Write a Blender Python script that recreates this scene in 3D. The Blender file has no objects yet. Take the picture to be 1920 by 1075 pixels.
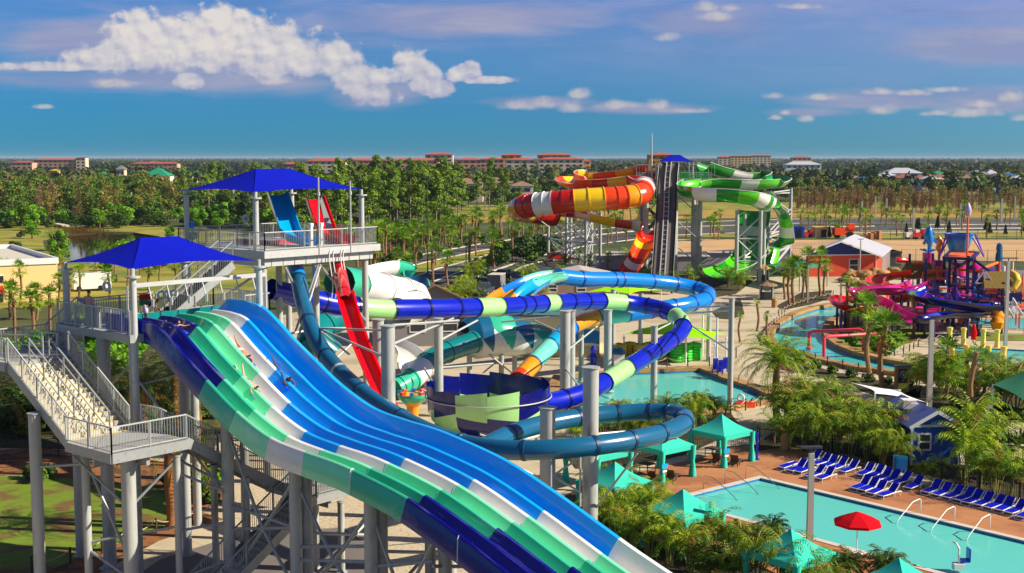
import bpy, math, random
import numpy as np
from mathutils import Vector, Matrix
from mathutils.geometry import tessellate_polygon
R = math.radians
scene = bpy.context.scene
# ------------------------------------------------------------------ camera
FPX, CAMH = 2400.0, 19.0
PITCH = math.atan(240.5 / FPX)
cam = bpy.data.cameras.new('camera'); cam.sensor_width = 36; cam.lens = FPX / 1920 * 36
cam.clip_start = 0.5; cam.clip_end = 30000
camo = bpy.data.objects.new('camera', cam); scene.collection.objects.link(camo)
camo.location = (0, 0, CAMH); camo.rotation_euler = (math.pi / 2 - PITCH, 0, 0)
scene.camera = camo
# ------------------------------------------------------------------ light
SUN_AZ, SUN_EL = R(98), R(33)            # azimuth clockwise from +Y
sd = Vector((math.sin(SUN_AZ) * math.cos(SUN_EL), math.cos(SUN_AZ) * math.cos(SUN_EL), math.sin(SUN_EL)))
sl = bpy.data.lights.new('sun', 'SUN'); sl.energy = 5.0; sl.angle = R(0.5); sl.color = (1.0, 0.9, 0.74)
so = bpy.data.objects.new('sun', sl); scene.collection.objects.link(so)
so.rotation_euler = sd.to_track_quat('Z', 'Y').to_euler(); so.location = (60, -40, 80)
vs = scene.view_settings
vs.view_transform = 'Standard'; vs.look = 'None'; vs.gamma = 1; vs.exposure = 0.46
scene.cycles.max_bounces = 6; scene.cycles.diffuse_bounces = 2; scene.cycles.glossy_bounces = 3
scene.cycles.transparent_max_bounces = 8; scene.cycles.transmission_bounces = 3
scene.cycles.caustics_reflective = False; scene.cycles.caustics_refractive = False

def lin(c):
    """sRGB 0-255 to linear"""
    return tuple((x / 255 / 12.92) if x / 255 <= .04045 else ((x / 255 + .055) / 1.055) ** 2.4 for x in c)

class NG:
    """tiny node-graph helper"""
    def __init__(s, tree): s.t = tree
    def node(s, typ, **kw):
        n = s.t.nodes.new(typ)
        for k, v in kw.items(): setattr(n, k, v)
        return n
    def put(s, sock, v):
        if isinstance(v, bpy.types.NodeSocket): s.t.links.new(v, sock)
        elif v is not None: sock.default_value = v
    def m(s, op, a, b=None, c=None, clamp=False):
        n = s.node('ShaderNodeMath', operation=op, use_clamp=clamp)
        s.put(n.inputs[0], a)
        if b is not None: s.put(n.inputs[1], b)
        if c is not None: s.put(n.inputs[2], c)
        return n.outputs[0]
    def mix(s, f, a, b, blend='MIX'):
        n = s.node('ShaderNodeMix', data_type='RGBA', blend_type=blend)
        s.put(n.inputs[0], f); s.put(n.inputs[6], a if isinstance(a, bpy.types.NodeSocket) else (*a, 1)); s.put(n.inputs[7], b if isinstance(b, bpy.types.NodeSocket) else (*b, 1))
        return n.outputs[2]
    def ramp(s, f, stops):
        n = s.node('ShaderNodeValToRGB'); e = n.color_ramp.elements
        while len(e) < len(stops): e.new(.5)
        for i, (p, c) in enumerate(stops): e[i].position = p; e[i].color = (*c, 1)
        s.put(n.inputs[0], f); return n.outputs[0]
    def noise(s, vec, scale, detail=4, rough=.55, dist=0):
        n = s.node('ShaderNodeTexNoise'); n.noise_dimensions = '3D'
        if vec is not None: s.put(n.inputs['Vector'], vec)
        n.inputs['Scale'].default_value = scale; n.inputs['Detail'].default_value = detail; n.inputs['Roughness'].default_value = rough; n.inputs['Distortion'].default_value = dist
        return n.outputs['Fac']
    def comb(s, x, y, z):
        n = s.node('ShaderNodeCombineXYZ'); s.put(n.inputs[0], x); s.put(n.inputs[1], y); s.put(n.inputs[2], z); return n.outputs[0]
    def sstep(s, x, a, b):
        n = s.node('ShaderNodeMapRange', interpolation_type='SMOOTHSTEP'); s.put(n.inputs[0], x); n.inputs[1].default_value = a; n.inputs[2].default_value = b
        return n.outputs[0]

world = bpy.data.worlds.new('World'); scene.world = world; world.use_nodes = True
world.cycles.sampling_method = 'MANUAL'; world.cycles.sample_map_resolution = 256
wt = world.node_tree
for n in list(wt.nodes): wt.nodes.remove(n)
g = NG(wt)
sky = g.node('ShaderNodeTexSky', sky_type='NISHITA', sun_disc=False)
sky.sun_elevation = SUN_EL; sky.sun_rotation = SUN_AZ; sky.air_density = 1.0; sky.dust_density = 0.4; sky.ozone_density = 2.0; sky.altitude = 20
tc = g.node('ShaderNodeTexCoord'); sx = g.node('ShaderNodeSeparateXYZ'); wt.links.new(tc.outputs['Generated'], sx.inputs[0])
X, Y, Z = sx.outputs
ay = g.m('MAXIMUM', g.m('ABSOLUTE', Y), .02)
PX = g.m('MULTIPLY', g.m('DIVIDE', X, ay), 2400.0)      # degrees-like units: 2400 = tan 45
QY = g.m('MULTIPLY', g.m('DIVIDE', Z, ay), 2400.0)
el = g.m('MAXIMUM', Z, 0.0)
grade = g.ramp(g.m('POWER', el, .5), [(0, (.068, .49, 1.08)), (.2, (.082, .39, .88)), (.29, (.2, .44, .86)), (.36, (.31, .48, .92)), (.48, (.2, .27, .5)), (.7, (.16, .23, .42)), (1, (.2, .26, .45))])
right = g.ramp(g.m('ADD', g.m('MULTIPLY', X, 1.25), .5), [(.1, (.8, .95, .95)), (.55, (1.15, 1.03, 1.0)), (1, (2.2, 1.22, 1.05))])
base = g.mix(1, g.mix(1, sky.outputs[0], grade, 'MULTIPLY'), right, 'MULTIPLY')
# clouds: (azimuth, height, half width, half height) in the units above
TOWERS = [(-690, 216, 74, 60), (-625, 196, 105, 60), (-545, 206, 130, 74), (-530, 256, 46, 30), (-450, 186, 120, 62), (-395, 172, 64, 42), (-720, 180, 120, 34), (-598, 140, 30, 22), (-800, 168, 170, 12), (-322, 178, 44, 42), (-285, 142, 54, 44), (-255, 112, 44, 30), (-240, 150, 66, 22), (-192, 172, 36, 34), (-158, 142, 36, 38), (-140, 124, 36, 22), (-92, 156, 36, 22), (-45, 143, 60, 9)]
BANDS = [(-640, 146, 380, 34), (-560, 170, 240, 40), (-860, 166, 220, 16), (-430, 148, 170, 44), (-790, 215, 260, 46), (-250, 124, 110, 40), (-560, 190, 260, 60), (60, 104, 130, 16), (240, 92, 140, 14), (700, 104, 230, 26), (880, 106, 170, 34), (560, 84, 120, 14), (930, 210, 260, 60), (-100, 250, 300, 40), (360, 250, 160, 40)]
PUFFS = [(-440, 142, 46, 14), (-740, 136, 54, 12), (55, 100, 44, 16), (15, 96, 54, 14), (128, 118, 32, 16), (112, 92, 30, 17), (192, 97, 56, 14), (272, 98, 24, 16), (325, 87, 54, 8), (485, 114, 28, 10), (575, 112, 38, 9), (680, 122, 42, 10), (745, 120, 44, 9), (805, 126, 50, 9), (925, 112, 34, 16), (690, 88, 42, 15), (545, 72, 22, 11), (488, 74, 20, 8), (510, 84, 15, 9), (855, 84, 74, 15), (870, 98, 42, 13), (785, 82, 46, 9), (950, 74, 28, 11), (358, 276, 30, 16), (405, 275, 26, 14), (375, 258, 54, 16), (285, 222, 34, 13), (530, 278, 54, 10), (-870, 95, 26, 8)]
def blobs(L, k, down=1.5):
    f = None
    for (a, b, rx, ry) in L:
        dx = g.m('DIVIDE', g.m('SUBTRACT', PX, float(a)), float(rx)); dy = g.m('DIVIDE', g.m('SUBTRACT', QY, float(b)), float(ry)); dy = g.m('MAXIMUM', dy, g.m('MULTIPLY', dy, -down))
        d = g.m('SUBTRACT', 1.0, g.m('SQRT', g.m('MULTIPLY_ADD', dx, dx, g.m('MULTIPLY', dy, dy)))); f = d if f is None else g.m('SMOOTH_MAX', f, d, k)
    return f
def billow(ox, oy):
    v = g.comb(g.m('MULTIPLY_ADD', PX, .01, ox), g.m('MULTIPLY_ADD', QY, .012, oy), .37); n = g.noise(v, 2.6, 8, .6)
    vo = g.node('ShaderNodeTexVoronoi', feature='SMOOTH_F1', voronoi_dimensions='2D'); vo.inputs['Scale'].default_value = 2.8; vo.inputs['Smoothness'].default_value = .35
    wv = g.node('ShaderNodeVectorMath', operation='ADD'); wt.links.new(v, wv.inputs[0]); g.put(wv.inputs[1], g.comb(g.m('MULTIPLY', n, .35), g.m('MULTIPLY', n, .25), 0.0)); wt.links.new(wv.outputs[0], vo.inputs['Vector'])
    return g.m('ADD', g.m('MULTIPLY', n, .8), g.m('MULTIPLY', g.m('SUBTRACT', .62, vo.outputs['Distance']), .3))
n1, n2 = billow(0, 0), billow(.07, .10)
vv = g.comb(g.m('MULTIPLY', PX, .0016), g.m('MULTIPLY', QY, .008), 2.1)
vn = g.noise(vv, 2.2, 5, .6, .4)
high = g.sstep(QY, 60.0, 330.0)
col = g.mix(g.m('MULTIPLY', g.m('MULTIPLY', g.sstep(vn, .40, .74), high), .6), base, (2.9, 3.2, 5.0))
vd = g.noise(g.comb(g.m('MULTIPLY', PX, .0022), g.m('MULTIPLY', QY, .014), 7.7), 2.0, 4, .55, .3)
col = g.mix(g.m('MULTIPLY', g.m('MULTIPLY', g.sstep(vd, .55, .75), high), .4), col, (1.0, 1.8, 3.8))
bf = g.m('ADD', blobs(BANDS, .2, 1.2), g.m('MULTIPLY', g.m('SUBTRACT', vn, .5), 1.3))
col = g.mix(g.m('MULTIPLY', g.sstep(bf, -.1, .7), .8), col, g.mix(g.sstep(vd, .35, .6), (3.4, 3.3, 4.5), (2.4, 2.7, 4.4)))
sf = g.m('ADD', blobs(PUFFS, .12), g.m('MULTIPLY', g.m('SUBTRACT', n1, .46), 1.2))
lit = g.m('ADD', g.m('MULTIPLY', g.m('SUBTRACT', n1, n2), 2.0), g.m('MULTIPLY_ADD', sf, .4, .5), clamp=True)
col = g.mix(g.m('MULTIPLY', g.sstep(sf, .0, .8), .7), col, g.mix(lit, (2.9, 3.0, 4.4), (5.4, 5.0, 4.8)))
tf = g.m('ADD', blobs(TOWERS, .15), g.m('MULTIPLY', g.m('SUBTRACT', n1, .45), 1.5))
lit = g.m('ADD', g.m('MULTIPLY', g.m('SUBTRACT', n1, n2), 1.5), g.m('MULTIPLY_ADD', tf, .4, g.m('MULTIPLY_ADD', QY, .0042, -.36)), clamp=True)
SKYCOL = g.mix(g.m('MULTIPLY', g.sstep(tf, -.08, .3), .9), col, g.mix(lit, (3.0, 3.2, 4.7), (6.8, 6.3, 5.8)))

bg = g.node('ShaderNodeBackground'); bg.inputs['Strength'].default_value = 0.086
wo = g.node('ShaderNodeOutputWorld')
g.put(bg.inputs['Color'], SKYCOL); wt.links.new(bg.outputs[0], wo.inputs[0])

# ------------------------------------------------------------------ helpers
rng = random.Random(11); nr = np.random.RandomState(5)
COL = scene.collection
def ray(u, v):
    """direction seen at photograph pixel (u, v) of 1920 x 1075"""
    a, b = (u - 960) / FPX, -(v - 537.5) / FPX
    c, s = math.cos(PITCH), math.sin(PITCH)
    return Vector((a, c + b * s, -s + b * c))
def G(u, v, z=0.0):
    d = ray(u, v); t = (z - CAMH) / d.z
    return Vector((d.x * t, d.y * t, z))
def P(u, v, y):
    d = ray(u, v); t = y / d.y
    return Vector((d.x * t, y, CAMH + d.z * t))
OFF = {}
class MB:
    """collects shapes for one mesh"""
    def __init__(s): s.v = []; s.f = []; s.m = []
    def add(s, vs, fs, mi=0):
        b = len(s.v); s.v.extend(tuple(x) for x in vs)
        s.f.extend(tuple(b + i for i in f) for f in fs); s.m.extend([mi] * len(fs) if isinstance(mi, int) else mi); return s
    def box(s, c, size, rz=0.0, mi=0, tilt=None):
        hx, hy, hz = size[0] / 2, size[1] / 2, size[2] / 2; M = Matrix.Rotation(rz, 3, 'Z')
        if tilt: M = M @ tilt
        vs = [Vector(c) + M @ Vector((x, y, z)) for z in (-hz, hz) for x, y in ((-hx, -hy), (hx, -hy), (hx, hy), (-hx, hy))]
        return s.add(vs, [(3, 2, 1, 0), (4, 5, 6, 7), (0, 1, 5, 4), (1, 2, 6, 5), (2, 3, 7, 6), (3, 0, 4, 7)], mi)
    def bar(s, p, q, w, h=None, mi=0):
        p, q = Vector(p), Vector(q); d = (q - p)
        if d.length < 1e-6: return s
        d.normalize(); up = Vector((0, 0, 1)) if abs(d.z) < .95 else Vector((1, 0, 0))
        a = d.cross(up).normalized() * (w / 2); b = a.cross(d).normalized() * ((h or w) / 2)
        vs = [r + x for r in (p, q) for x in (-a - b, a - b, a + b, -a + b)]
        return s.add(vs, [(3, 2, 1, 0), (4, 5, 6, 7), (0, 1, 5, 4), (1, 2, 6, 5), (2, 3, 7, 6), (3, 0, 4, 7)], mi)
    def tube(s, path, r, n=8, mi=0, caps=True, closed=False):
        path = [Vector(p) for p in path]; N = len(path); rs = r if isinstance(r, (list, tuple)) else [r] * N
        ts = []
        for i in range(N):
            a = path[i - 1] if (i or closed) else path[0]; b = path[(i + 1) % N] if (i < N - 1 or closed) else path[-1]
            ts.append((b - a).normalized())
        up = Vector((0, 0, 1)) if abs(ts[0].z) < .9 else Vector((1, 0, 0))
        vs = []; x = ts[0].cross(up).normalized()
        for i in range(N):
            x = (x - ts[i] * x.dot(ts[i])).normalized(); y = x.cross(ts[i])
            for k in range(n):
                a = 2 * math.pi * k / n
                vs.append(path[i] + (x * math.cos(a) + y * math.sin(a)) * rs[i])
        fs, ms = [], []
        for i in range(N if closed else N - 1):
            j = (i + 1) % N
            for k in range(n):
                l = (k + 1) % n
                fs.append((i * n + k, i * n + l, j * n + l, j * n + k)); ms.append(mi if isinstance(mi, int) else mi[i])
        if caps and not closed:
            fs.append(tuple(range(n - 1, -1, -1))); ms.append(ms[0]); fs.append(tuple((N - 1) * n + k for k in range(n))); ms.append(ms[-2])
        return s.add(vs, fs, ms)
    def cyl(s, p, q, r, n=10, mi=0, r2=None): return s.tube([p, q], [r, r if r2 is None else r2], n, mi)
    def lathe(s, c, prof, n=16, mi=0):
        """prof = [(r, z)] or with a third value for the material of the band above"""
        c = Vector(c); vs = [c + Vector((p[0] * math.cos(2 * math.pi * k / n), p[0] * math.sin(2 * math.pi * k / n), p[1])) for p in prof for k in range(n)]
        fs, ms = [], []
        for i in range(len(prof) - 1):
            for k in range(n):
                l = (k + 1) % n; fs.append((i * n + k, i * n + l, (i + 1) * n + l, (i + 1) * n + k)); ms.append(prof[i][2] if len(prof[i]) > 2 else mi)
        return s.add(vs, fs, ms)
    def poly(s, pts, mi=0): return s.add(pts, [tuple(range(len(pts)))], mi)
    def sheet(s, outer, z, holes=(), mi=0):
        loops = [[Vector((p[0], p[1], 0)) for p in l] for l in (outer, *holes)]
        tris = tessellate_polygon(loops); flat = [(p[0], p[1], z) for l in loops for p in l]
        out = []
        for t in tris:
            a, b, c = (Vector(flat[i]) for i in t)
            out.append(t if (b - a).cross(c - a).z > 0 else t[::-1])
        return s.add(flat, out, mi)
    def prism(s, outline, z0, z1, mi=0, side=None):
        """upright prism over a plan outline"""
        n = len(outline); ar = sum(outline[i][0] * outline[(i + 1) % n][1] - outline[(i + 1) % n][0] * outline[i][1] for i in range(n))
        o = list(outline) if ar > 0 else list(outline)[::-1]
        s.sheet(o, z1, mi=mi)
        vs = [(p[0], p[1], z0) for p in o] + [(p[0], p[1], z1) for p in o]
        return s.add(vs, [(i, (i + 1) % n, n + (i + 1) % n, n + i) for i in range(n)], mi if side is None else side)
    def sweep(s, path, prof, mi=0, bank=None, close=False, ups=None):
        """prof = [(x, z)] across the run, one material per path step or a function (i, k)"""
        path = [Vector(p) for p in path]; N = len(path); n = len(prof); vs = []
        for i in range(N):
            t = (path[min(i + 1, N - 1)] - path[max(i - 1, 0)]).normalized()
            x = t.cross(Vector((0, 0, 1)))
            x = x.normalized() if x.length > 1e-4 else Vector((1, 0, 0))
            z = x.cross(t)
            if bank:
                b = bank[i] if isinstance(bank, (list, tuple)) else bank
                x, z = x * math.cos(b) + z * math.sin(b), z * math.cos(b) - x * math.sin(b)
            pr = prof(i) if callable(prof) else prof
            vs.extend(path[i] + x * a + z * c for a, c in pr)
        n = len(vs) // N; fs, ms = [], []
        for i in range(N - 1):
            for k in range(n if close else n - 1):
                l = (k + 1) % n
                fs.append((i * n + k, i * n + l, (i + 1) * n + l, (i + 1) * n + k)); ms.append(mi if isinstance(mi, int) else (mi(i, k) if callable(mi) else mi[i]))
        return s.add(vs, fs, ms)
    def obj(s, name, mats, parent=None, loc=None, smooth=False):
        o0 = OFF[parent.name] if parent else Vector(loc or (0, 0, 0))
        me = bpy.data.meshes.new(name)
        arr = np.array(s.v, dtype=np.float32).reshape(-1, 3) - np.array(o0, dtype=np.float32)
        me.from_pydata(arr.tolist(), [], s.f)
        for x in (mats if isinstance(mats, (list, tuple)) else [mats]): me.materials.append(x)
        me.polygons.foreach_set('material_index', s.m)
        me.update()
        if smooth: me.shade_smooth() if smooth is True else smooth_by_angle(me, smooth)
        o = bpy.data.objects.new(name, me); COL.objects.link(o)
        if parent: o.parent = parent
        else: o.location = o0
        OFF[o.name] = o0
        return o
def smooth_by_angle(me, ang):
    import bmesh
    me.shade_smooth(); bm = bmesh.new(); bm.from_mesh(me)
    for e in bm.edges:
        e.smooth = len(e.link_faces) != 2 or e.calc_face_angle(0) < R(ang)
    bm.to_mesh(me); bm.free()
def tag(o, label=None, cat=None, group=None, kind=None):
    for k, v in (('label', label), ('category', cat), ('group', group), ('kind', kind)):
        if v: o[k] = v
    return o
def thing(name, label, cat, loc=(0, 0, 0), group=None):
    o = bpy.data.objects.new(name, None); COL.objects.link(o); o.location = loc; o.empty_display_size = .3; OFF[o.name] = Vector(loc)
    return tag(o, label, cat, group)
def dup(root, loc, rz=0, sc=1, label=None, group=None, cat=None):
    def cp(o, par):
        c = o.copy(); COL.objects.link(c)
        if par: c.parent = par
        for ch in list(KIDS.get(o.name, ())): cp(ch, c)
        return c
    if root.name not in KIDS:
        for k in root.children_recursive + [root]: KIDS[k.name] = list(k.children)
    r = cp(root, None); r.location = loc; r.rotation_euler = (0, 0, rz); r.scale = (sc, sc, sc) if not isinstance(sc, tuple) else sc
    return tag(r, label, cat, group)
KIDS = {}
ORD = ['first', 'second', 'third', 'fourth', 'fifth', 'sixth', 'seventh', 'eighth', 'ninth', 'tenth', 'eleventh', 'twelfth']
def place(root, loc, rz=0, sc=1):
    root.location = loc; root.rotation_euler = (0, 0, rz); root.scale = (sc, sc, sc) if not isinstance(sc, tuple) else sc

def curve_pts(ctrl, n=8):
    """Catmull-Rom through control points"""
    c = [Vector(p) for p in ctrl]; c = [2 * c[0] - c[1]] + c + [2 * c[-1] - c[-2]]; out = []
    for i in range(1, len(c) - 2):
        a, b, d, e = c[i - 1], c[i], c[i + 1], c[i + 2]
        for k in range(n):
            t = k / n
            out.append(.5 * ((2 * b) + (d - a) * t + (2 * a - 5 * b + 4 * d - e) * t * t + (3 * b - a - 3 * d + e) * t ** 3))
    out.append(c[-2]); return out
def resample(pts, step):
    d = [0]
    for a, b in zip(pts, pts[1:]): d.append(d[-1] + (b - a).length)
    n = max(2, int(round(d[-1] / step))); out = []; j = 0
    for i in range(n + 1):
        s = d[-1] * i / n
        while j < len(d) - 2 and d[j + 1] < s: j += 1
        t = (s - d[j]) / max(1e-9, d[j + 1] - d[j]); out.append(pts[j].lerp(pts[j + 1], t))
    return out

# ------------------------------------------------------------------ materials
def mat(name, col, rough=.6, var=.15, vs=2.0, metal=0.0, spec=.5, bump=0.0, bs=20.0, coat=0.0, col2=None, c2=(.5, .62), detail=5, space='Object', rnd=0.0, stretch=None, wear=None, grid=None):
    """procedural surface: base colour broken up by noise; col2 shows in patches"""
    m = bpy.data.materials.new(name); m.use_nodes = True; t = m.node_tree; q = NG(t); b = t.nodes['Principled BSDF']
    c = lin(col)
    if space == 'Object': vec = q.node('ShaderNodeTexCoord').outputs['Object']
    else: vec = q.node('ShaderNodeNewGeometry').outputs['Position']
    if stretch:
        mp = q.node('ShaderNodeMapping'); t.links.new(vec, mp.inputs[0]); mp.inputs['Scale'].default_value = stretch; vec = mp.outputs[0]
    n = q.noise(vec, vs, detail, .6)
    k = q.m('MULTIPLY_ADD', q.m('SUBTRACT', n, .5), 2.4 * var, 1.0)
    if rnd:
        oi = q.node('ShaderNodeObjectInfo').outputs['Random']; k = q.m('MULTIPLY', k, q.m('MULTIPLY_ADD', q.m('SUBTRACT', oi, .5), 2 * rnd, 1.0))
    colr = c
    if col2 is not None:
        n2 = q.noise(vec, vs * .37, 4, .6); colr = q.mix(q.sstep(n2, *c2), c, lin(col2))
    mul = q.node('ShaderNodeVectorMath', operation='SCALE')
    if isinstance(colr, tuple): mul.inputs[0].default_value = colr
    else: t.links.new(colr, mul.inputs[0])
    t.links.new(k, mul.inputs['Scale']); out = mul.outputs[0]
    if wear:
        wc, ws, wa, wb = wear; n3 = q.noise(vec, ws, 6, .65); out = q.mix(q.m('MULTIPLY', q.sstep(n3, wa, wb), .8), out, lin(wc))
    if grid:
        gx, rot, dk = grid; mp2 = q.node('ShaderNodeMapping'); t.links.new(vec, mp2.inputs[0]); mp2.inputs['Rotation'].default_value = (0, 0, rot); sp_ = q.node('ShaderNodeSeparateXYZ'); t.links.new(mp2.outputs[0], sp_.inputs[0]); e = None
        for ax in (0, 1): w_ = q.m('ABSOLUTE', q.m('SUBTRACT', q.m('FRACT', q.m('DIVIDE', sp_.outputs[ax], gx)), .5)); e = w_ if e is None else q.m('MAXIMUM', e, w_)
        out = q.mix(q.m('MULTIPLY', q.sstep(e, .5 - .05 / gx, .5 - .02 / gx), dk), out, tuple(x * .45 for x in c))
    t.links.new(out, b.inputs['Base Color'])
    b.inputs['Roughness'].default_value = rough; b.inputs['Metallic'].default_value = metal; b.inputs['Specular IOR Level'].default_value = spec
    if coat: b.inputs['Coat Weight'].default_value = coat; b.inputs['Coat Roughness'].default_value = .08
    if bump:
        bn = q.node('ShaderNodeBump'); bn.inputs['Strength'].default_value = bump; bn.inputs['Distance'].default_value = .05
        t.links.new(q.noise(vec, bs, 5, .6), bn.inputs['Height']); t.links.new(bn.outputs[0], b.inputs['Normal'])
    return m
def leafmat(name, col, col2, vs=.6, rnd=.3, trans=.25):
    m = bpy.data.materials.new(name); m.use_nodes = True; t = m.node_tree; q = NG(t); b = t.nodes['Principled BSDF']
    vec = q.node('ShaderNodeTexCoord').outputs['Object']
    n = q.noise(vec, vs, 4, .6); c = q.mix(q.sstep(n, .38, .64), lin(col), lin(col2))
    oi = q.node('ShaderNodeObjectInfo').outputs['Random']
    mul = q.node('ShaderNodeVectorMath', operation='SCALE'); t.links.new(c, mul.inputs[0]); q.put(mul.inputs['Scale'], q.m('MULTIPLY_ADD', q.m('SUBTRACT', oi, .5), 2 * rnd, 1.0))
    t.links.new(mul.outputs[0], b.inputs['Base Color']); b.inputs['Roughness'].default_value = .55; b.inputs['Specular IOR Level'].default_value = .3
    tr = q.node('ShaderNodeBsdfTranslucent'); t.links.new(mul.outputs[0], tr.inputs[0])
    ms = q.node('ShaderNodeMixShader'); ms.inputs[0].default_value = trans; t.links.new(b.outputs[0], ms.inputs[1]); t.links.new(tr.outputs[0], ms.inputs[2])
    t.links.new(ms.outputs[0], t.nodes['Material Output'].inputs[0]); return m
def slide(name, col, rough=.22): return mat(name, col, rough, var=.09, vs=1.6, coat=.35, spec=.5, wear=None)

GALV = mat('galvanised steel', (168, 172, 170), .45, var=.16, vs=3, metal=.2, spec=.5, wear=((110, 112, 112), 5, .55, .75))
GALV_L = mat('light galvanised steel', (198, 200, 196), .45, var=.14, vs=2, metal=.15, wear=((140, 142, 140), 4, .55, .75))
COLUMN = mat('galvanised column', (186, 188, 182), .55, var=.15, vs=1.2, metal=.08, stretch=(1, 1, .25), wear=((122, 122, 118), 2, .5, .75))
STEEL_D = mat('dark steel', (70, 74, 78), .5, var=.15, metal=.3)
CHROME = mat('stainless steel', (200, 200, 200), .2, var=.04, metal=1)
GRATE = mat('deck grating', (172, 172, 168), .7, var=.12, vs=4)
S_NAVY = slide('navy gelcoat', (6, 4, 128)); S_ROYAL = slide('royal blue gelcoat', (0, 28, 190)); S_TEAL = slide('teal gelcoat', (52, 190, 150)); S_MINT = slide('mint gelcoat', (130, 238, 185))
S_WHITE = slide('white gelcoat', (238, 236, 230), .3); S_BLUE = slide('bright blue gelcoat', (0, 140, 238)); S_LIME = slide('pale lime gelcoat', (176, 235, 150)); S_RED = slide('red gelcoat', (212, 0, 16))
S_SKY = slide('sky blue gelcoat', (0, 132, 226)); S_PET = slide('petrol blue gelcoat', (20, 100, 140)); S_DTEAL = slide('deep teal gelcoat', (6, 128, 128)); S_AMBER = slide('amber gelcoat', (255, 160, 8)); S_AQUA = slide('aqua gelcoat', (120, 225, 200)); S_CYAN = slide('cyan gelcoat', (0, 168, 224))
S_ORANGE = slide('orange gelcoat', (245, 70, 8)); S_YELLOW = slide('yellow gelcoat', (250, 205, 10)); S_DRED = slide('deep red gelcoat', (200, 24, 8)); S_GREEN = slide('green gelcoat', (0, 150, 20)); S_LGREEN = slide('bright green gelcoat', (90, 210, 10)); S_MAG = slide('magenta gelcoat', (200, 20, 130)); S_PURPLE = slide('purple gelcoat', (120, 20, 150)); S_DNAVY = slide('midnight gelcoat', (10, 8, 70))
CANVAS = mat('blue shade fabric', (0, 20, 178), .85, var=.06, vs=.6, bump=.15, bs=60, spec=.15)
TEALC = mat('teal canvas', (60, 205, 180), .85, var=.06, vs=1, bump=.1, bs=50, spec=.15)
LIMEC = mat('lime shade fabric', (165, 240, 10), .85, var=.05, spec=.15)
WHITEC = mat('white sail fabric', (235, 235, 232), .85, var=.04, spec=.15)
GREENC = mat('green shade fabric', (70, 150, 110), .85, var=.06, spec=.15)
REDC = mat('red umbrella fabric', (215, 0, 22), .85, var=.06, spec=.15)
WHITE = mat('white paint', (236, 236, 232), .5, var=.05); BLUEP = mat('blue paint', (0, 80, 190), .55, var=.1); DBLUE = mat('dark blue paint', (8, 40, 120), .55, var=.1)
REDP = mat('red paint', (205, 20, 15), .5, var=.1); ORANGEP = mat('orange paint', (225, 80, 30), .55, var=.1); YELLOWP = mat('yellow paint', (235, 200, 60), .55, var=.1); BLACKP = mat('black metal', (22, 22, 24), .5, var=.2); CREAM = mat('cream stucco', (240, 208, 140), .8, var=.07, vs=1)
BLUESLING = mat('blue sling mesh', (0, 22, 190), .7, var=.06, spec=.2); WICKER = mat('brown wicker', (78, 62, 52), .7, var=.2, vs=12); PINKP = mat('coral red pipe paint', (240, 70, 85), .4, var=.08)
CONC = mat('plaza concrete', (204, 188, 156), .85, var=.12, vs=.35, space='W', col2=(184, 168, 138), wear=((150, 138, 118), .22, .58, .8), bump=.05, bs=8, grid=(3.0, .78, .55))
GRAVEL = mat('pale aggregate paving', (206, 190, 158), .9, var=.35, vs=14, space='W', col2=(180, 160, 128), bump=.2, bs=40)
PAVE_D = mat('grey path paving', (120, 112, 106), .85, var=.12, vs=1.2, space='W')
ASPH = mat('asphalt', (74, 73, 74), .9, var=.18, vs=.5, space='W', col2=(92, 90, 88), bump=.1, bs=30)
DECK = mat('terracotta pool deck', (190, 128, 82), .8, var=.16, vs=.7, space='W', col2=(168, 106, 66), c2=(.45, .6), bump=.08, bs=25, wear=((205, 155, 108), .5, .56, .75), grid=(3.6, .78, .5))
LAWN = mat('mown lawn', (112, 138, 20), .9, var=.35, vs=1.2, space='W', col2=(120, 92, 44), c2=(.46, .6), bump=.5, bs=18)
MEADOW = mat('dry meadow', (160, 150, 46), .9, var=.25, vs=.25, space='W', col2=(112, 124, 30), c2=(.42, .6), bump=.4, bs=3)
DRYG = mat('golden dry grass', (176, 142, 56), .9, var=.25, vs=.2, space='W', col2=(140, 130, 40))
DIRT = mat('sandy construction ground', (206, 166, 112), .95, var=.15, vs=.12, space='W', col2=(180, 150, 112), bump=.2, bs=2)
MULCH = mat('dark mulch bed', (58, 44, 30), .95, var=.4, vs=4, space='W', col2=(70, 74, 26), c2=(.45, .6), bump=.6, bs=9)
GROUND = mat('olive ground', (58, 74, 26), .95, var=.35, vs=.12, space='W', col2=(84, 88, 36), c2=(.42, .62), bump=.3, bs=1)
STONE = mat('warm rock', (178, 138, 84), .85, var=.3, vs=1.4, col2=(140, 108, 70), bump=.8, bs=3); COPING = mat('pale coping', (214, 204, 190), .75, var=.1, space='W')
KERB = mat('kerb concrete', (212, 204, 188), .85, var=.1, space='W'); LINEP = mat('white road paint', (225, 225, 220), .8, var=.1, space='W')
BARK = mat('grey brown bark', (112, 92, 72), .9, var=.3, vs=3, bump=.5, bs=6); PBARK = mat('palm bark', (150, 112, 74), .9, var=.3, vs=5, stretch=(1, 1, 3), bump=.6, bs=10); PALEBARK = mat('pale pine bark', (150, 132, 108), .9, var=.25, vs=2, bump=.4); ABARK = mat('ringed palm bark', (170, 112, 60), .9, var=.35, vs=6, stretch=(1, 1, 3), bump=.5)
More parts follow.
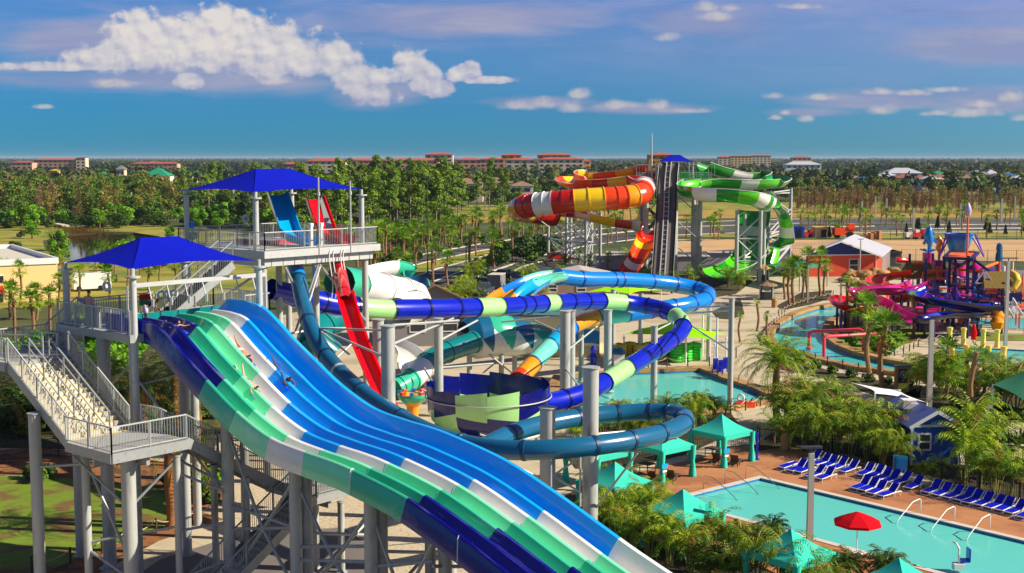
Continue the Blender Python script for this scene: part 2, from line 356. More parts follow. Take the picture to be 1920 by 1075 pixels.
ROOF_M = mat('white metal roof', (206, 206, 214), .45, var=.06, metal=.1); ROOF_T = mat('brown shingle roof', (150, 118, 92), .85, var=.14, vs=3); ROOF_R = mat('terracotta tile roof', (178, 88, 72), .85, var=.14, vs=.3); GLASSW = mat('dark window glass', (38, 48, 56), .12, var=.1, spec=.8); THATCH = mat('thatch', (128, 104, 42), .95, var=.4, vs=6, stretch=(1, 1, .3), bump=.8, bs=8)
GREYB = mat('grey wall panels', (132, 130, 132), .75, var=.1, vs=.5); BLUEMAT = mat('blue foam mat', (0, 96, 220), .6, var=.06)

def water(name, tint, deep=.55, rough=.04, wave=3.0, bump=.25, sp=1.0):
    m = bpy.data.materials.new(name); m.use_nodes = True; t = m.node_tree; q = NG(t); t.nodes.remove(t.nodes['Principled BSDF'])
    pos = q.node('ShaderNodeNewGeometry').outputs['Position']
    bn = q.node('ShaderNodeBump'); bn.inputs['Strength'].default_value = bump; bn.inputs['Distance'].default_value = .08; t.links.new(q.noise(pos, wave, 4, .55, .6), bn.inputs['Height'])
    gl = q.node('ShaderNodeBsdfGlossy'); gl.inputs['Roughness'].default_value = rough; t.links.new(bn.outputs[0], gl.inputs['Normal']); gl.inputs[0].default_value = (sp, sp, sp, 1)
    trn = q.node('ShaderNodeBsdfTransparent'); trn.inputs[0].default_value = (*lin(tint), 1)
    df = q.node('ShaderNodeBsdfDiffuse'); df.inputs[0].default_value = (*lin(tint), 1)
    a = q.node('ShaderNodeMixShader'); a.inputs[0].default_value = deep; t.links.new(trn.outputs[0], a.inputs[1]); t.links.new(df.outputs[0], a.inputs[2])
    fr = q.node('ShaderNodeFresnel'); fr.inputs[0].default_value = 1.3; t.links.new(bn.outputs[0], fr.inputs['Normal'])
    b = q.node('ShaderNodeMixShader'); t.links.new(fr.outputs[0], b.inputs[0]); t.links.new(a.outputs[0], b.inputs[1]); t.links.new(gl.outputs[0], b.inputs[2])
    t.links.new(b.outputs[0], t.nodes['Material Output'].inputs[0]); return m
W_POOL = water('pool water', (116, 240, 226), .75, wave=2.2); W_RIVER = water('lazy river water', (84, 232, 226), .75, wave=1.6); W_POND = water('pond water', (40, 42, 26), .8, wave=.6, bump=.03)
POOLFLOOR = mat('pool plaster', (176, 246, 236), .7, var=.06, vs=.5, space='W'); POOLTILE = mat('blue waterline tile', (30, 120, 190), .35, var=.1, vs=6, space='W')

# ------------------------------------------------------------------ the setting
def gp(pts): return [tuple(G(u, v)[:2]) for u, v in pts]
def struct(name, mb, mats, **k): return tag(mb.obj(name, mats, **k), kind='structure')
PK = G(1426, 898).xy; PA = (G(1790, 985).xy - PK).normalized(); PB = Vector((PA.y, -PA.x))      # lounge pool corner and its two directions
if PB.dot(G(1313, 931).xy - PK) < 0: PB = -PB
PW = (G(1349, 961).xy - PK).dot(PB)
def pool_pt(a, b): return tuple(PK + PA * a + PB * b)
POOL = [pool_pt(0, 0), pool_pt(0, PW), pool_pt(34, PW), pool_pt(34, 0)]
MIDPOOL = gp([(1045, 745), (1060, 712), (1174, 702), (1240, 699), (1311, 696), (1354, 714), (1409, 732), (1452, 753), (1407, 757), (1300, 776), (1100, 782)])
RIVER = gp([(1640, 540), (1578, 573), (1530, 581), (1495, 593), (1465, 610), (1447, 632), (1456, 648), (1488, 661), (1550, 680), (1616, 694), (1726, 708), (1800, 716), (1960, 732), (1960, 716), (1800, 702), (1726, 693), (1656, 681), (1596, 666), (1566, 653), (1548, 640), (1540, 626), (1548, 608), (1578, 590), (1648, 556)])
SPLASH = gp([(1774, 652), (1880, 655), (1980, 661), (1980, 684), (1784, 676)])
POND = gp([(80, 452), (130, 438), (180, 434), (250, 436), (300, 444), (330, 460), (330, 484), (270, 498), (190, 500), (120, 486), (85, 470)])
HOLES = [POOL, MIDPOOL, RIVER, SPLASH]
mb = MB(); mb.sheet([(-16000, -300), (16000, -300), (16000, 24000), (-16000, 24000)], 0.0, [POND] + HOLES); struct('ground', mb, GROUND)
mb = MB(); mb.sheet([(-75, 40), (95, 40), (130, 172), (84, 214), (20, 204), (3, 176), (-12, 168), (-26, 160), (-40, 118), (-75, 90)], .02, HOLES); struct('plaza', mb, CONC)
mb = MB(); mb.sheet(gp([(-600, 560), (-600, 424), (40, 424), (240, 421), (380, 428), (480, 440), (560, 500), (480, 545), (300, 560), (0, 580)]), .012, [POND]); struct('meadow', mb, MEADOW)
mb = MB(); mb.sheet(gp([(-120, 905), (60, 890), (180, 905), (310, 918), (345, 975), (240, 1012), (120, 1060), (-40, 1130), (-160, 1130)]), .05); struct('lawn', mb, LAWN)
mb = MB(); mb.sheet(gp([(-60, 848), (60, 842), (200, 850), (380, 880), (440, 930), (380, 960), (345, 974), (310, 917), (180, 904), (60, 889), (-120, 903)]), .045); mb.sheet(gp([(-40, 1131), (120, 1061), (240, 1013), (346, 976), (380, 962), (420, 975), (300, 1015), (170, 1085), (60, 1140)]), .045); struct('mulch_ground', mb, mat('rusty mulch', (150, 98, 52), .95, var=.35, vs=2.5, space='W', col2=(96, 66, 38), bump=.6, bs=12))
mb = MB(); mb.sheet(gp([(170, 1140), (300, 1050), (420, 1012), (640, 990), (720, 1040), (640, 1140)]), .032); struct('service_path', mb, PAVE_D)
mb = MB(); mb.sheet(gp([(430, 930), (560, 880), (700, 890), (1000, 960), (1080, 960), (1140, 1140), (640, 1140), (720, 1040), (640, 989), (440, 1008)]), .034); struct('gravel_court', mb, GRAVEL)
mb = MB(); mb.sheet(gp([(1118, 930), (1172, 892), (1300, 862), (1390, 838), (1470, 842), (1560, 852), (1700, 900), (2000, 990), (2000, 1300), (1500, 1300), (1330, 1060), (1180, 970)]), .03, [POOL]); struct('pool_deck', mb, DECK)

def basin(name, loop, water_mat, depth=1.1, lvl=-.10, rim=None, rimw=.4, rimh=.06):
    """a pool sunk in the ground: floor, walls, water and its rim"""
    n = len(loop); mb = MB(); mb.sheet(loop, -depth)
    ar = sum(loop[i][0] * loop[(i + 1) % n][1] - loop[(i + 1) % n][0] * loop[i][1] for i in range(n)); o = list(loop) if ar > 0 else list(loop)[::-1]
    v = [(p[0], p[1], -.32) for p in o] + [(p[0], p[1], -depth) for p in o]; mb.add(v, [(i, n + i, n + (i + 1) % n, (i + 1) % n) for i in range(n)], 0)
    v = [(p[0], p[1], .03) for p in o] + [(p[0], p[1], -.32) for p in o]; mb.add(v, [(i, n + i, n + (i + 1) % n, (i + 1) % n) for i in range(n)], 1)
    struct(name + '_basin', mb, [POOLFLOOR, POOLTILE])
    mb = MB(); mb.sheet(loop, lvl); struct(name + '_water', mb, water_mat)
    if rim:
        c = [Vector((p[0], p[1], 0)) for p in o]; mb = MB(); out = []
        for i in range(n):
            t1 = (c[i] - c[i - 1]).normalized(); t2 = (c[(i + 1) % n] - c[i]).normalized(); nn = Vector((t1.y + t2.y, -t1.x - t2.x, 0)).normalized()
            k = 1 / max(.5, nn.dot(Vector((t2.y, -t2.x, 0)))); out.append(c[i] + nn * rimw * k)
        A = [(p.x, p.y, rimh) for p in c]; B = [(p.x, p.y, rimh) for p in out]; D = [(p.x, p.y, .0) for p in out]; E = [(p.x, p.y, -.02) for p in c]
        f = []
        for i in range(n):
            j = (i + 1) % n; f += [(i, n + i, n + j, j), (n + i, 2 * n + i, 2 * n + j, n + j), (3 * n + i, i, j, 3 * n + j)]
        mb.add(A + B + D + E, f); struct(name + '_kerb', mb, rim)
basin('lounge_pool', POOL, W_POOL, rim=COPING)
basin('activity_pool', MIDPOOL, W_POOL, rim=STONE, rimw=1.1, rimh=.3)
basin('lazy_river', RIVER, W_RIVER, rim=STONE, rimw=1.0, rimh=.42)
basin('splash_pool', SPLASH, W_POOL, rim=COPING)
# underwater steps of the lounge pool: across its left end, and one flight on the far side
mb = MB()
for k in range(5):
    z = -.16 - .17 * k; p = [pool_pt(.02 + .5 * k, .03), pool_pt(.5 + .5 * k, .03), pool_pt(.5 + .5 * k, PW - .03), pool_pt(.02 + .5 * k, PW - .03)]
    mb.prism(p, -1.08, z); mb.prism([pool_pt(.42 + .5 * k, .04), pool_pt(.495 + .5 * k, .04), pool_pt(.495 + .5 * k, PW - .04), pool_pt(.42 + .5 * k, PW - .04)], z + .001, z + .012, 1)
for k in range(5):
    z = -.16 - .17 * k; p = [pool_pt(10.3, .03 + .42 * k), pool_pt(14.6, .03 + .42 * k), pool_pt(14.6, .44 + .42 * k), pool_pt(10.3, .44 + .42 * k)]
    mb.prism(p, -1.08, z); mb.prism([pool_pt(10.3, .36 + .42 * k), pool_pt(14.6, .36 + .42 * k), pool_pt(14.6, .44 + .42 * k), pool_pt(10.3, .44 + .42 * k)], z + .001, z + .012, 1)
mb.prism([pool_pt(2.6, .03), pool_pt(10.28, .03), pool_pt(10.28, .45), pool_pt(2.6, .45)], -1.08, -.5)
struct('pool_steps', mb, [mat('pale pool steps', (196, 240, 232), .7, var=.04), DBLUE])
mb = MB()
for k in range(6):
    a, b = G(1384 + 4 * k, 716 + 3.2 * k), G(1452 + 3 * k, 752 + 1.2 * k)
    d = (b - a).normalized(); s_ = Vector((d.y, -d.x, 0)); mb.prism([tuple(x) for x in (a.xy, b.xy, (b + s_ * .5).xy, (a + s_ * .5).xy)], -.9, -.05 - .14 * (5 - k), k % 2)
struct('activity_pool_steps', mb, [COPING, DBLUE])
# pond
mb = MB(); mb.sheet(POND, -.35); struct('pond_water', mb, W_POND)
n = len(POND); mb = MB(); v = [(p[0], p[1], .02) for p in POND] + [(p[0] * .99, p[1] * .995, -.4) for p in POND]; mb.add(v, [(i, (i + 1) % n, n + (i + 1) % n, n + i) for i in range(n)]); struct('pond_bank', mb, MULCH)
# boulevard behind the slides
def strip(name, left, right, z, m, kind='structure'):
    mb = MB(); L, Rr = [G(*p, z) for p in left], [G(*p, z) for p in right]; k = len(L)
    mb.add(L + Rr, [(i, k + i, k + i + 1, i + 1) for i in range(k - 1)]); return struct(name, mb, m)
strip('road', [(610, 530), (700, 500), (790, 479), (900, 459), (1060, 437), (1250, 419), (1500, 412), (2100, 412)], [(640, 545), (720, 513), (800, 491), (905, 469), (1060, 446), (1250, 426), (1500, 418), (2100, 418)], .03, ASPH)
strip('near_road', [(690, 560), (740, 535), (815, 507), (950, 470), (1080, 446), (1250, 430), (1500, 422), (2100, 422)], [(800, 590), (840, 545), (900, 516), (1000, 482), (1100, 460), (1250, 441), (1500, 432), (2100, 432)], .03, ASPH)
strip('drive', [(800, 620), (880, 555), (938, 521), (985, 500), (1030, 490), (1100, 487)], [(930, 620), (960, 566), (990, 530), (1040, 510), (1080, 505), (1120, 503)], .031, ASPH)
strip('parking_lot', [(1060, 500), (1200, 478), (1480, 462)], [(1060, 524), (1220, 512), (1500, 505)], .034, ASPH)
def kerb(name, px, w=.25, h=.14, m=None):
    mb = MB(); pts = [G(*p) for p in px]
    for a, b in zip(pts, pts[1:]): mb.bar(a + Vector((0, 0, h / 2)), b + Vector((0, 0, h / 2)), w, h)
    return struct(name, mb, m or KERB)
kerb('kerb', [(700, 499), (790, 478), (900, 458), (1060, 436), (1250, 418), (1500, 411), (2100, 411)], .45)
kerb('kerb', [(640, 546), (720, 514), (800, 492), (905, 470), (1060, 447), (1250, 427), (1500, 419), (2100, 419)], .45)
kerb('kerb', [(690, 559), (740, 534), (815, 506), (950, 469), (1080, 445), (1250, 429)], .45)
kerb('kerb', [(800, 591), (840, 546), (900, 517), (1000, 483), (1100, 461), (1250, 442), (1500, 433), (2100, 433)], .4)
kerb('kerb', [(860, 575), (885, 552), (938, 520), (985, 499), (1010, 492), (1045, 488)], .4)
strip('lane_marking', [(760, 552), (815, 526), (873, 505)], [(761, 554), (816, 528), (874, 506)], .036, LINEP)
strip('verge', [(640, 546), (720, 514), (800, 492), (905, 470), (1060, 447), (1250, 427)], [(690, 559), (740, 534), (815, 506), (950, 469), (1080, 445), (1250, 429)], .05, MEADOW)
strip('dry_grass_field', [(840, 408), (1000, 399), (1300, 395), (1500, 391), (2200, 393)], [(840, 420), (1000, 415), (1300, 410), (1500, 408), (2200, 409)], .02, DRYG)
strip('green_field', [(840, 385), (1300, 380), (2200, 378)], [(840, 408), (1300, 395), (2200, 393)], .015, MEADOW)
strip('landscaped_verge', [(1250, 428), (1500, 433), (2100, 433)], [(1250, 443), (1500, 447), (2100, 446)], .022, MEADOW)
strip('sand_yard', [(1240, 448), (1480, 450), (2200, 448)], [(1240, 470), (1480, 487), (2200, 492)], .024, DIRT)
for L, Rr in (([(1480, 437), (1600, 436), (1920, 434)], [(1480, 438), (1600, 437.2), (1920, 435.2)]), ([(1540, 424), (1600, 424), (1640, 423)], [(1540, 426), (1600, 426), (1640, 425)]), ([(1700, 428), (1920, 427)], [(1700, 430), (1920, 429)]), ([(1740, 421), (1920, 420)], [(1740, 422.5), (1920, 421.5)])):
    strip('car_park_kerb', L, Rr, .06, KERB)
# planting beds in the park
def bed(name, px, m=MULCH, z=.06, kd='structure'):
    mb = MB(); mb.sheet(gp(px), z); return struct(name, mb, m)
bed('planting_bed', [(1452, 668), (1500, 678), (1560, 698), (1630, 712), (1728, 724), (1725, 748), (1640, 742), (1560, 716), (1500, 700), (1440, 690)])
bed('planting_bed', [(1728, 724), (1800, 732), (1980, 748), (1980, 800), (1860, 788), (1800, 784), (1730, 756), (1690, 742)])
bed('planting_bed', [(1400, 846), (1450, 812), (1560, 800), (1650, 846), (1720, 868), (1800, 872), (2000, 905), (2000, 975), (1900, 950), (1740, 898), (1600, 856), (1560, 848), (1470, 838), (1420, 848)])
bed('planting_bed', [(1060, 930), (1115, 905), (1150, 950), (1290, 985), (1380, 1035), (1560, 1140), (1300, 1240), (1060, 1080)])
bed('planting_bed', [(1050, 840), (1120, 800), (1290, 768), (1370, 776), (1392, 806), (1290, 852), (1180, 880), (1080, 880)])
bed('planting_bed', [(1200, 525), (1330, 520), (1420, 522), (1380, 552), (1330, 560), (1240, 545)])
bed('planting_bed', [(1455, 575), (1500, 550), (1560, 545), (1558, 560), (1520, 572), (1468, 582)])
bed('planting_bed', [(1335, 585), (1388, 560), (1396, 590), (1372, 600), (1345, 598)])
bed('planting_bed', [(740, 600), (850, 575), (960, 585), (1050, 560), (1060, 600), (900, 640), (760, 640)])
bed('island_lawn', [(1560, 618), (1600, 600), (1640, 606), (1750, 624), (1765, 632), (1700, 645), (1680, 655), (1655, 675), (1600, 660), (1570, 645)], LAWN)
bed('island_lawn', [(1830, 626), (1980, 630), (1980, 640), (1830, 640)], LAWN)
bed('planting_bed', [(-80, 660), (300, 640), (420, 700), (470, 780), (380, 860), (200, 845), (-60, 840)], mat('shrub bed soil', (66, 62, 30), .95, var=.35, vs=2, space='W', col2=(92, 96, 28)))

# ------------------------------------------------------------------ slide towers on the left
TA = R(-41); E1 = Vector((math.cos(TA), math.sin(TA), 0)); E2 = Vector((-E1.y, E1.x, 0)); T0 = Vector((-17.03, 57.0, 0))
def W(s, t, z=0.0): return T0 + E1 * s + E2 * t + Vector((0, 0, z))
def rail(mb, pts, h=1.07, gap=.13, post=1.5, mi=0, infill=True, r=.024):
    """guard rail: top rail, bottom rail, posts and balusters along a 3-D line"""
    up = Vector((0, 0, 1))
    for a, b in zip(pts, pts[1:]):
        a, b = Vector(a), Vector(b); L = (b - a).length
        mb.bar(a + up * h, b + up * h, r * 2.2, r * 2.2, mi); mb.bar(a + up * .1, b + up * .1, r * 1.6, r * 1.6, mi)
        if not infill: mb.bar(a + up * h * .55, b + up * h * .55, r * 1.6, r * 1.6, mi)
        n = max(1, round(L / post))
        for k in range(n + 1):
            p = a.lerp(b, k / n); mb.bar(p - up * .1, p + up * h, r * 2.4, r * 2.4, mi)
        if infill:
            n = max(1, round(L / gap))
            for k in range(1, n):
                p = a.lerp(b, k / n); mb.bar(p + up * .1, p + up * h, .02, .02, mi)
def flight(mb, a, b, wdir, w, n, mi_t=0, mi_n=1, mi_s=2):
    """stair from a (top edge centre) to b (bottom): treads, risers, nosings and stringers"""
    a, b, wd = Vector(a), Vector(b), Vector(wdir).normalized(); run = (b - a); dz = run.z / n; run.z = 0; st = run / n; hw = wd * w / 2
    for k in range(n):
        p = a + st * k + Vector((0, 0, dz * (k + 1))); q = p + st
        mb.add([p - hw, p + hw, q + hw, q - hw], [(0, 1, 2, 3)] if st.cross(wd).z < 0 else [(3, 2, 1, 0)], mi_t)
        mb.add([p - hw - Vector((0, 0, dz)), p + hw - Vector((0, 0, dz)), p + hw, p - hw], [(0, 1, 2, 3)], mi_t)
        e = q - st.normalized() * .045 + Vector((0, 0, .006)); mb.bar(e - hw * .98, e + hw * .98, .09, .02, mi_n)
    for sg in (-1, 1):
        o = wd * (w / 2 + .04) * sg; mb.bar(a + o - Vector((0, 0, .12)), b + o - Vector((0, 0, .12)), .07, .42, mi_s)
def column(parent, x, y, z0, z1, r, n=14, m=None, cap=True):
    mb = MB(); mb.cyl((x, y, z0), (x, y, z1), r, n); mb.cyl((x, y, z0), (x, y, z0 + .06), r * 1.7, n)
    if cap: mb.cyl((x, y, z1), (x, y, z1 + .05), r * 1.18, n)
    return mb.obj('support_column', m or COLUMN, parent, smooth=40)
def brace(parent, segs, r=.05, m=None, name='brace'):
    mb = MB()
    for a, b in segs: mb.cyl(a, b, r, 7)
    return mb.obj(name, m or GALV, parent, smooth=40)
def canopy_mesh(cs, ra, rb, sag=.13, droop=.10, thick=.03):
    """hip shade sail: corners cs (0-1 and 2-3 are the eaves below ridge ends ra-rb, ra near 0 and 3)"""
    mb = MB(); N, K = 10, 8
    cs = [Vector(c) for c in cs]; ra, rb = Vector(ra), Vector(rb); cen = (ra + rb) / 2
    for cA, cB, tA, tB in ((cs[0], cs[1], ra, rb), (cs[1], cs[2], rb, rb), (cs[2], cs[3], rb, ra), (cs[3], cs[0], ra, ra)):
        vs = []
        for j in range(K + 1):
            w = j / K
            for i in range(N + 1):
                u = i / N; b = cA.lerp(cB, u); tp = tA.lerp(tB, u); b = b.lerp(tp, sag * 4 * u * (1 - u)); p = b.lerp(tp, w)
                p.z -= droop * 4 * w * (1 - w) * (.4 + 1.2 * abs(u - .5)); vs.append(p)
        fs = [(j * (N + 1) + i, j * (N + 1) + i + 1, (j + 1) * (N + 1) + i + 1, (j + 1) * (N + 1) + i) for j in range(K) for i in range(N)]
        mb.add(vs, fs, 0)
    return mb
Z_ = lambda z: Vector((0, 0, z)); SEAM = {}
def seam_of(m):
    c = m.copy(); c.name = m.name + ' seam'; SEAM[m.name] = c; return c
def shade(name, label, cat, cs, ra, rb, poles, r, m, sag=.13, group=None, zdeck=None, pm=None):
    t = thing(name, label, cat, (cs[0][0], cs[0][1], zdeck or 0), group); canopy_mesh(cs, ra, rb, sag).obj('shade_fabric', m, t, smooth=25); sl_ = (Vector(cs[0]) - Vector(cs[2])).length
    for a_, b_ in ((cs[0], ra), (cs[1], rb), (cs[2], rb), (cs[3], ra)): a_, b_ = Vector(a_), Vector(b_); mb = MB(); mb.tube([a_.lerp(b_, q) - Z_(.09 * 4 * q * (1 - q) * .95 * (.4 + .6)) + Z_(.004) for q in np.linspace(0, 1, 9)], .012 * min(3, max(1, sl_ / 9)), 4); mb.obj('seam', SEAM.get(m.name) or seam_of(m), t)
    for (x, y, z0, z1) in poles:
        mb = MB(); mb.cyl((x, y, z0), (x, y, z1 - .35), r, 12); mb.cyl((x, y, z1 - .38), (x, y, z1 - .3), r * 2.1, 12); mb.cyl((x, y, z1 - .3), (x, y, z1 + .02), r * .6, 8); mb.obj('pole', pm or GALV_L, t, smooth=40)
    return t
# --- mat racing slide
SA = R(-37); S1 = Vector((math.cos(SA), math.sin(SA), 0)); S2 = Vector((-S1.y, S1.x, 0)); S0 = Vector((-17.17, 57.0, 0))
def WS(s, t, z=0.0): return S0 + S1 * s + S2 * t + Vector((0, 0, z))
SZ = [(-.6, 11.3), (.3, 11.3), (1.0, 11.26), (1.98, 11.03), (3.57, 9.95), (4.92, 9.1), (6.84, 7.96), (8.96, 7.08), (11.04, 6.74), (12.4, 6.6), (13.7, 6.39), (16.42, 5.75), (19.09, 4.72), (21.03, 3.86), (23, 3.0), (26, 1.9), (29.5, 1.1), (34, .8), (40, .8)]
sp = curve_pts([(a, 0, b) for a, b in SZ], 12)
def slide_z(s):
    for a, b in zip(sp, sp[1:]):
        if a.x <= s <= b.x: return a.z + (b.z - a.z) * (s - a.x) / max(1e-6, b.x - a.x)
    return sp[-1].z
JOINT = [1.98, 4.92, 6.84, 8.96, 11.04, 13.7, 16.42, 19.09, 21.8, 24.5, 27.2, 29.9, 32.6, 35.3]
def mod(s): return sum(1 for j in JOINT if s > j + 1e-4)
def lane_col(i, k): return max(0, min(4, (i + k - 1) if k <= 4 else (i + 7 - k)))
ss = sorted(set([round(-.6 + .3 * k, 3) for k in range(int(40.4 / .3))] + [j for j in JOINT]))
LW = 1.0; 
def wet(name, col):
    m = bpy.data.materials.new(name); m.use_nodes = True; t = m.node_tree; q = NG(t); b = t.nodes['Principled BSDF']; pos = q.node('ShaderNodeNewGeometry').outputs['Position']
    mp = q.node('ShaderNodeMapping', vector_type='TEXTURE'); t.links.new(pos, mp.inputs[0]); mp.inputs['Rotation'].default_value = (0, 0, SA); mp.inputs['Scale'].default_value = (9, .45, 9)
    n = q.noise(mp.outputs[0], 3.0, 6, .62); n2 = q.noise(pos, .9, 4, .6); k = q.m('MULTIPLY_ADD', q.m('SUBTRACT', n2, .5), .22, 1.0); sc_ = q.node('ShaderNodeVectorMath', operation='SCALE'); sc_.inputs[0].default_value = lin(col); t.links.new(k, sc_.inputs['Scale'])
    t.links.new(q.mix(q.m('MULTIPLY', q.sstep(n, .54, .74), .3), sc_.outputs[0], (.75, .85, .9)), b.inputs['Base Color']); q.put(b.inputs['Roughness'], q.m('MULTIPLY_ADD', n, .35, .08)); b.inputs['Coat Weight'].default_value = .5; b.inputs['Coat Roughness'].default_value = .06
    bn = q.node('ShaderNodeBump'); bn.inputs['Strength'].default_value = .12; bn.inputs['Distance'].default_value = .03; t.links.new(n, bn.inputs['Height']); t.links.new(bn.outputs[0], b.inputs['Normal']); return m
MS = [wet('wet navy gelcoat', (6, 4, 128)), wet('wet teal gelcoat', (52, 190, 150)), wet('wet mint gelcoat', (130, 238, 185)), wet('wet white gelcoat', (238, 236, 230)), wet('wet blue gelcoat', (0, 166, 244))]; JOINTM = mat('joint sealant', (120, 150, 190), .5)
ms_t = thing('mat_racing_slide', 'six lane mat racing slide in navy, teal, white and blue sweeping through the foreground', 'water slide', T0)
def sheet_along(prof, colf, name):
    mb = MB(); n = len(prof); vs = []
    for s in ss:
        z = slide_z(s); sl = (slide_z(s + .05) - slide_z(s - .05)) / .1; nx, nz = -sl / math.hypot(1, sl), 1 / math.hypot(1, sl)
        lift = .0
        vs.extend(WS(s + nx * h, t, z + nz * h) for t, h in prof)
    fs, ms = [], []
    for i in range(len(ss) - 1):
        for k in range(n - 1): fs.append((i * n + k, (i + 1) * n + k, (i + 1) * n + k + 1, i * n + k + 1)); ms.append(colf(mod((ss[i] + ss[i + 1]) / 2)))
    mb.add(vs, fs, ms); return mb
for i in range(6):
    t0 = .08 + i * LW; lastl = i == 5; h = .84 if lastl else .4
    pr = [(t0 + .07, .43 if i else .55), (t0 + .11, .0), (t0 + .6, 0), (t0 + .65, .05), (t0 + .86, h + .04)]
    pr += [(t0 + 1.0, h + .04), (t0 + 1.1, h + .03), (t0 + 1.12, h - .1), (t0 + 1.12, -.3)] if lastl else [(t0 + .89, h + .06), (t0 + LW + .04, h + .06), (t0 + LW + .07, h + .03)]
    sheet_along(pr, lambda k, i=i: lane_col(i, k), 'lane').obj('lane', MS, ms_t, smooth=24)
sheet_along([(-.1, -.42), (-.1, -.36), (-.07, .5), (-.03, .57), (.06, .6), (.14, .55)], lambda k: lane_col(0, k), 'w').obj('side_wall', MS, ms_t, smooth=50)
for j in JOINT:                                                   # flange joints between the moulded lengths
    z = slide_z(j); mb = MB(); pr = []
    for i in range(6):
        t0 = .08 + i * LW; pr += [(t0 + .08, .42), (t0 + .12, .006), (t0 + .6, .006), (t0 + .645, .056), (t0 + .855, .45), (t0 + .89, .47)]
    for (ta, ha), (tb, hb) in zip(pr, pr[1:]): mb.add([WS(j - .02, ta, z + ha), WS(j + .02, ta, z + ha - .01), WS(j + .02, tb, z + hb - .01), WS(j - .02, tb, z + hb)], [(0, 1, 2, 3)])
    mb.obj('joint_line', JOINTM, ms_t)
for j in (19.09, 13.7):                                             # white sealing lines at some joints
    for t0, h in ((-.12, .55),): mb = MB(); mb.tube([WS(j, -.115, slide_z(j) - .4), WS(j, -.085, slide_z(j) + .5), WS(j, -.03, slide_z(j) + .6), WS(j, .1, slide_z(j) + .6)], .022, 5); mb.obj('joint_seal', WHITE, ms_t)
mb = MB(); pr = [(.1, -.06), (6.1, -.06)]                         # underside
vs = []
for s in ss: z = slide_z(s); vs += [WS(s, .0, z - .1), WS(s, 6.1, z - .1)]
mb.add(vs, [(2 * i, 2 * i + 1, 2 * i + 3, 2 * i + 2) for i in range(len(ss) - 1)]); mb.obj('underside', S_NAVY, ms_t, smooth=True)
for s_, ts in ((5.9, (.45, 5.5)), (10.1, (.4, 1.0, 5.5)), (14.3, (.4, 1.0, 5.3)), (15.8, (2.2,)), (17.4, (1.2, 5.1)), (19.8, (.9, 5.3)), (24, (.6, 5.3)), (28, (.6, 5.3))):
    for t_ in ts: p = WS(s_, t_); column(ms_t, p.x, p.y, 0, slide_z(s_) - .2, .26 if t_ < 1.5 else .22)
    mb = MB(); mb.bar(WS(s_, -.05, slide_z(s_) - .28), WS(s_, 6.2, slide_z(s_) - .28), .2, .28); mb.obj('cross_beam', GALV, ms_t)
seg = []
for a, b in ((5.9, 10.1), (10.1, 14.3), (14.3, 17.4)):
    za, zb = slide_z(a), slide_z(b); k = .4 if a < 14 else 1.0
    seg += [(WS(a, .45, za - 4.3), WS(b, .5, zb - 3.0)), (WS(a, .45, za - 1.0), WS((a + b) / 2, .5, zb - 3.4)), (WS(b, .5, zb - .8), WS((a + b) / 2, .5, zb - 3.4)), (WS((a + b) / 2, .5, zb - 3.4), WS(a, .45, .9)), (WS((a + b) / 2, .5, zb - 3.4), WS(b, .5, 1.0)), (WS(a, .5, 3.1), WS(b, .5, 3.9)), (WS(b, .5, 3.7), WS(b, 5.4, 2.4)), (WS(b, .6, 1.2), WS(b, 5.4, 3.6))]
brace(ms_t, seg, .075)
# --- lower tower: deck, stairs, rails, legs
ZD = 11.25
lt = thing('slide_tower', 'lower galvanised slide tower with yellow edged stairs under the nearer blue canopy', 'slide tower', W(0, 0))
mb = MB()
mb.prism([tuple(W(a, b)[:2]) for a, b in ((-5.2, -.75), (.95, -.75), (.95, -.05), (-.45, -.05), (-.45, 8.2), (-5.2, 8.2))], ZD - .06, ZD, 0)
for a, b in (((-5.2, -.78), (1.0, -.78)), ((1.0, -.8), (1.0, -.1)), ((-5.22, -.75), (-5.22, 8.2)), ((-5.2, 8.22), (-.4, 8.22))): mb.bar(W(*a, ZD - .17), W(*b, ZD - .17), .06, .36, 1)
for k in range(6): mb.bar(W(-4.9 + k, -.7, ZD - .2), W(-4.9 + k, 8, ZD - .2), .1, .22, 1)
mb.obj('deck', [GRATE, GALV], lt)
mb = MB(); mb.prism([tuple(W(a, b)[:2]) for a, b in ((-1.9, -.02), (-.5, -.02), (-.5, 6.3), (-1.9, 6.3))], ZD + .004, ZD + .03, 0); mb.bar(W(-1.95, 0, ZD + .25), W(-1.95, 6.3, ZD + .25), .08, .5, 1); mb.bar(W(-.5, 0, ZD + .06), W(-.5, 6.3, ZD + .06), .1, .12, 2)
mb.obj('start_tub', [S_WHITE, S_DTEAL, S_AQUA], lt)
mb = MB(); rail(mb, [W(-5.15, -.72, ZD), W(.9, -.72, ZD)]); mb.obj('railing', GALV_L, lt)
mb = MB(); rail(mb, [W(-5.15, 1.2, ZD), W(-5.15, 8.1, ZD), W(-.5, 8.1, ZD), W(-.5, 6.6, ZD)]); mb.obj('railing', GALV_L, lt)
mb = MB(); rail(mb, [W(-4.9, .9, ZD), W(-4.9, 5.6, ZD), W(-3.2, 5.6, ZD)], .95, .13); mb.obj('railing', GALV_L, lt)
mb = MB(); mb.box(W(-2.2, -.66, ZD + .55), (1.2, .03, .95), TA); mb.obj('privacy_panel', mat('pale grey mesh panel', (176, 178, 190), .7, var=.05), lt)
mb = MB(); mb.box(W(-.4, -.62, ZD + .5), (1.5, .03, .9), TA); mb.obj('privacy_panel', S_ROYAL, lt)
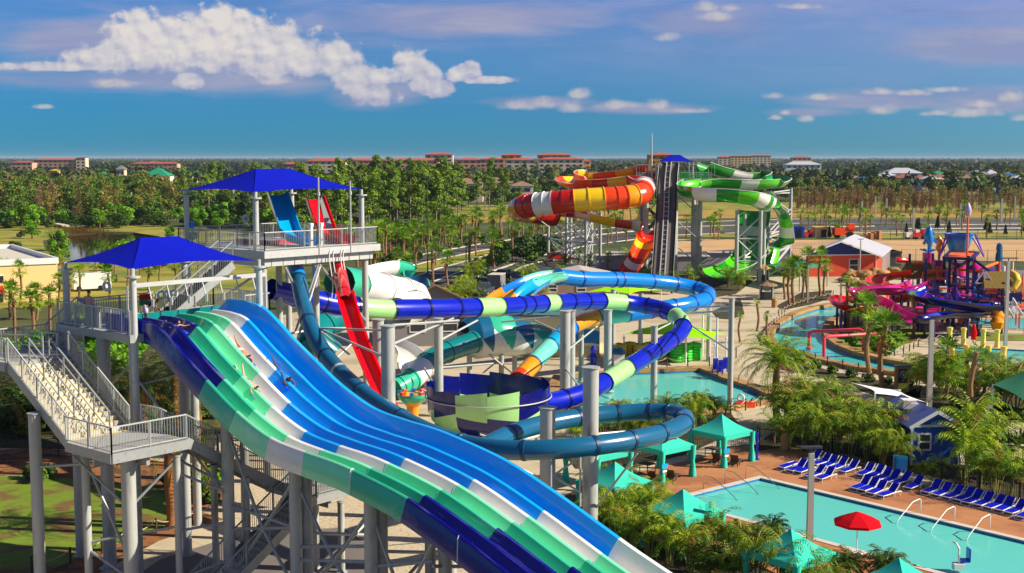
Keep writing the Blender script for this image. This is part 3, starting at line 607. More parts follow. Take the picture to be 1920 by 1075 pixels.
# overhead start gate
mb = MB(); a, b = W(-.2, .2, 13.3), W(-.2, 7.6, 13.3); mb.bar(a, b, .16, .2)
for k in range(7):
    p = a.lerp(b, (k + .8) / 7.6); q = p + E1 * .35 - Vector((0, 0, .95)); mb.cyl(p, q, .035, 6); mb.bar(q + Vector((0, 0, .3)), q - Vector((0, 0, .05)), .12, .1)
mb.bar(b, b - Vector((0, 0, 2.1)), .1); mb.bar(a + E2 * -.3, a + E2 * -.3 - Vector((0, 0, 2.1)), .08); mb.obj('start_gate', GALV_L, lt)
mb = MB()
for t_ in (3.6, 3.95, 4.3): c = W(-3.1, t_, ZD + 1.15); mb.tube([c + Vector((math.cos(q), 0, math.sin(q))) * .17 for q in np.linspace(0, 2 * math.pi, 17)[:-1]], .055, 6, closed=True)
mb.obj('control_dial', WHITE, lt)
# landings and flights
YEL = mat('yellow stair nosing', (238, 214, 96), .7, var=.08); TREAD = mat('pale stair tread', (206, 200, 186), .75, var=.08)
def landing(s0, s1, t0, t1, z):
    mb = MB(); mb.prism([tuple(W(a, b)[:2]) for a, b in ((s0, t0), (s1, t0), (s1, t1), (s0, t1))], z - .05, z)
    for a, b in (((s0, t0 - .03), (s1, t0 - .03)), ((s1 + .03, t0), (s1 + .03, t1)), ((s1, t1 + .03), (s0, t1 + .03)), ((s0 - .03, t1), (s0 - .03, t0))): mb.bar(W(*a, z - .2), W(*b, z - .2), .06, .4, 1)
    mb.bar(W(s0 + .2, (t0 + t1) / 2, z - .6), W(s1 - .2, (t0 + t1) / 2, z - .6), .16, .4, 1); mb.bar(W((s0 + s1) / 2, t0 + .2, z - .6), W((s0 + s1) / 2, t1 - .2, z - .6), .16, .4, 1)
    return mb.obj('landing', [GRATE, GALV], lt)
ZL, ZU = 7.3, 10.1
landing(2.05, 5.5, -4.6, -1.05, ZL); landing(-5.9, -2.75, -4.6, -.8, ZU)
mb = MB(); flight(mb, W(-2.75, -3.05, ZU), W(2.05, -3.05, ZL), E2, 2.9, 16); mb.obj('stair_flight', [TREAD, YEL, GALV], lt)
mb = MB(); flight(mb, W(-5.6, .9, ZD), W(-5.6, -.8, ZU), E1, 1.1, 6); mb.obj('stair_flight', [TREAD, YEL, GALV], lt)
ZM = 4.0
mb = MB(); flight(mb, W(4.5, -1.05, ZL), W(4.5, 4.6, ZM), E1, 1.7, 18); mb.obj('stair_flight', [GRATE, GRATE, GALV], lt)
landing(3.4, 6.9, 4.65, 6.6, ZM)
mb = MB(); flight(mb, W(6.2, 4.65, ZM), W(6.2, -1.8, .05), E1, 1.4, 22); mb.obj('stair_flight', [GRATE, GRATE, GALV], lt)
mb = MB(); flight(mb, W(-3.9, 8.0, 13.7), W(-3.9, 4.2, ZD), E1, 1.2, 13); mb.obj('stair_flight', [STEEL_D, STEEL_D, GALV], lt)
mb = MB()
for t_ in (-4.5, -1.6): rail(mb, [W(-2.75, t_, ZU), W(2.05, t_, ZL)])
mb.obj('railing', GALV_L, lt)
mb = MB()
for t_ in (-3.5, -2.55): rail(mb, [W(-2.75, t_, ZU), W(2.05, t_, ZL)], .95, infill=False, r=.026)
mb.obj('handrail', GALV, lt)
for pts in ([W(2.05, -4.6, ZL), W(5.5, -4.6, ZL), W(5.5, -1.1, ZL)], [W(2.1, -1.05, ZL), W(3.6, -1.05, ZL)], [W(-2.75, -4.6, ZU), W(-5.9, -4.6, ZU), W(-5.9, -.8, ZU)], [W(-2.8, -.8, ZU), W(-5.0, -.8, ZU)], [W(-6.15, .9, ZD), W(-6.15, -.8, ZU)], [W(-5.05, .9, ZD), W(-5.05, -.8, ZU)]):
    mb = MB(); rail(mb, pts); mb.obj('railing', GALV_L, lt)
mb = MB(); rail(mb, [W(-5.4, -3.9, ZU), W(-3.2, -2.6, ZU)], .95, infill=False); rail(mb, [W(-5.2, -2.2, ZU), W(-3.4, -1.8, ZU)], .95, infill=False); mb.obj('handrail', GALV_L, lt)
for s_ in (3.65, 5.35): mb = MB(); rail(mb, [W(s_, -1.05, ZL), W(s_, 4.65, ZM)]); mb.obj('railing', GALV, lt)
for s_ in (5.5, 6.9): mb = MB(); rail(mb, [W(s_, 4.65, ZM), W(s_, -1.8, .05)]); mb.obj('railing', GALV, lt)
for t_ in (): pass
mb = MB(); rail(mb, [W(3.4, 4.65, ZM), W(3.4, 6.6, ZM), W(6.9, 6.6, ZM), W(6.9, 4.7, ZM)]); mb.obj('railing', GALV, lt)
for s_ in (-4.5, -3.3): mb = MB(); rail(mb, [W(s_, 8.0, 13.7), W(s_, 4.2, ZD)]); mb.obj('railing', GALV, lt)
for s_, t_, zt, r_ in ((-4.6, -.3, ZD - .3, .2), (-1.9, -.35, ZD - .3, .3), (.6, -.45, ZD, .16), (-4.6, 6.4, ZD - .3, .22), (-.8, 6.6, ZD - .3, .22), (-.9, 3.2, ZD - .3, .22), (4.4, -3.2, ZL - .7, .3), (2.3, -3.9, ZL - .7, .17), (2.3, -1.5, ZL - .7, .2), (5.2, -1.4, ZL - .7, .15), (-.2, -4.75, 8.2, .25), (-5.6, -4.3, ZU - .4, .2), (5.2, 5.6, ZM - .7, .2), (6.7, 6.3, ZM - .7, .16), (3.6, 1.6, 5.4, .15), (5.9, 1.6, 5.2, .15)):
    p = W(s_, t_); column(lt, p.x, p.y, 0, zt, r_)
brace(lt, [(W(4.4, -3.2, 4.6), W(2.2, -4.4, 6.7)), (W(4.4, -3.2, 4.6), W(5.3, -1.2, 6.7)), (W(2.3, -3.9, 6.5), W(4.3, -3.2, 2.4)), (W(2.3, -3.9, 2.9), W(5.2, -1.4, 3.6)), (W(2.3, -3.9, 2.6), W(4.4, -3.2, 1.6)), (W(2.3, -4.1, 6.3), W(-.2, -4.75, 5.9)), (W(5.2, -1.4, 3.4), W(6.2, .2, 3.6)), (W(5.2, -1.4, 5.9), W(6.2, .2, 5.0)), (W(4.5, -3.2, .9), W(6.2, .2, 1.9)), (W(-1.9, -.35, 8.3), W(.4, -.4, 9.9)), (W(-1.9, -.35, 7.0), W(6.2, .2, 5.3)), (W(.6, -.45, 9.5), W(6.2, .2, 4.9)), (W(.6, -.4, 6.0), W(-1.9, -.3, 6.2)), (W(.6, -.4, 8.9), W(-.8, 6.4, 9.3)), (W(-1.9, -.3, 9.0), W(-1.2, -.4, 10.9))], .06)
canopy_lo = shade('shade_canopy', 'nearer of two big blue shade canopies, over the start of the racing slide', 'canopy', [W(.95, -.55, 14.12), W(.95, 6.1, 14.12), W(-4.75, 6.1, 14.12), W(-4.75, -.55, 14.12)], W(-1.9, 1.75, 15.3), W(-1.9, 3.75, 15.3),
      [(*W(.9, -.5)[:2], ZD - 4.0, 14.15), (*W(.9, 6.4)[:2], ZD - .4, 14.15), (*W(-4.7, 6.05)[:2], ZD - .3, 14.15), (*W(-4.7, -.5)[:2], ZD - 1.4, 14.15)], .16, CANVAS, zdeck=ZD)
# --- upper tower
F0 = Vector((-14.8, 74.0, 0))
def U(s, t, z=0.0): return F0 + E1 * s + E2 * t + Vector((0, 0, z))
ZT = 13.7
ut = thing('slide_tower', 'tall galvanised upper slide tower whose railed deck holds a blue and a red launch chute', 'slide tower', U(0, 0))
mb = MB(); mb.prism([tuple(U(a, b)[:2]) for a, b in ((-7.3, -.4), (1.25, -.4), (1.25, 8.5), (-7.3, 8.5))], ZT - .06, ZT, 0)
for a, b in (((-7.3, -.43), (1.3, -.43)), ((1.28, -.45), (1.28, 8.5)), ((-7.33, -.4), (-7.33, 8.5)), ((-7.3, 8.53), (1.3, 8.53))): mb.bar(U(*a, ZT - .2), U(*b, ZT - .2), .07, .42, 1)
mb.bar(U(.9, -.2, ZT - .66), U(.9, 8.2, ZT - .66), .16, .5, 1); mb.bar(U(-7, -.1, ZT - .66), U(.8, -.1, ZT - .66), .16, .5, 1); mb.bar(U(-7, 8, ZT - .66), U(.8, 8, ZT - .66), .16, .5, 1); mb.bar(U(-7, -.1, ZT - .66), U(-7, 8, ZT - .66), .16, .5, 1)
for k in range(10): mb.bar(U(.99, .3 + .85 * k, ZT - .9), U(.99, .3 + .85 * k, ZT - .42), .05, .05, 1)
mb.obj('deck', [GRATE, GALV_L], ut)
mb = MB(); mb.prism([tuple(U(a, b)[:2]) for a, b in ((-6.6, .6), (-3.0, .6), (-3.0, 2.6), (-6.6, 2.6))], ZT + .004, ZT + .02, 0); mb.prism([tuple(U(a, b)[:2]) for a, b in ((-6.6, 3.4), (-3.0, 3.4), (-3.0, 5.6), (-6.6, 5.6))], ZT + .004, ZT + .25, 1); mb.obj('rubber_mat', [S_PET, S_RED], ut)
for pts in ([U(1.2, -.35, ZT), U(1.2, 8.4, ZT)], [U(1.2, -.35, ZT), U(-7.2, -.35, ZT)], [U(-7.2, -.35, ZT), U(-7.2, 8.4, ZT)], [U(-7.2, 8.4, ZT), U(1.2, 8.4, ZT)]):
    mb = MB(); rail(mb, pts); mb.obj('railing', GALV_L, ut)
for s_, t_ in ((.6, 0), (.6, 7.9), (-6.9, 0), (-6.9, 7.9), (-3, 4), (.6, 3.9)):
    p = U(s_, t_); column(ut, p.x, p.y, 0, ZT - .9, .2)
brace(ut, [(U(.8, 1.4, ZT - 1), U(.7, 3.5, 9.2)), (U(.8, 4.0, ZT - .9), U(.7, 2.2, 8.8)), (U(.8, 3.9, ZT - .9), U(.7, 7.9, 8.8)), (U(.7, 3.9, 8.8), U(.7, 7.9, 8.4)), (U(.7, 3.9, 6.0), U(.7, 7.9, 8.3)), (U(.7, 0, 8.6), U(.7, 3.9, 8.8)), (U(-6.9, .0, 9), U(.6, 0, 12.6))], .075)
mb = MB()
for t_ in (3.9, 4.7): mb.cyl(U(.2, t_, ZT), U(.2, t_, ZT + 1.25), .14, 10); mb.box(U(.2, t_, ZT + 1.32), (.3, .22, .2), TA)
mb.obj('control_post', WHITE, ut, smooth=40)
mb = MB(); mb.box(U(-6.6, .2, ZT + 1.2), (.2, .25, .5), TA, 1); mb.cyl(U(-6.6, .2, ZT), U(-6.6, .2, ZT + 1.3), .07, 8, 1)
mb.obj('control_post', [WHITE, S_BLUE], ut)
mb = MB()
for t_, h in ((3.6, 4.2), (6.1, 3.95)): mb.cyl(U(1.32, t_, ZT - .4), U(1.32, t_, ZT + h), .05, 7); mb.cyl(U(1.32, t_, ZT + 3.1), U(1.32, t_, ZT + 3.3), .1, 7)
mb.obj('mast', GALV_L, ut)
mb = MB()
for t_ in (4.3, 4.6, 5.2, 5.4): mb.tube(curve_pts([U(1.33, t_ + .5, ZT - .1), U(1.36, t_ + .1, ZT - .25), U(1.4, t_, ZT - .8), U(1.5, t_ + .15, ZT - 2.2), U(1.2, t_ + .3, ZT - 3.1)], 4), .035, 5)
mb.obj('water_pipe', WHITE, ut)
shade('shade_canopy', 'farther of two big blue shade canopies, above the launch chutes of the upper tower', 'canopy', [U(0.1, -.2, 17.03), U(.1, 8.3, 17.03), U(-6.9, 8.3, 17.03), U(-6.9, -.2, 17.03)], U(-3.4, 2.7, 18.35), U(-3.4, 5.3, 18.35),
      [(*U(0, 0)[:2], ZT - 3, 17.05), (*U(0, 8.2)[:2], ZT - 1, 17.05), (*U(-6.8, 8.2)[:2], ZT - .3, 17.05), (*U(-6.8, 0)[:2], ZT - 2, 17.05)], .17, CANVAS, sag=.11, zdeck=ZT)
# launch chutes and the two steep slides below them
def open_prof(w, h, th=.05, n=9, flare=.0):
    o = [(w * math.cos(a) * (1 + flare * (1 - math.sin(-a))), h * (1 + math.sin(a))) for a in np.linspace(-math.pi, 0, n)]
    o = [(x, z) for x, z in o]; i_ = [(x * (1 + th / w), z - th) for x, z in o[::-1]]
    return [(o[0][0] * 1.12, o[0][1])] + o + [(o[-1][0] * 1.12, o[-1][1])] + i_
def chute(parent, pts, w, h, m):
    mb = MB(); path = [Vector(p) for p in pts]; prof = [(-w - .07, h), (-w, h), (-w * .8, .06), (-w * .5, 0), (w * .5, 0), (w * .8, .06), (w, h), (w + .07, h), (w * .9, -.06), (-w * .9, -.06)]
    mb.sweep(path, prof, close=True); return mb.obj('launch_chute', m, parent, smooth=40)
chute(ut, [P(517, 366, 80), P(530, 402, 79.3), P(541, 436, 78.5), P(553, 450, 77.9), P(582, 459, 77)], .62, .42, [S_CYAN])
chute(ut, [P(588, 374, 82.5), P(598, 405, 81.8), P(610, 438, 81), P(625, 449, 80.4), P(652, 456, 79.6)], .6, .42, [S_RED])
mb = MB(); mb.prism([tuple(x) for x in (P(600, 380, 81.6).xy, P(606, 380, 81.6).xy, P(628, 430, 80.2).xy, P(620, 430, 80.2).xy)], ZT, ZT + .1); mb.add([P(597, 366, 81.7), P(602, 366, 81.7), P(626, 432, 80.4), P(612, 432, 80.4)], [(0, 1, 2, 3)]); mb.obj('chute_side', GALV_L, ut)
# ------------------------------------------------------------------ water slides
def cr(ctrl, n=14):
    pts = curve_pts(ctrl, n); return pts, [i / n for i in range(len(pts))]
def tube_slide(parent, ctrl, r, bands, rings=(), n=20, name='tube', mats=None, ribs=True, ringm=None):
    """closed tube; bands = [(t, material)] change of colour at control parameter t; rings = flange positions"""
    pts, ts = cr(ctrl); mb = MB(); P2, T2, RR = [], [], []
    for i in range(len(pts) - 1):
        P2.append(pts[i]); T2.append(ts[i]); RR.append(r)
        for q in sorted(rings):
            if ts[i] < q <= ts[i + 1]:
                L = (pts[i + 1] - pts[i]); l = max(1e-6, L.length); f = (q - ts[i]) / (ts[i + 1] - ts[i])
                for df, k in ((-.09, 1.0), (-.085, 1.075), (.085, 1.075), (.09, 1.0)): P2.append(pts[i] + L * f + L / l * df); T2.append(q + df * .001); RR.append(r * k)
    P2.append(pts[-1]); T2.append(ts[-1]); RR.append(r)
    N = len(P2); vs = []; x = None
    for i in range(N):
        a, b = P2[max(0, i - 1)], P2[min(N - 1, i + 1)]; t = (b - a).normalized() if (b - a).length > 1e-5 else t
        h = t.cross(Vector((0, 0, 1))); x = h.normalized() if h.length > .12 else x; x = (x - t * x.dot(t)).normalized(); y = x.cross(t)
        for k in range(n):
            an = 2 * math.pi * k / n; q = RR[i] * (1.045 if ribs and k % (n // 2) == 0 else 1); vs.append(P2[i] + (x * math.cos(an) + y * math.sin(an)) * q)
    fs, ms = [], []
    for i in range(N - 1):
        tm = (T2[i] + T2[i + 1]) / 2; mi = [m for q, m in bands if q <= tm][-1]; mi = ringm if ringm is not None and RR[i] > r * 1.02 and RR[i + 1] > r * 1.02 else mi
        for k in range(n): l = (k + 1) % n; fs.append((i * n + k, i * n + l, (i + 1) * n + l, (i + 1) * n + k)); ms.append(mi)
    mb.add(vs, fs, ms); return mb.obj(name, mats, parent, smooth=38)
def flume(parent, ctrl, w, h, bands, mats, name='flume', bank=0, th=.06, inner=None, a0=0.0, n=11, rim=None):
    """open half-pipe with thickness"""
    pts, ts = cr(ctrl)
    th_ = np.linspace(-math.pi - a0, a0, n); o = [(w * math.cos(a), h * (1 + math.sin(a))) for a in th_]
    i_ = [(x * (1 + th / w), z - th) for x, z in o[::-1]]; rm = .13
    prof = o + [(o[-1][0] + rm, o[-1][1]), (o[-1][0] + rm, o[-1][1] - .06)] + i_ + [(o[0][0] - rm, o[0][1] - .06), (o[0][0] - rm, o[0][1])]
    nb = len(prof); bk = [bank(t) if callable(bank) else bank for t in ts]
    def mi(i, k):
        tm = (ts[i] + ts[i + 1]) / 2; m = [q for t, q in bands if t <= tm][-1]
        if rim is not None and (n - 1 <= k < n + 1 or k >= 2 * n + 1): return rim
        return inner if (inner is not None and k < n - 1) else m
    mb = MB(); mb.sweep(pts, prof, mi, bank=bk, close=True); return mb.obj(name, mats, parent, smooth=38)
def cut_bands(spec): return spec
# blue body slide: upper tower, down behind the mat racer, then a flat loop on the right
bs_t = thing('tube_slide', 'petrol blue body slide tube dropping from the upper tower into a level loop', 'water slide', G(640, 900))
ctrl = [P(551, 489, 77.6), P(559, 520, 75.8), P(569, 570, 73.6), P(586, 622, 71.3), P(612, 668, 69.4), P(655, 715, 67), P(715, 762, 64.3), P(790, 804, 61.5), P(865, 832, 59), P(955, 844, 57.4), P(1050, 842, 57.0), P(1150, 831, 58.1), P(1232, 815, 60.2), P(1278, 797, 62.3), P(1283, 783, 64.4), P(1250, 774, 66), P(1180, 774, 66.4), P(1100, 781, 65.6), P(1020, 795, 64), P(955, 815, 61.8), P(905, 842, 59.2), P(860, 880, 56.6)]
tube_slide(bs_t, ctrl, .46, [(0, 1), (1.1, 0), (4.55, 2), (4.62, 0)], [1.1, 2.6, 4.0, 5.4, 6.5, 8.0, 9.3, 10.62, 11.35, 12.1, 13.2, 14.1, 14.9, 15.5, 16.3, 17.2, 18, 19, 20], mats=[S_PET, S_BLUE, GALV_L, mat('dark petrol flange', (10, 56, 92), .4)], ringm=3)
for u, v, y, r_ in ((1027, 765, 61.4, .385), (1108, 690, 61.2, .385)):
    p = P(u, v, y); column(bs_t, p.x, p.y, 0, p.z, r_, 20)
p = P(1108, 690, 61.2); q = P(1027, 765, 61.4)
def H(u, v, y): return P(u, v, y)
brace(bs_t, [(H(1108, 830, 61.2), H(1270, 822, 60)), (H(1108, 815, 61.2), H(1245, 803, 64)), (H(1108, 815, 61.2), H(1150, 814, 63)), (H(1027, 850, 61.4), H(1200, 846, 59.4)), (H(1027, 855, 61.4), H(900, 815, 61)), (H(1108, 965, 61.2), H(1195, 850, 59.4)), (H(1088, 815, 60.8), H(1088, 950, 60.8)), (H(1040, 895, 61.4), H(1100, 930, 61.2)), (H(1040, 890, 61.4), H(1100, 850, 61.2)), (H(940, 862, 60), H(1010, 895, 61.3))], .055, GALV_L)
rd_t = thing('body_slide', 'glossy red steep body slide, tube at top and open flume below', 'water slide', G(700, 880))
tube_slide(rd_t, [P(631, 487, 79.6), P(635, 505, 77.9), P(641, 533, 75.6), P(647, 566, 73.4)], .41, [(0, 0)], [1.2, 2.5], mats=[S_RED])
flume(rd_t, [P(646, 556, 73.8), P(654, 590, 72.4), P(672, 648, 70.7), P(695, 706, 69.2), P(716, 754, 68.2), P(740, 800, 67.2)], .41, .44, [(0, 0)], [S_RED])
for u, v, y, r_, nm in ((727, 612, 66.5, .37, 0), (709, 600, 73, .33, 0)):
    p = P(u, v, y); column(rd_t, p.x, p.y, 0, p.z, r_, 18)
brace(rd_t, [(H(600, 616, 71), H(727, 620, 66.5)), (H(602, 618, 71), H(727, 672, 66.5)), (H(690, 755, 67), H(727, 752, 66.5)), (H(600, 620, 71.5), H(655, 665, 70)), (H(560, 630, 72), H(600, 500, 75))], .06, GALV_L)
# navy and lime tube into the bowl
nv = thing('tube_slide', 'navy and lime banded tube slide curving round into a funnel bowl', 'water slide', G(915, 800))
ctrl = [P(507, 543, 79), P(560, 556, 80.5), P(620, 570, 82), P(700, 580, 84), P(780, 580, 86.5), P(870, 578, 90), P(960, 574, 95), P(1040, 568, 101), P(1120, 565, 106), P(1190, 570, 108.5), P(1245, 582, 107.5), P(1277, 602, 104.5), P(1275, 624, 102), P(1243, 648, 99.3), P(1200, 675, 96.2), P(1150, 707, 92.5), P(1100, 735, 89), P(1040, 753, 86.5), P(985, 757, 84.4)]
bd = [(0, 0)]
for a, b in ((2.6, 3.42), (5.22, 5.72), (6.7, 7.0), (8.1, 8.72), (10.55, 11.5), (14.5, 15.35)): bd += [(a, 1), (b, 0)]
tube_slide(nv, ctrl, .69, bd, [.9, 1.8, 2.6, 3.42, 4.2, 4.83, 5.22, 5.72, 6.15, 6.38, 6.7, 7, 7.35, 7.7, 8.1, 8.72, 9.4, 10.05, 10.55, 11.5, 12.6, 13.4, 14.5, 15.35, 15.9, 16.7, 17.5], 24, mats=[S_ROYAL, S_LIME, S_DNAVY], ringm=2)
BC = G(915, 800); yb = 84.0; BC = Vector(((915 - 960) / 2400 * yb * 1.0, yb, 0))
mb = MB(); NB = 96; SEG = 8; prof = [(.5, .9), (2.4, 1.0), (3.3, 1.3), (3.8, 1.8), (4.02, 2.5), (4.08, 3.2), (4.12, 4.0)]; np_ = len(prof); vs = []; fs, ms = [], []
for pn in range(NB // SEG):                                        # twelve moulded panels with slanting colour fields and saw-tooth tops
    front = pn in (8, 9); ni = SEG + 1; b0 = len(vs)
    for q in range(ni):
        a = 2 * math.pi * (pn * SEG + q) / NB; fr = q / SEG
        for j, (r_, z_) in enumerate(prof):
            zz = z_ + (0, 0, 0, 0, (-.3 + .55 * fr) if not front else (.05 - .3 * fr), .1, -.04 + .26 * fr)[j]; vs.append(BC + Vector((r_ * math.cos(a), r_ * math.sin(a), zz)))
    for q in range(SEG):
        for j in range(np_ - 1): fs.append((b0 + q * np_ + j, b0 + (q + 1) * np_ + j, b0 + (q + 1) * np_ + j + 1, b0 + q * np_ + j + 1)); ms.append((1 if j >= 4 else 0) if front else (0 if j >= 4 else 1))
mb.add(vs, fs, ms); mb.obj('bowl', [mat('dark navy bowl', (4, 12, 112), .25, var=.06, coat=.3), S_LIME], nv, smooth=30)
mb = MB(); mb.tube([BC + Vector((4.2 * math.cos(a), 4.2 * math.sin(a), 3.3)) for a in np.linspace(0, 2 * math.pi, 49)[:-1]], .045, 6, closed=True); mb.obj('bowl_ring', GALV_L, nv, smooth=True)
mb = MB(); mb.tube([BC + Vector((3.75 * math.cos(a), 3.75 * math.sin(a), 1.0)) for a in np.linspace(0, 2 * math.pi, 49)[:-1]], .12, 8, closed=True); mb.obj('bowl_ring', GALV_L, nv, smooth=True)
for k in range(6):
    a = 2 * math.pi * k / 6 + .3; column(nv, BC.x + 3.4 * math.cos(a), BC.y + 3.4 * math.sin(a), 0, 1.1, .12)
for u, v, y, r_ in ((822, 598, 84.5, .3), (1060, 584, 92, .38), (1071, 583, 97, .32), (1140, 582, 103.5, .32), (1227, 612, 98, .26), (1372, 560, 95.5, .215)):
    p = P(u, v, y); column(nv, p.x, p.y, 0, p.z, r_, 16)
brace(nv, [(H(735, 610, 70), H(860, 601, 88)), (H(735, 646, 70), H(850, 597, 88)), (H(822, 640, 84.5), H(895, 601, 90)), (H(940, 604, 93), H(1060, 592, 92)), (H(995, 598, 94), H(1060, 628, 92)), (H(1060, 660, 92), H(1120, 612, 105)), (H(1140, 612, 103.5), H(1120, 600, 108)), (H(1290, 577, 104), H(1372, 574, 95.5)), (H(1290, 588, 104), H(1372, 582, 95.5)), (H(1295, 610, 103.5), H(1372, 660, 95.5)), (H(1230, 620, 98), H(1262, 604, 103)), (H(1060, 690, 92), H(1090, 730, 88)), (H(822, 690, 84.5), H(925, 682, 86)), (H(822, 735, 84.5), H(795, 690, 90))], .07, GALV_L, 'support_arm')
# sky blue raft tube with its twin entry flumes
sk = thing('tube_slide', 'sky blue raft tube bending wide behind the navy tube, ending in amber and mint', 'water slide', G(1200, 700))
ctrl = [P(1045, 519, 112), P(1100, 524, 114), P(1170, 525, 117), P(1240, 530, 120), P(1300, 540, 121), P(1327, 551, 119), P(1320, 563, 116), P(1285, 572, 113.5), P(1240, 579, 112), P(1190, 587, 110.5), P(1140, 594, 109), P(1090, 604, 107), P(1060, 622, 105), P(1035, 646, 103), P(1010, 671, 101), P(985, 698, 99), P(968, 714, 98)]
tube_slide(sk, ctrl, .7, [(0, 0), (9.3, 1), (10.4, 2), (11.6, 0), (12.2, 3), (13.1, 1), (14.4, 2), (15.3, 4)], [.02, .8, 1.7, 1.9, 2.7, 3.4, 4.2, 5, 5.9, 6.7, 7.5, 8.4, 9.3, 10.4, 11.6, 13.1, 14.4], mats=[S_SKY, S_AQUA, S_AMBER, S_CYAN, S_ORANGE, mat('dark blue flange', (0, 66, 150), .4)], ringm=5)
flume(sk, [P(922, 578, 107.5), P(945, 560, 108.3), P(985, 540, 109.5), P(1020, 527, 111), P(1046, 523, 112)], .85, .7, [(0, 2), (1.3, 0), (2.3, 1)], [S_SKY, S_AQUA, S_AMBER], name='entry_flume')
flume(sk, [P(975, 576, 105.5), P(995, 553, 106.8), P(1025, 535, 109), P(1050, 528, 110.8)], .85, .7, [(0, 2), (.6, 3), (1.7, 1)], [S_SKY, S_AQUA, S_AMBER, S_CYAN], name='entry_flume')
mb = MB(); c = P(1040, 556, 108); mb.lathe(c, [(1.9, -.5), (2.0, 0), (1.2, .2), (0, .25)], 18); mb.obj('end_bowl', S_ORANGE, sk, smooth=40)
for u, y, v in ((1150, 116, 538), (1372 - 170, 119, 545), (1090, 108, 612), (1330, 119, 560)):
    p = P(u, v, y); column(sk, p.x, p.y, 0, p.z - .3, .22)
# teal and white raft ride with its funnel
rf = thing('raft_slide', 'teal and white raft slide with a fat funnel and curled white flume behind the bowl', 'water slide', G(940, 740))
tube_slide(rf, [P(636, 530, 98), P(690, 538, 103), P(740, 547, 107), P(772, 555, 108.5), P(779, 573, 106.5), P(745, 588, 103)], 1.3, [(0, 1), (.55, 0), (3.5, 0)], [.55, 1.5, 2.4, 3.2, 4.0], 22, mats=[S_WHITE, S_TEAL])
flume(rf, [P(672, 530, 107), P(705, 522, 110), P(742, 519, 113), P(768, 530, 114), P(774, 546, 112)], 1.15, 1.0, [(0, 0), (1.8, 1)], [S_WHITE, S_TEAL, S_PET], inner=2, bank=.4)
tube_slide(rf, [P(640, 590, 96), P(600, 610, 94), P(590, 640, 92), P(620, 670, 92)], 1.2, [(0, 0)], [1, 2], mats=[S_DTEAL])
ax = resample(curve_pts([P(870, 634, 103.5), P(893, 631, 104), P(925, 628, 104.6), P(957, 631, 105.2), P(985, 633, 105.8), P(1008, 633, 106.2), P(1030, 632, 106.6)], 6), .12); NA = len(ax); pr_ = [float(np.interp(i / (NA - 1), (0, .12, .35, .6, .8, 1), (1.35, 1.85, 1.8, 1.6, 1.25, .85))) for i in range(NA)]
mb = MB(); n_ = 80; vs = []
for i, c in enumerate(ax):
    t = (ax[min(i + 1, NA - 1)] - ax[max(i - 1, 0)]).normalized(); x = t.cross(Vector((0, 0, 1))).normalized(); y = x.cross(t)
    vs += [c + (x * math.cos(2 * math.pi * k / n_) + y * math.sin(2 * math.pi * k / n_)) * pr_[i] for k in range(n_)]
fs, ms = [], []
for i in range(NA - 1):
    md, fr = divmod(i / (NA - 1) * 4, 1)
    for k in range(n_): l = (k + 1) % n_; a = math.sin(2 * math.pi * (k + .5) / n_); fs.append((i * n_ + k, i * n_ + l, (i + 1) * n_ + l, (i + 1) * n_ + k)); ms.append(0 if a < .45 - 1.1 * fr else (3, 1, 3, 1)[int(md)])
mb.add(vs, fs, ms); mb.obj('funnel', [S_WHITE, S_TEAL, S_DTEAL, S_PET], rf, smooth=30)
tube_slide(rf, [P(893, 640, 102), P(850, 655, 100.5), P(812, 672, 98.5), P(790, 694, 96.5), P(770, 712, 95), P(738, 730, 93.5)], .86, [(0, 0), (2.9, 1), (4.0, 2)], [.1, 1.3, 2.4, 2.9, 4.0, 4.7], mats=[S_DTEAL, S_WHITE, S_TEAL])
flume(rf, [P(722, 648, 105), P(752, 664, 102), P(772, 688, 99), P(772, 708, 97)], 1.3, .9, [(0, 0), (2.2, 0)], [S_WHITE], bank=.3)
for u, y in ((940, 104), (965, 106), (880, 103), (800, 98)):
    p = P(u, 655, y); column(rf, p.x, p.y, 0, p.z - .4, .22)
brace(rf, [(H(905, 655, 103), H(960, 700, 104)), (H(960, 655, 105), H(905, 700, 104)), (H(880, 663, 103), H(990, 660, 105))], .07)
cp = thing('splash_cup', 'round raised splash cup in amber and teal with small seats, beside the bowl', 'splash feature', G(774, 790))
c = Vector((P(774, 750, 92).x, 92, 0)); mb = MB(); mb.lathe(c, [(.4, .1), (.45, 1.0), (.8, 1.35, 1), (1.15, 1.75, 1), (1.15, 1.95), (.9, 1.9), (0, 1.8)], 20); mb.obj('cup', [S_AMBER, S_TEAL], cp, smooth=35)
for k in range(8): a = k * math.pi / 4; mb = MB(); mb.box(c + Vector((.95 * math.cos(a), .95 * math.sin(a), 2.05)), (.34, .3, .22), a, k % 2); mb.obj('seat', [S_BLUE, S_ORANGE], cp)
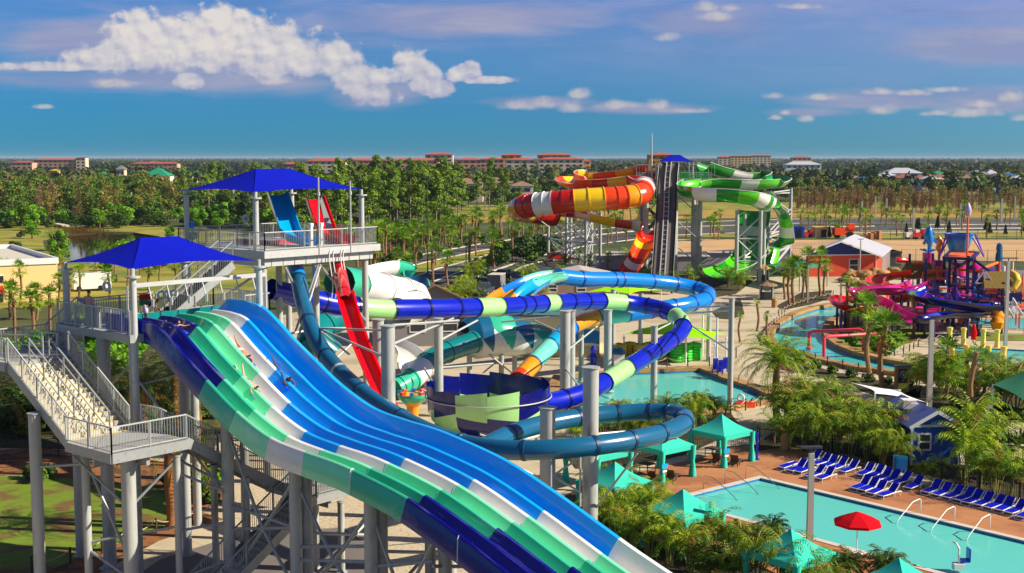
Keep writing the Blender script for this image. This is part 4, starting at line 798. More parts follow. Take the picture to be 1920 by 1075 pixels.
# ------------------------------------------------------------------ far tower with its orange and green slides
ft = thing('slide_tower', 'far grey slide tower with a small blue canopy, a raft conveyor and zigzag stairs', 'slide tower', G(1258, 520))
ZF = 15.7
A0, A1 = P(1192, 335, 205).x, P(1330, 335, 205).x
mb = MB(); mb.prism([(A0, 203), (A1, 203), (A1, 212), (A0, 212)], ZF - .3, ZF); mb.bar((A0, 203, ZF - .6), (A1, 203, ZF - .6), .25, .6); mb.obj('deck', GALV, ft)
mb = MB(); rail(mb, [Vector((A0, 203, ZF)), Vector((P(1238, 335, 203).x, 203, ZF))], gap=.4); rail(mb, [Vector((P(1274, 335, 203).x, 203, ZF)), Vector((A1, 203, ZF))], gap=.4); rail(mb, [Vector((A0, 212, ZF)), Vector((A1, 212, ZF))], gap=.4); mb.obj('railing', GALV_L, ft)
for u0, u1 in ((1193, 1216), (1292, 1318), (1328, 1340)):
    mb = MB(); a, b = P(u0, 325, 203.2), P(u1, 325, 203.2); a.z = b.z = ZF + .6; rail(mb, [a, b], h=1.7, gap=.5); mb.obj('railing', GALV_L, ft)
for x, y in ((A0 + 1.6, 203.6), (A0 + 1.6, 211), (A1 - 1.6, 203.6), (A1 - 1.6, 211), (P(1253, 335, 205).x, 205), (P(1262, 335, 204).x, 202)): column(ft, x, y, 0, ZF - .5, .35 if y > 202.5 else .6)
p = P(1306, 385, 204); column(ft, p.x, p.y, 0, p.z, .62)
mb = MB(); a, b = P(1222, 250, 204), P(1222, 334, 204); mb.cyl(b, a, .16, 8, r2=.1); mb.obj('mast', GALV_L, ft)
belt = [P(1255, 304, 206), P(1255, 305, 204), P(1254, 312, 202.5), P(1251, 345, 200), P(1249, 400, 194), P(1245, 470, 186), P(1240, 545, 178)]
mb = MB(); pts = curve_pts(belt, 6); mb.sweep(pts, [(-1.55, .3), (-1.55, -.5), (-1.3, -.5), (-1.3, -.1), (1.3, -.1), (1.3, -.5), (1.55, -.5), (1.55, .3)], lambda i, k: 1 if k in (0, 6) else 0); mb.obj('conveyor', [mat('weathered conveyor belt', (98, 92, 86), .8, var=.25, vs=.6), GALV_L], ft)
mb = MB()
for sx_ in (-.35, .35): mb.sweep(pts, [(sx_ - .07, .22), (sx_ + .07, .22), (sx_ + .07, -.05), (sx_ - .07, -.05)], close=True)
for q in resample(pts, 1.2): mb.bar(q + Vector((-.4, 0, .1)), q + Vector((.4, 0, .1)), .1, .1)
mb.obj('lift_rail', GALV_L, ft)
zz = ZF - .3; mb = MB(); y0 = 208
for k in range(5):
    xa, xb = P(1204, 0, y0).x, P(1240, 0, y0).x; a, b = (xa, xb) if k % 2 == 0 else (xb, xa); z1 = zz - 3.0
    flight(mb, Vector((b, y0 + (k % 2) * 1.3, zz)), Vector((a, y0 + (k % 2) * 1.3, z1)), (0, 1, 0), 1.2, 16, 0, 0, 0); mb.prism([(a - .8, y0 - .8), (a + .8, y0 - .8), (a + .8, y0 + 2.1), (a - .8, y0 + 2.1)], z1 - .15, z1); zz = z1
mb.obj('stair_flight', STEEL_D, ft)
sg = []
for z0 in (2, 6, 10): sg += [((A0 + 1.6, 203.6, z0), (P(1253, 0, 205).x, 205, z0 + 4)), ((A1 - 1.6, 203.6, z0), (P(1262, 0, 202).x, 202, z0 + 4)), ((A0 + 1.6, 203.6, z0 + 4), (A0 + 1.6, 211, z0)), ((A1 - 1.6, 203.6, z0), (A1 - 1.6, 211, z0 + 4)), ((A0 + 1.6, 203.6, z0 + 4), (A1 - 1.6, 203.6, z0 + 4))]
brace(ft, sg, .09, GALV)
mb = MB(); mb.prism([(A0 + 1.6, 206), (P(1232, 0, 206).x, 206), (P(1232, 0, 206).x, 206.2), (A0 + 1.6, 206.2)], ZF, ZF + 1.2); mb.obj('raft_gate', S_DRED, ft)
mb = MB(); mb.prism([(P(1278, 0, 206).x, 206), (A1, 206), (A1, 206.2), (P(1278, 0, 206).x, 206.2)], ZF, ZF + 1.2); mb.obj('raft_gate', S_GREEN, ft)
cz = 18.4; xl, xr = P(1236, 305, 204).x, P(1300, 305, 204).x
shade('shade_canopy', 'small blue shade canopy on the far conveyor tower between orange and green slides', 'canopy', [(xl, 203.2, cz), (xr, 203.2, cz), (xr, 208.5, cz), (xl, 208.5, cz)], (xl + 1.9, 205.8, cz + 1.15), (xr - 1.9, 205.8, cz + 1.15), [(xl + .1, 203.3, ZF, cz), (xr - .1, 203.3, ZF, cz), (xr - .1, 208.4, ZF, cz), (xl + .1, 208.4, ZF, cz)], .1, CANVAS, sag=.1, zdeck=ZF)
og = thing('raft_slide', 'orange, yellow, red and white banded raft slide winding left of the far tower', 'water slide', G(1100, 510))
OC = [P(1212, 324, 208), P(1170, 333, 209), P(1110, 340, 210), P(1072, 340, 208), P(1064, 346, 203.5), P(1090, 353, 200), P(1140, 351, 199.5), P(1185, 346, 199), P(1206, 353, 196.5), P(1198, 365, 193.5), P(1160, 371, 192), P(1100, 375, 191.5), P(1040, 380, 192), P(990, 386, 194), P(973, 393, 199), P(990, 398, 205), P(1040, 405, 208), P(1080, 409, 207), P(1112, 417, 204), P(1150, 425, 203), P(1192, 432, 202.5), P(1211, 441, 201), P(1211, 457, 199), P(1204, 477, 197), P(1195, 497, 195), P(1180, 517, 193)]
OM = [S_ORANGE, S_YELLOW, S_DRED, S_WHITE, S_AMBER]
flume(og, OC[:9], 1.55, 1.35, [(0, 0), (.5, 4), (1.2, 0), (2.0, 1), (2.9, 0), (4.1, 4), (4.6, 0), (5.4, 2), (6.0, 1), (6.8, 0)], OM, inner=None, bank=lambda t: -.35 if 2.3 < t < 5 else 0, rim=3)
tube_slide(og, OC[8:17], 1.72, [(0, 3), (.35, 0), (1.3, 4), (1.75, 0), (2.5, 1), (3.4, 2), (4.05, 3), (4.62, 2), (5.2, 4), (6.3, 1), (7, 2)], [.02, .7, 1.3, 1.75, 2.1, 2.5, 2.95, 3.4, 3.72, 4.05, 4.33, 4.62, 4.9, 5.2, 6.3, 7], 28, mats=OM)
flume(og, OC[16:], 1.5, 1.2, [(0, 1), (.6, 2), (1.2, 3), (2, 1), (2.7, 1), (3.1, 2), (3.8, 3), (4.6, 2), (5.4, 0), (6.0, 1), (6.6, 0), (7.4, 2), (7.9, 3), (8.5, 2)], OM, rim=0, bank=lambda t: .5 if 3.8 < t < 5.6 else .1)
gc = [(1028, 399, 487), (1062, 404, 495), (1070, 404, 494), (1098, 398, 501), (1109, 400, 498), (1125, 399, 507)]
cols = []
for u, vt, vb in gc:
    b = G(u, vb); tp = P(u, vt, b.y); column(og, b.x, b.y, 0, tp.z, .27); cols.append((b, tp.z))
sg = []
for (a, za), (b, zb) in ((cols[0], cols[1]), (cols[1], cols[3]), (cols[3], cols[4]), (cols[3], cols[5]), (cols[2], cols[4]), (cols[0], cols[3])):
    for f0, f1 in ((.08, .45), (.45, .08), (.45, .45), (.45, .85), (.85, .5)): sg.append((a + Vector((0, 0, za * f0)), b + Vector((0, 0, zb * f1))))
sg += [(P(985, 402, 195), P(1028, 402, 205)), (P(1000, 404, 200), P(1028, 425, 205))]
brace(og, sg, .11, GALV_L)
gn = thing('raft_slide', 'bright green and white raft slide winding right of the far tower into a steep wall', 'water slide', G(1420, 520))
GC = [P(1316, 321, 208), P(1350, 332, 210), P(1392, 341, 213), P(1430, 340, 214), P(1460, 344, 210), P(1446, 353, 205), P(1400, 355, 203), P(1340, 353, 202), P(1297, 359, 200), P(1284, 370, 196.5), P(1318, 376, 193), P(1370, 379, 192), P(1415, 385, 192.5), P(1440, 396, 195)]
GM = [S_GREEN, S_LGREEN, S_WHITE]
flume(gn, GC, 1.6, 1.5, [(0, 0), (1.3, 2), (2.2, 0), (3.2, 0), (4.2, 0), (5.0, 1), (5.7, 2), (6.3, 0), (7.3, 1), (8.2, 0), (9.7, 2), (10.5, 0), (11.2, 1), (11.9, 2), (12.5, 0), (12.8, 2)], GM, rim=2, bank=lambda t: .3 if 3 < t < 5 or t > 8 else 0)
flume(gn, [P(1418, 396, 207), P(1416, 425, 206.5), P(1413, 455, 206), P(1408, 482, 204), P(1394, 502, 199), P(1372, 515, 193), P(1348, 522, 187)], 2.5, 1.3, [(0, 0), (1.0, 2), (1.55, 0), (2.2, 1), (2.9, 0), (3.4, 1), (4.2, 0), (4.8, 1)], GM, rim=2, name='drop_wall')
flume(gn, [P(1440, 384, 197), P(1453, 396, 201), P(1462, 418, 204), P(1464, 445, 205), P(1461, 475, 205), P(1452, 508, 203)], 1.5, 1.5, [(0, 0), (1.4, 1), (2.2, 2), (3.0, 0), (3.8, 1)], GM, rim=2, name='drop_wall', bank=-.9)
gc = [(1380, 395, 534), (1394, 400, 522), (1424, 395, 534), (1431, 395, 524), (1438, 402, 518), (1480, 353, 497)]
cols = []
for u, vt, vb in gc:
    b = G(u, vb); tp = P(u, vt, b.y); column(gn, b.x, b.y, 0, tp.z, .3); cols.append((b, tp.z))
sg = []
for (a, za), (b, zb) in ((cols[0], cols[2]), (cols[3], cols[5]), (cols[1], cols[4]), (cols[4], cols[5])):
    for f0, f1 in ((.02, .32), (.62, .32), (.32, .32), (.62, .62), (.62, .92), (.32, .62)): sg.append((a + Vector((0, 0, za * f0)), b + Vector((0, 0, zb * f1 * min(1, za / zb)))))
sg += [(P(1440, 363, 200), P(1480, 362, 215)), (P(1440, 366, 200), P(1480, 395, 215)), (P(1450, 361, 201), P(1480, 357, 215))]
brace(gn, sg, .12, GALV_L)

# ------------------------------------------------------------------ vegetation
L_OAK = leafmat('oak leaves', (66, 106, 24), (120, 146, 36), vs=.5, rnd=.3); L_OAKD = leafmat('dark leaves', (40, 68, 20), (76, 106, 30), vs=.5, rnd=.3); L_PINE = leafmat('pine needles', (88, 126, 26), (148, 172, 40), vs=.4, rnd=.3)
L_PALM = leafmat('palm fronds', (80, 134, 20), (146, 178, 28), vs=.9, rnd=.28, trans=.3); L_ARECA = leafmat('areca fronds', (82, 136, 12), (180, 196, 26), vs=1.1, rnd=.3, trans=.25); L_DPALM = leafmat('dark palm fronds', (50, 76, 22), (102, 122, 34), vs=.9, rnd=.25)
L_DEAD = leafmat('dry palm fronds', (150, 110, 44), (186, 140, 60), rnd=.2); L_BARE = leafmat('bare twigs', (146, 116, 86), (178, 150, 120), vs=.3, rnd=.25, trans=0); L_OLIVE = leafmat('olive leaves', (122, 120, 46), (162, 150, 66), rnd=.3); L_LIME = leafmat('fresh green leaves', (84, 150, 10), (140, 190, 30), rnd=.2, trans=.35)
def cards(cen, size, outward=None, flat=.0, aspect=1.0, seed=1):
    """one small leaf-sized quad per centre; arrays of vertices and faces"""
    q = np.random.RandomState(seed); n = len(cen); size = np.broadcast_to(np.asarray(size, float), (n,))
    nrm = q.normal(size=(n, 3)); nrm /= np.linalg.norm(nrm, axis=1)[:, None]
    if outward is not None: nrm = nrm * .75 + outward; nrm[:, 2] += .25; nrm /= np.linalg.norm(nrm, axis=1)[:, None]
    a = np.cross(nrm, q.normal(size=(n, 3))); a /= np.linalg.norm(a, axis=1)[:, None]; b = np.cross(nrm, a)
    a *= (size * (.7 + .6 * q.rand(n)))[:, None] / 2; b *= (size * aspect * (.7 + .6 * q.rand(n)))[:, None] / 2
    v = np.stack([cen - a - b * .6, cen + a * .7 - b, cen + a + b * .7, cen - a * .6 + b], 1).reshape(-1, 3)
    f = np.arange(4 * n).reshape(-1, 4); return v, f
def blob_pts(blobs, n, seed=1):
    q = np.random.RandomState(seed); w = np.array([b[3] * b[4] * b[5] for b in blobs]) ** .67; idx = q.choice(len(blobs), n, p=w / w.sum()); B = np.array(blobs)[idx]
    d = q.normal(size=(n, 3)); d /= np.linalg.norm(d, axis=1)[:, None]; r = q.rand(n) ** .33 * .55 + .5; return B[:, :3] + d * B[:, 3:] * r[:, None], d, idx
def np_mesh(mb, v, f, mi):
    b = len(mb.v); mb.v.extend(map(tuple, v)); mb.f.extend(map(tuple, (f + b))); mb.m.extend([int(x) for x in np.broadcast_to(mi, (len(f),))])
def limbs(mb, h, r, n, spread, z0=.35, seed=1, up=.5, mi=0):
    q = random.Random(seed); mb.tube([(0, 0, 0), (.03 * h * q.uniform(-1, 1), .02 * h, h * .4), (.04 * h * q.uniform(-1, 1), .03 * h * q.uniform(-1, 1), h * .92)], [r, r * .75, r * .25], 7, mi)
    for k in range(n):
        a = q.uniform(0, 6.28); z = h * q.uniform(z0, .8); L = spread * q.uniform(.6, 1.1); e = Vector((math.cos(a) * L, math.sin(a) * L, z + up * L))
        mb.tube([(0, 0, z), (e.x * .5, e.y * .5, z + up * L * .35), e], [r * .4, r * .28, r * .1], 5, mi)
class Kind:
    def __init__(s, root, cat): s.r, s.c, s.n = root, cat, 0
    def put(s, loc, rz=None, sc=1.0, label='', group=None):
        rz = rng.uniform(0, 6.28) if rz is None else rz; s.n += 1
        if s.n == 1:
            dup_cache(s.r); place(s.r, loc, rz, sc); tag(s.r, label, s.c, group); return s.r
        return dup(s.r, loc, rz, sc, label, group, s.c)
def dup_cache(root):
    for k in root.children_recursive + [root]: KIDS[k.name] = list(k.children)
def tree_kind(name, cat, trunk, tm, crown, cms):
    t = thing(name, '', cat); trunk.obj('trunk', tm, t, smooth=40); crown.obj('crown', cms, t); return Kind(t, cat)
def broadleaf(seed, h, w, mats, n=1500, size=.62, trunk=BARK, name='broadleaf_tree'):
    q = random.Random(seed); tb = MB(); limbs(tb, h * .75, .26, 7, w * .4, .3, seed); blobs = []
    for k in range(15):
        a = q.uniform(0, 6.28); rr = w * .5 * math.sqrt(q.random()) * .8; z = h * q.uniform(.36, .88); s_ = w * q.uniform(.13, .24) * (1.15 - .3 * z / h); blobs.append((rr * math.cos(a) * (1.25 - .6 * z / h), rr * math.sin(a) * (1.25 - .6 * z / h), z, s_, s_, s_ * .8))
    p, d, idx = blob_pts(blobs, n, seed); v, f = cards(p, size, d, seed=seed); cb = MB(); np_mesh(cb, v, f, (idx % 3 == 0).astype(int)); return tree_kind(name, 'tree', tb, trunk, cb, mats)
OAKS = [broadleaf(21, 11, 11, [L_OAK, L_OAKD]), broadleaf(22, 12, 9, [L_OAK, L_OLIVE]), broadleaf(23, 9.5, 11, [L_OAKD, L_OAK])]
def pine(seed, h):
    q = random.Random(seed); tb = MB(); lean = q.uniform(-.6, .6); tb.tube([(0, 0, 0), (lean * .4, 0, h * .5), (lean, q.uniform(-.3, .3), h)], [.2, .15, .05], 7); blobs = []
    for k in range(15):
        z = h * (.42 + .56 * (k / 14)); a = q.uniform(0, 6.28); rr = q.uniform(.5, 2.3) * (1.15 - .55 * (k / 14)); x, y = lean * z / h + rr * math.cos(a), rr * math.sin(a); blobs.append((x, y, z, q.uniform(.8, 1.5), q.uniform(.8, 1.5), q.uniform(.45, .8)))
        tb.tube([(lean * z / h, 0, z - .5), (x, y, z)], [.06, .025], 4)
    p, d, idx = blob_pts(blobs, 1300, seed); v, f = cards(p, .5, d, aspect=.7, seed=seed); cb = MB(); np_mesh(cb, v, f, (idx % 4 == 0).astype(int)); return tree_kind('pine_tree', 'pine', tb, PALEBARK, cb, [L_PINE, L_OAK])
PINES = [pine(31, 17), pine(32, 16), pine(33, 18.5)]
def bare(seed, h, mats, n=420, leafy=0, name='bare_tree'):
    q = random.Random(seed); tb = MB(); tb.tube([(0, 0, 0), (q.uniform(-.2, .2), 0, h * .5), (q.uniform(-.3, .3), 0, h)], [.15, .1, .02], 6); cb = MB()
    for k in range(n):
        z = h * q.uniform(.22, .97); a = q.uniform(0, 6.28); L = q.uniform(.5, 2.0) * (1.1 - .7 * z / h); rr = q.uniform(0, .8) * (1.1 - z / h); p = Vector((rr * math.cos(a), rr * math.sin(a), z)); e = p + Vector((math.cos(a) * L, math.sin(a) * L, L * q.uniform(.5, 1.3))); w = Vector((-math.sin(a), math.cos(a), 0)) * q.uniform(.05, .11); cb.add([p - w, p + w, e], [(0, 1, 2)], 0)
    if leafy:
        c = np.array([[q.gauss(0, 1.2) * (1.1 - .5 * t), q.gauss(0, 1.2) * (1.1 - .5 * t), h * (.3 + .65 * t)] for t in (q.random() for _ in range(leafy))]); v, f = cards(c, .45, seed=seed); np_mesh(cb, v, f, 1)
    return tree_kind(name, 'tree', tb, PALEBARK, cb, mats)
BARES = [bare(41, 10, [L_BARE]), bare(42, 9, [L_BARE]), bare(43, 11, [L_BARE, L_OLIVE], 340, 260), bare(44, 11.5, [L_BARE, L_OAK], 300, 420)]
def fan_frond(cb, base, az, el, L, q, mi=0, rad=.75, nl=9):
    d = Vector((math.cos(az) * math.cos(el), math.sin(az) * math.cos(el), math.sin(el))); tip = base + d * L; tip.z -= .12 * L; side = Vector((-math.sin(az), math.cos(az), 0)); up = side.cross(d); w = side * .025
    cb.add([base - w, base + w, tip + w * .6, tip - w * .6], [(0, 1, 2, 3)], mi)
    for k in range(nl):
        a = (k / (nl - 1) - .5) * 3.7; e = tip + (d * math.cos(a) + side * math.sin(a) - up * (.25 + .3 * q.random()) * abs(math.sin(a / 2)) ) * rad * (1 - .25 * abs(a) / 1.8); e.z -= .18 * rad * q.random()
        n = (e - tip).cross(up).normalized() * rad * .1; m = tip.lerp(e, .55); cb.add([tip, m - n, e, m + n], [(0, 1, 2, 3)], mi)
def fanpalm(seed, h, n=26, mats=None, rad=.8, L=.95, tm=PBARK, tr=.17, dead=3, name='cabbage_palm'):
    q = random.Random(seed); tb = MB(); N = 6; tb.tube([(.12 * math.sin(k * .8 + seed), .1 * math.cos(k), h * k / N) for k in range(N + 1)], [tr * 1.25] + [tr * (1 + .1 * (k % 2)) for k in range(N)], 8); top = Vector((.12 * math.sin(N * .8 + seed), .1 * math.cos(N), h)); cb = MB()
    for k in range(n): fan_frond(cb, top + Vector((0, 0, q.uniform(-.25, .1))), k * 2.4 + q.uniform(-.2, .2), R(78 - 118 * ((k + .5) / n) ** .8), L * q.uniform(.85, 1.15), q, 0, rad * q.uniform(.85, 1.1))
    for k in range(dead): fan_frond(cb, top + Vector((0, 0, -.35)), q.uniform(0, 6.28), R(-60), L * .7, q, 1, rad * .7, 6)
    return tree_kind(name, 'palm', tb, tm, cb, mats or [L_PALM, L_DEAD])
SABALS = [fanpalm(51, 4.8), fanpalm(52, 5.6, 22), fanpalm(53, 4.2, 28)]; SABAL_S = fanpalm(54, 2.6, 20, rad=.6, L=.7, tr=.14); YOUNG = fanpalm(56, 3.9, 11, rad=.5, L=.45, tr=.16, dead=0, name='young_palm')
def feather(cb, base, az, el, L, q, mi=0, nl=15, lw=.045, ll=.42, droop=.75):
    pts = []; p = Vector(base); e = el; S = 7
    for k in range(S + 1):
        pts.append(p.copy()); p = p + Vector((math.cos(az) * math.cos(e), math.sin(az) * math.cos(e), math.sin(e))) * (L / S); e -= droop / S * (1 + k * .35)
    side = Vector((-math.sin(az), math.cos(az), 0))
    for a, b in zip(pts, pts[1:]): w = side * .016; cb.add([a - w, a + w, b + w, b - w], [(0, 1, 2, 3)], mi)
    for k in range(nl):
        t = (k + .8) / nl * S; i = min(S - 1, int(t)); c = pts[i].lerp(pts[i + 1], t - i); d = (pts[i + 1] - pts[i]).normalized(); up = side.cross(d); l = ll * (1 - .75 * abs(t / S - .42) ** 1.3) * q.uniform(.85, 1.15)
        for sg in (-1, 1):
            e_ = c + (side * sg * .8 + d * .62 - up * -.22) * l; e_.z -= .34 * l * q.uniform(.3, 1.4); m = c.lerp(e_, .5) + up * .05 * l; w = d * lw; cb.add([c, m - w, e_, m + w], [(0, 1, 2, 3)], mi)
L_RACH = mat('yellow frond stalk', (176, 170, 60), .6, var=.15)
def areca(seed, h=3.4, ns=6, nf=6, mats=None, name='areca_palm', spread=.6):
    q = random.Random(seed); tb = MB(); cb = MB()
    for s_ in range(ns):
        a = s_ * 6.28 / ns + q.uniform(-.6, .6); ln = q.uniform(.1, spread); hh = h * q.uniform(.25, .62); top = Vector((math.cos(a) * ln, math.sin(a) * ln, hh)); b0 = Vector((math.cos(a) * ln * .35, math.sin(a) * ln * .35, 0)); tb.tube([b0, b0.lerp(top, .5) + Vector((0, 0, .05)), top], [.055, .045, .035], 5)
        for k in range(nf):
            az, el, L = a + k * 2.4 + q.uniform(-.4, .4), R(q.uniform(48, 88)), h * q.uniform(.48, .72); feather(cb, top, az, el, L, q, 1 if q.random() < .07 else 0, 15, .036, .4, 1.25)
            pts = []; p = Vector(top); e = el
            for i in range(6): pts.append(p.copy()); p = p + Vector((math.cos(az) * math.cos(e), math.sin(az) * math.cos(e), math.sin(e))) * (L / 7); e -= 1.25 / 7 * (1 + i * .35)
            cb.tube(pts, [.03, .026, .022, .018, .014, .01], 3, 2, caps=False)
    return tree_kind(name, 'palm', tb, CANE, cb, (mats or [L_ARECA, L_DEAD]) + [L_RACH])
CANE = mat('green cane stem', (150, 146, 70), .6, var=.2)
ARECAS = [areca(61), areca(62, 3.9, 5, 6), areca(63, 3.1, 7, 6), areca(64, 3.5, 6, 7, [L_PALM, L_DEAD])]
def datepalm(seed, h, n=40, L=2.6, mats=None, tm=PBARK, tr=.2, name='feather_palm', nl=22):
    q = random.Random(seed); tb = MB(); tb.tube([(.05 * math.sin(k), 0, h * k / 8) for k in range(9)], [tr * 1.3] + [tr * (1 + .12 * (k % 2)) for k in range(8)], 9); cb = MB()
    for k in range(n): t = (k + .5) / n; feather(cb, Vector((.05 * math.sin(8), 0, h - .05)), k * 2.4 + q.uniform(-.2, .2), R(84 - 98 * t), L * q.uniform(.85, 1.1), q, 1 if t > .9 else 0, nl, .03, .4, .9)
    return tree_kind(name, 'palm', tb, tm, cb, mats or [L_PALM, L_DEAD])
DATE = datepalm(71, 3.9, 44, 2.9, [L_ARECA, L_DEAD]); PYGMY = datepalm(73, 1.9, 30, 1.35, [L_DPALM, L_DEAD], tr=.1, name='pygmy_date_palm', nl=20); BIGDATE = datepalm(74, 4.6, 46, 3.3, [L_DPALM, L_DEAD], tm=ABARK, tr=.28)
def shrub(seed, h, w, mats, n=500, size=.22, name='shrub'):
    q = random.Random(seed); tb = MB(); limbs(tb, h * .6, .05, 5, w * .3, .1, seed); blobs = [(q.uniform(-.3, .3) * w, q.uniform(-.3, .3) * w, h * q.uniform(.3, .75), w * .26, w * .26, h * .24) for _ in range(8)]; p, d, idx = blob_pts(blobs, n, seed); v, f = cards(p, size, d, seed=seed); cb = MB(); np_mesh(cb, v, f, (idx % 3 == 0).astype(int))
    return tree_kind(name, 'shrub', tb, BARK, cb, mats)
SHRUB = shrub(81, 1.4, 1.6, [L_OAK, L_OAKD]); SHRUBL = shrub(82, 1.9, 2.0, [L_LIME, L_PALM]); SHRUBB = shrub(83, 3.6, 5.0, [L_OAKD, L_OAK], 1400, .34, 'dense_shrub'); CONE = None
q_ = random.Random(5); tb = MB(); tb.tube([(0, 0, 0), (0, 0, 3.4)], [.09, .02], 6); c_ = np.array([[math.cos(a) * r_, math.sin(a) * r_, z] for a, r_, z in ((q_.uniform(0, 6.28), (1 - z / 3.8) * .95 * math.sqrt(q_.random()), z) for z in (q_.uniform(.3, 3.6) for _ in range(520)))]); v, f = cards(c_, .3, seed=4); cb = MB(); np_mesh(cb, v, f, 0); CONE = tree_kind('conical_evergreen', 'tree', tb, BARK, cb, [L_OAKD])
JUNG = broadleaf(24, 6.0, 5.5, [L_LIME, L_PALM], 900, .45, name='small_tree')
# -- far forest: one mass
def far_forest():
    q = np.random.RandomState(9); C, S, D, M = [], [], [], []
    d = 640.0
    while d < 11000:
        hw = (1010 + 60) / 2400 * d; step = 7.5 if d < 2500 else 11; n = int(2 * hw / step)
        k = 70 if d < 1000 else 36 if d < 1800 else 16 if d < 3500 else 7
        x = np.linspace(-hw, hw, n) + q.uniform(-.5, .5, n) * step; y = d + q.uniform(-.05, .05, n) * d; h = q.uniform(8.5, 14, n) * np.where(d > 2500, .95, 1) + 2.5 * np.sin(x * .011 + d) ; r = q.uniform(3.2, 5.6, n) * (1.3 if d > 2500 else 1)
        keep = q.rand(n) > .12
        for xi, yi, hi, ri in zip(x[keep], y[keep], h[keep], r[keep]):
            if 1050 < yi < 1330 and -80 < xi - 0 < 90 and False: continue
            dd = q.normal(size=(k, 3)); dd /= np.linalg.norm(dd, axis=1)[:, None]; dd[:, 2] = np.abs(dd[:, 2]) * 1.0 - .12; rr = q.uniform(.6, 1.05, (k, 1))
            C.append(np.array([xi, yi, hi * .45]) + dd * rr * np.array([ri, ri, hi * .55])); D.append(dd); S.append(np.full(k, max(1.3, d / 900) * (1.5 if d < 1000 else 1.9))); M.append(np.full(k, int(q.rand() * 3)))
        d *= 1.085
    C, S, D, M = np.concatenate(C), np.concatenate(S), np.concatenate(D), np.concatenate(M); v, f = cards(C, S, D, seed=3)
    me = bpy.data.meshes.new('far_forest'); n = len(f); me.vertices.add(4 * n); me.vertices.foreach_set('co', v.astype(np.float32).ravel()); me.loops.add(4 * n); me.loops.foreach_set('vertex_index', f.astype(np.int32).ravel()); me.polygons.add(n); me.polygons.foreach_set('loop_start', np.arange(0, 4 * n, 4, dtype=np.int32)); me.polygons.foreach_set('loop_total', np.full(n, 4, dtype=np.int32)); me.polygons.foreach_set('material_index', M.astype(np.int32)); me.update(calc_edges=True)
    for m_ in (L_FF1, L_FF2, L_FF3): me.materials.append(m_)
    o = bpy.data.objects.new('far_forest', me); COL.objects.link(o); return tag(o, kind='stuff')
L_FF1 = leafmat('distant leaves', (52, 76, 34), (84, 100, 42), vs=.004, rnd=0); L_FF2 = leafmat('distant dark leaves', (36, 58, 38), (56, 80, 44), vs=.004, rnd=0); L_FF3 = leafmat('distant olive leaves', (84, 92, 40), (108, 112, 52), vs=.004, rnd=0)
far_forest()
# -- woods
def scatter(n, poly, sep, seed):
    """n points in a pixel-outlined patch of ground, at least sep metres apart"""
    q = random.Random(seed); pts = [Vector(p) for p in gp(poly)]; xs = [p.x for p in pts]; ys = [p.y for p in pts]; out = []; tries = 0
    us = [p[0] for p in poly]; vs_ = [p[1] for p in poly]
    def inside(u, v):
        c = False
        for (x1, y1), (x2, y2) in zip(poly, poly[1:] + poly[:1]):
            if (y1 > v) != (y2 > v) and u < (x2 - x1) * (v - y1) / (y2 - y1) + x1: c = not c
        return c
    while len(out) < n and tries < n * 40:
        tries += 1; u, v = q.uniform(min(us), max(us)), q.uniform(min(vs_), max(vs_))
        if not inside(u, v): continue
        p = G(u, v)
        if all((p - o).length > sep for o in out): out.append(p)
    return out
def wood(kinds, pts, s0, s1, label, group, wts=None):
    for p in pts: k = rng.choices(kinds, wts)[0]; k.put(p, None, rng.uniform(s0, s1), label, group)
wood(PINES, scatter(46, [(560, 396), (860, 396), (880, 425), (850, 448), (690, 478), (600, 462), (560, 440)], 3.5, 1), .85, 1.06, 'tall thin trunked pine in the wood behind the upper slide tower', 'pines behind the upper tower')
wood(PINES, scatter(26, [(560, 378), (880, 378), (960, 388), (950, 400), (560, 398)], 5, 2), .85, 1.05, 'tall pine at the back of the wood behind the upper slide tower', 'pines at the back of the wood')
wood(PINES + OAKS, scatter(26, [(340, 388), (560, 388), (560, 430), (480, 428), (340, 410)], 5, 3), .7, 1.0, 'dark tree in the wood seen under the upper blue canopy', 'trees seen under the upper canopy', [2, 2, 2, 1, 1, 1])
wood(OAKS + [SHRUBB], scatter(24, [(560, 440), (700, 470), (860, 430), (870, 446), (700, 492), (560, 470)], 3, 4), .4, .6, 'dark understorey tree at the foot of the pine wood', 'understorey at the foot of the pines', [1, 1, 1, 1])
wood(BARES, scatter(60, [(-40, 390), (200, 388), (340, 392), (350, 412), (200, 424), (60, 426), (-40, 424)], 3.0, 5), .9, 1.2, 'leafless brown grey tree in the wood beyond the pond', 'bare trees beyond the pond', [2, 2, 3, 3])
wood(OAKS, scatter(40, [(-40, 366), (340, 366), (345, 395), (200, 392), (-40, 392)], 6, 6), .75, 1.05, 'green tree behind the bare wood left of the blue canopies', 'green trees behind the bare wood')
wood(OAKS, scatter(12, [(180, 408), (340, 400), (350, 424), (190, 424)], 4, 7), .55, .8, 'bushy green tree at the edge of the meadow beyond the pond', 'bushy trees beyond the pond')
wood(OAKS, scatter(34, [(-40, 345), (560, 345), (560, 372), (-40, 366)], 9, 8), .8, 1.1, 'distant green tree left of the upper blue canopy', 'distant trees on the left')
wood(OAKS, scatter(40, [(840, 348), (1300, 345), (1300, 372), (840, 376)], 7, 9), .7, 1.0, 'green tree between the red roofed hotels and the brown roofed houses', 'trees below the hotels')
wood(OAKS, scatter(26, [(930, 384), (1260, 376), (1260, 396), (1000, 398), (930, 402)], 5, 10), .45, .75, 'low olive green tree behind the orange raft slide', 'low trees behind the orange slide')
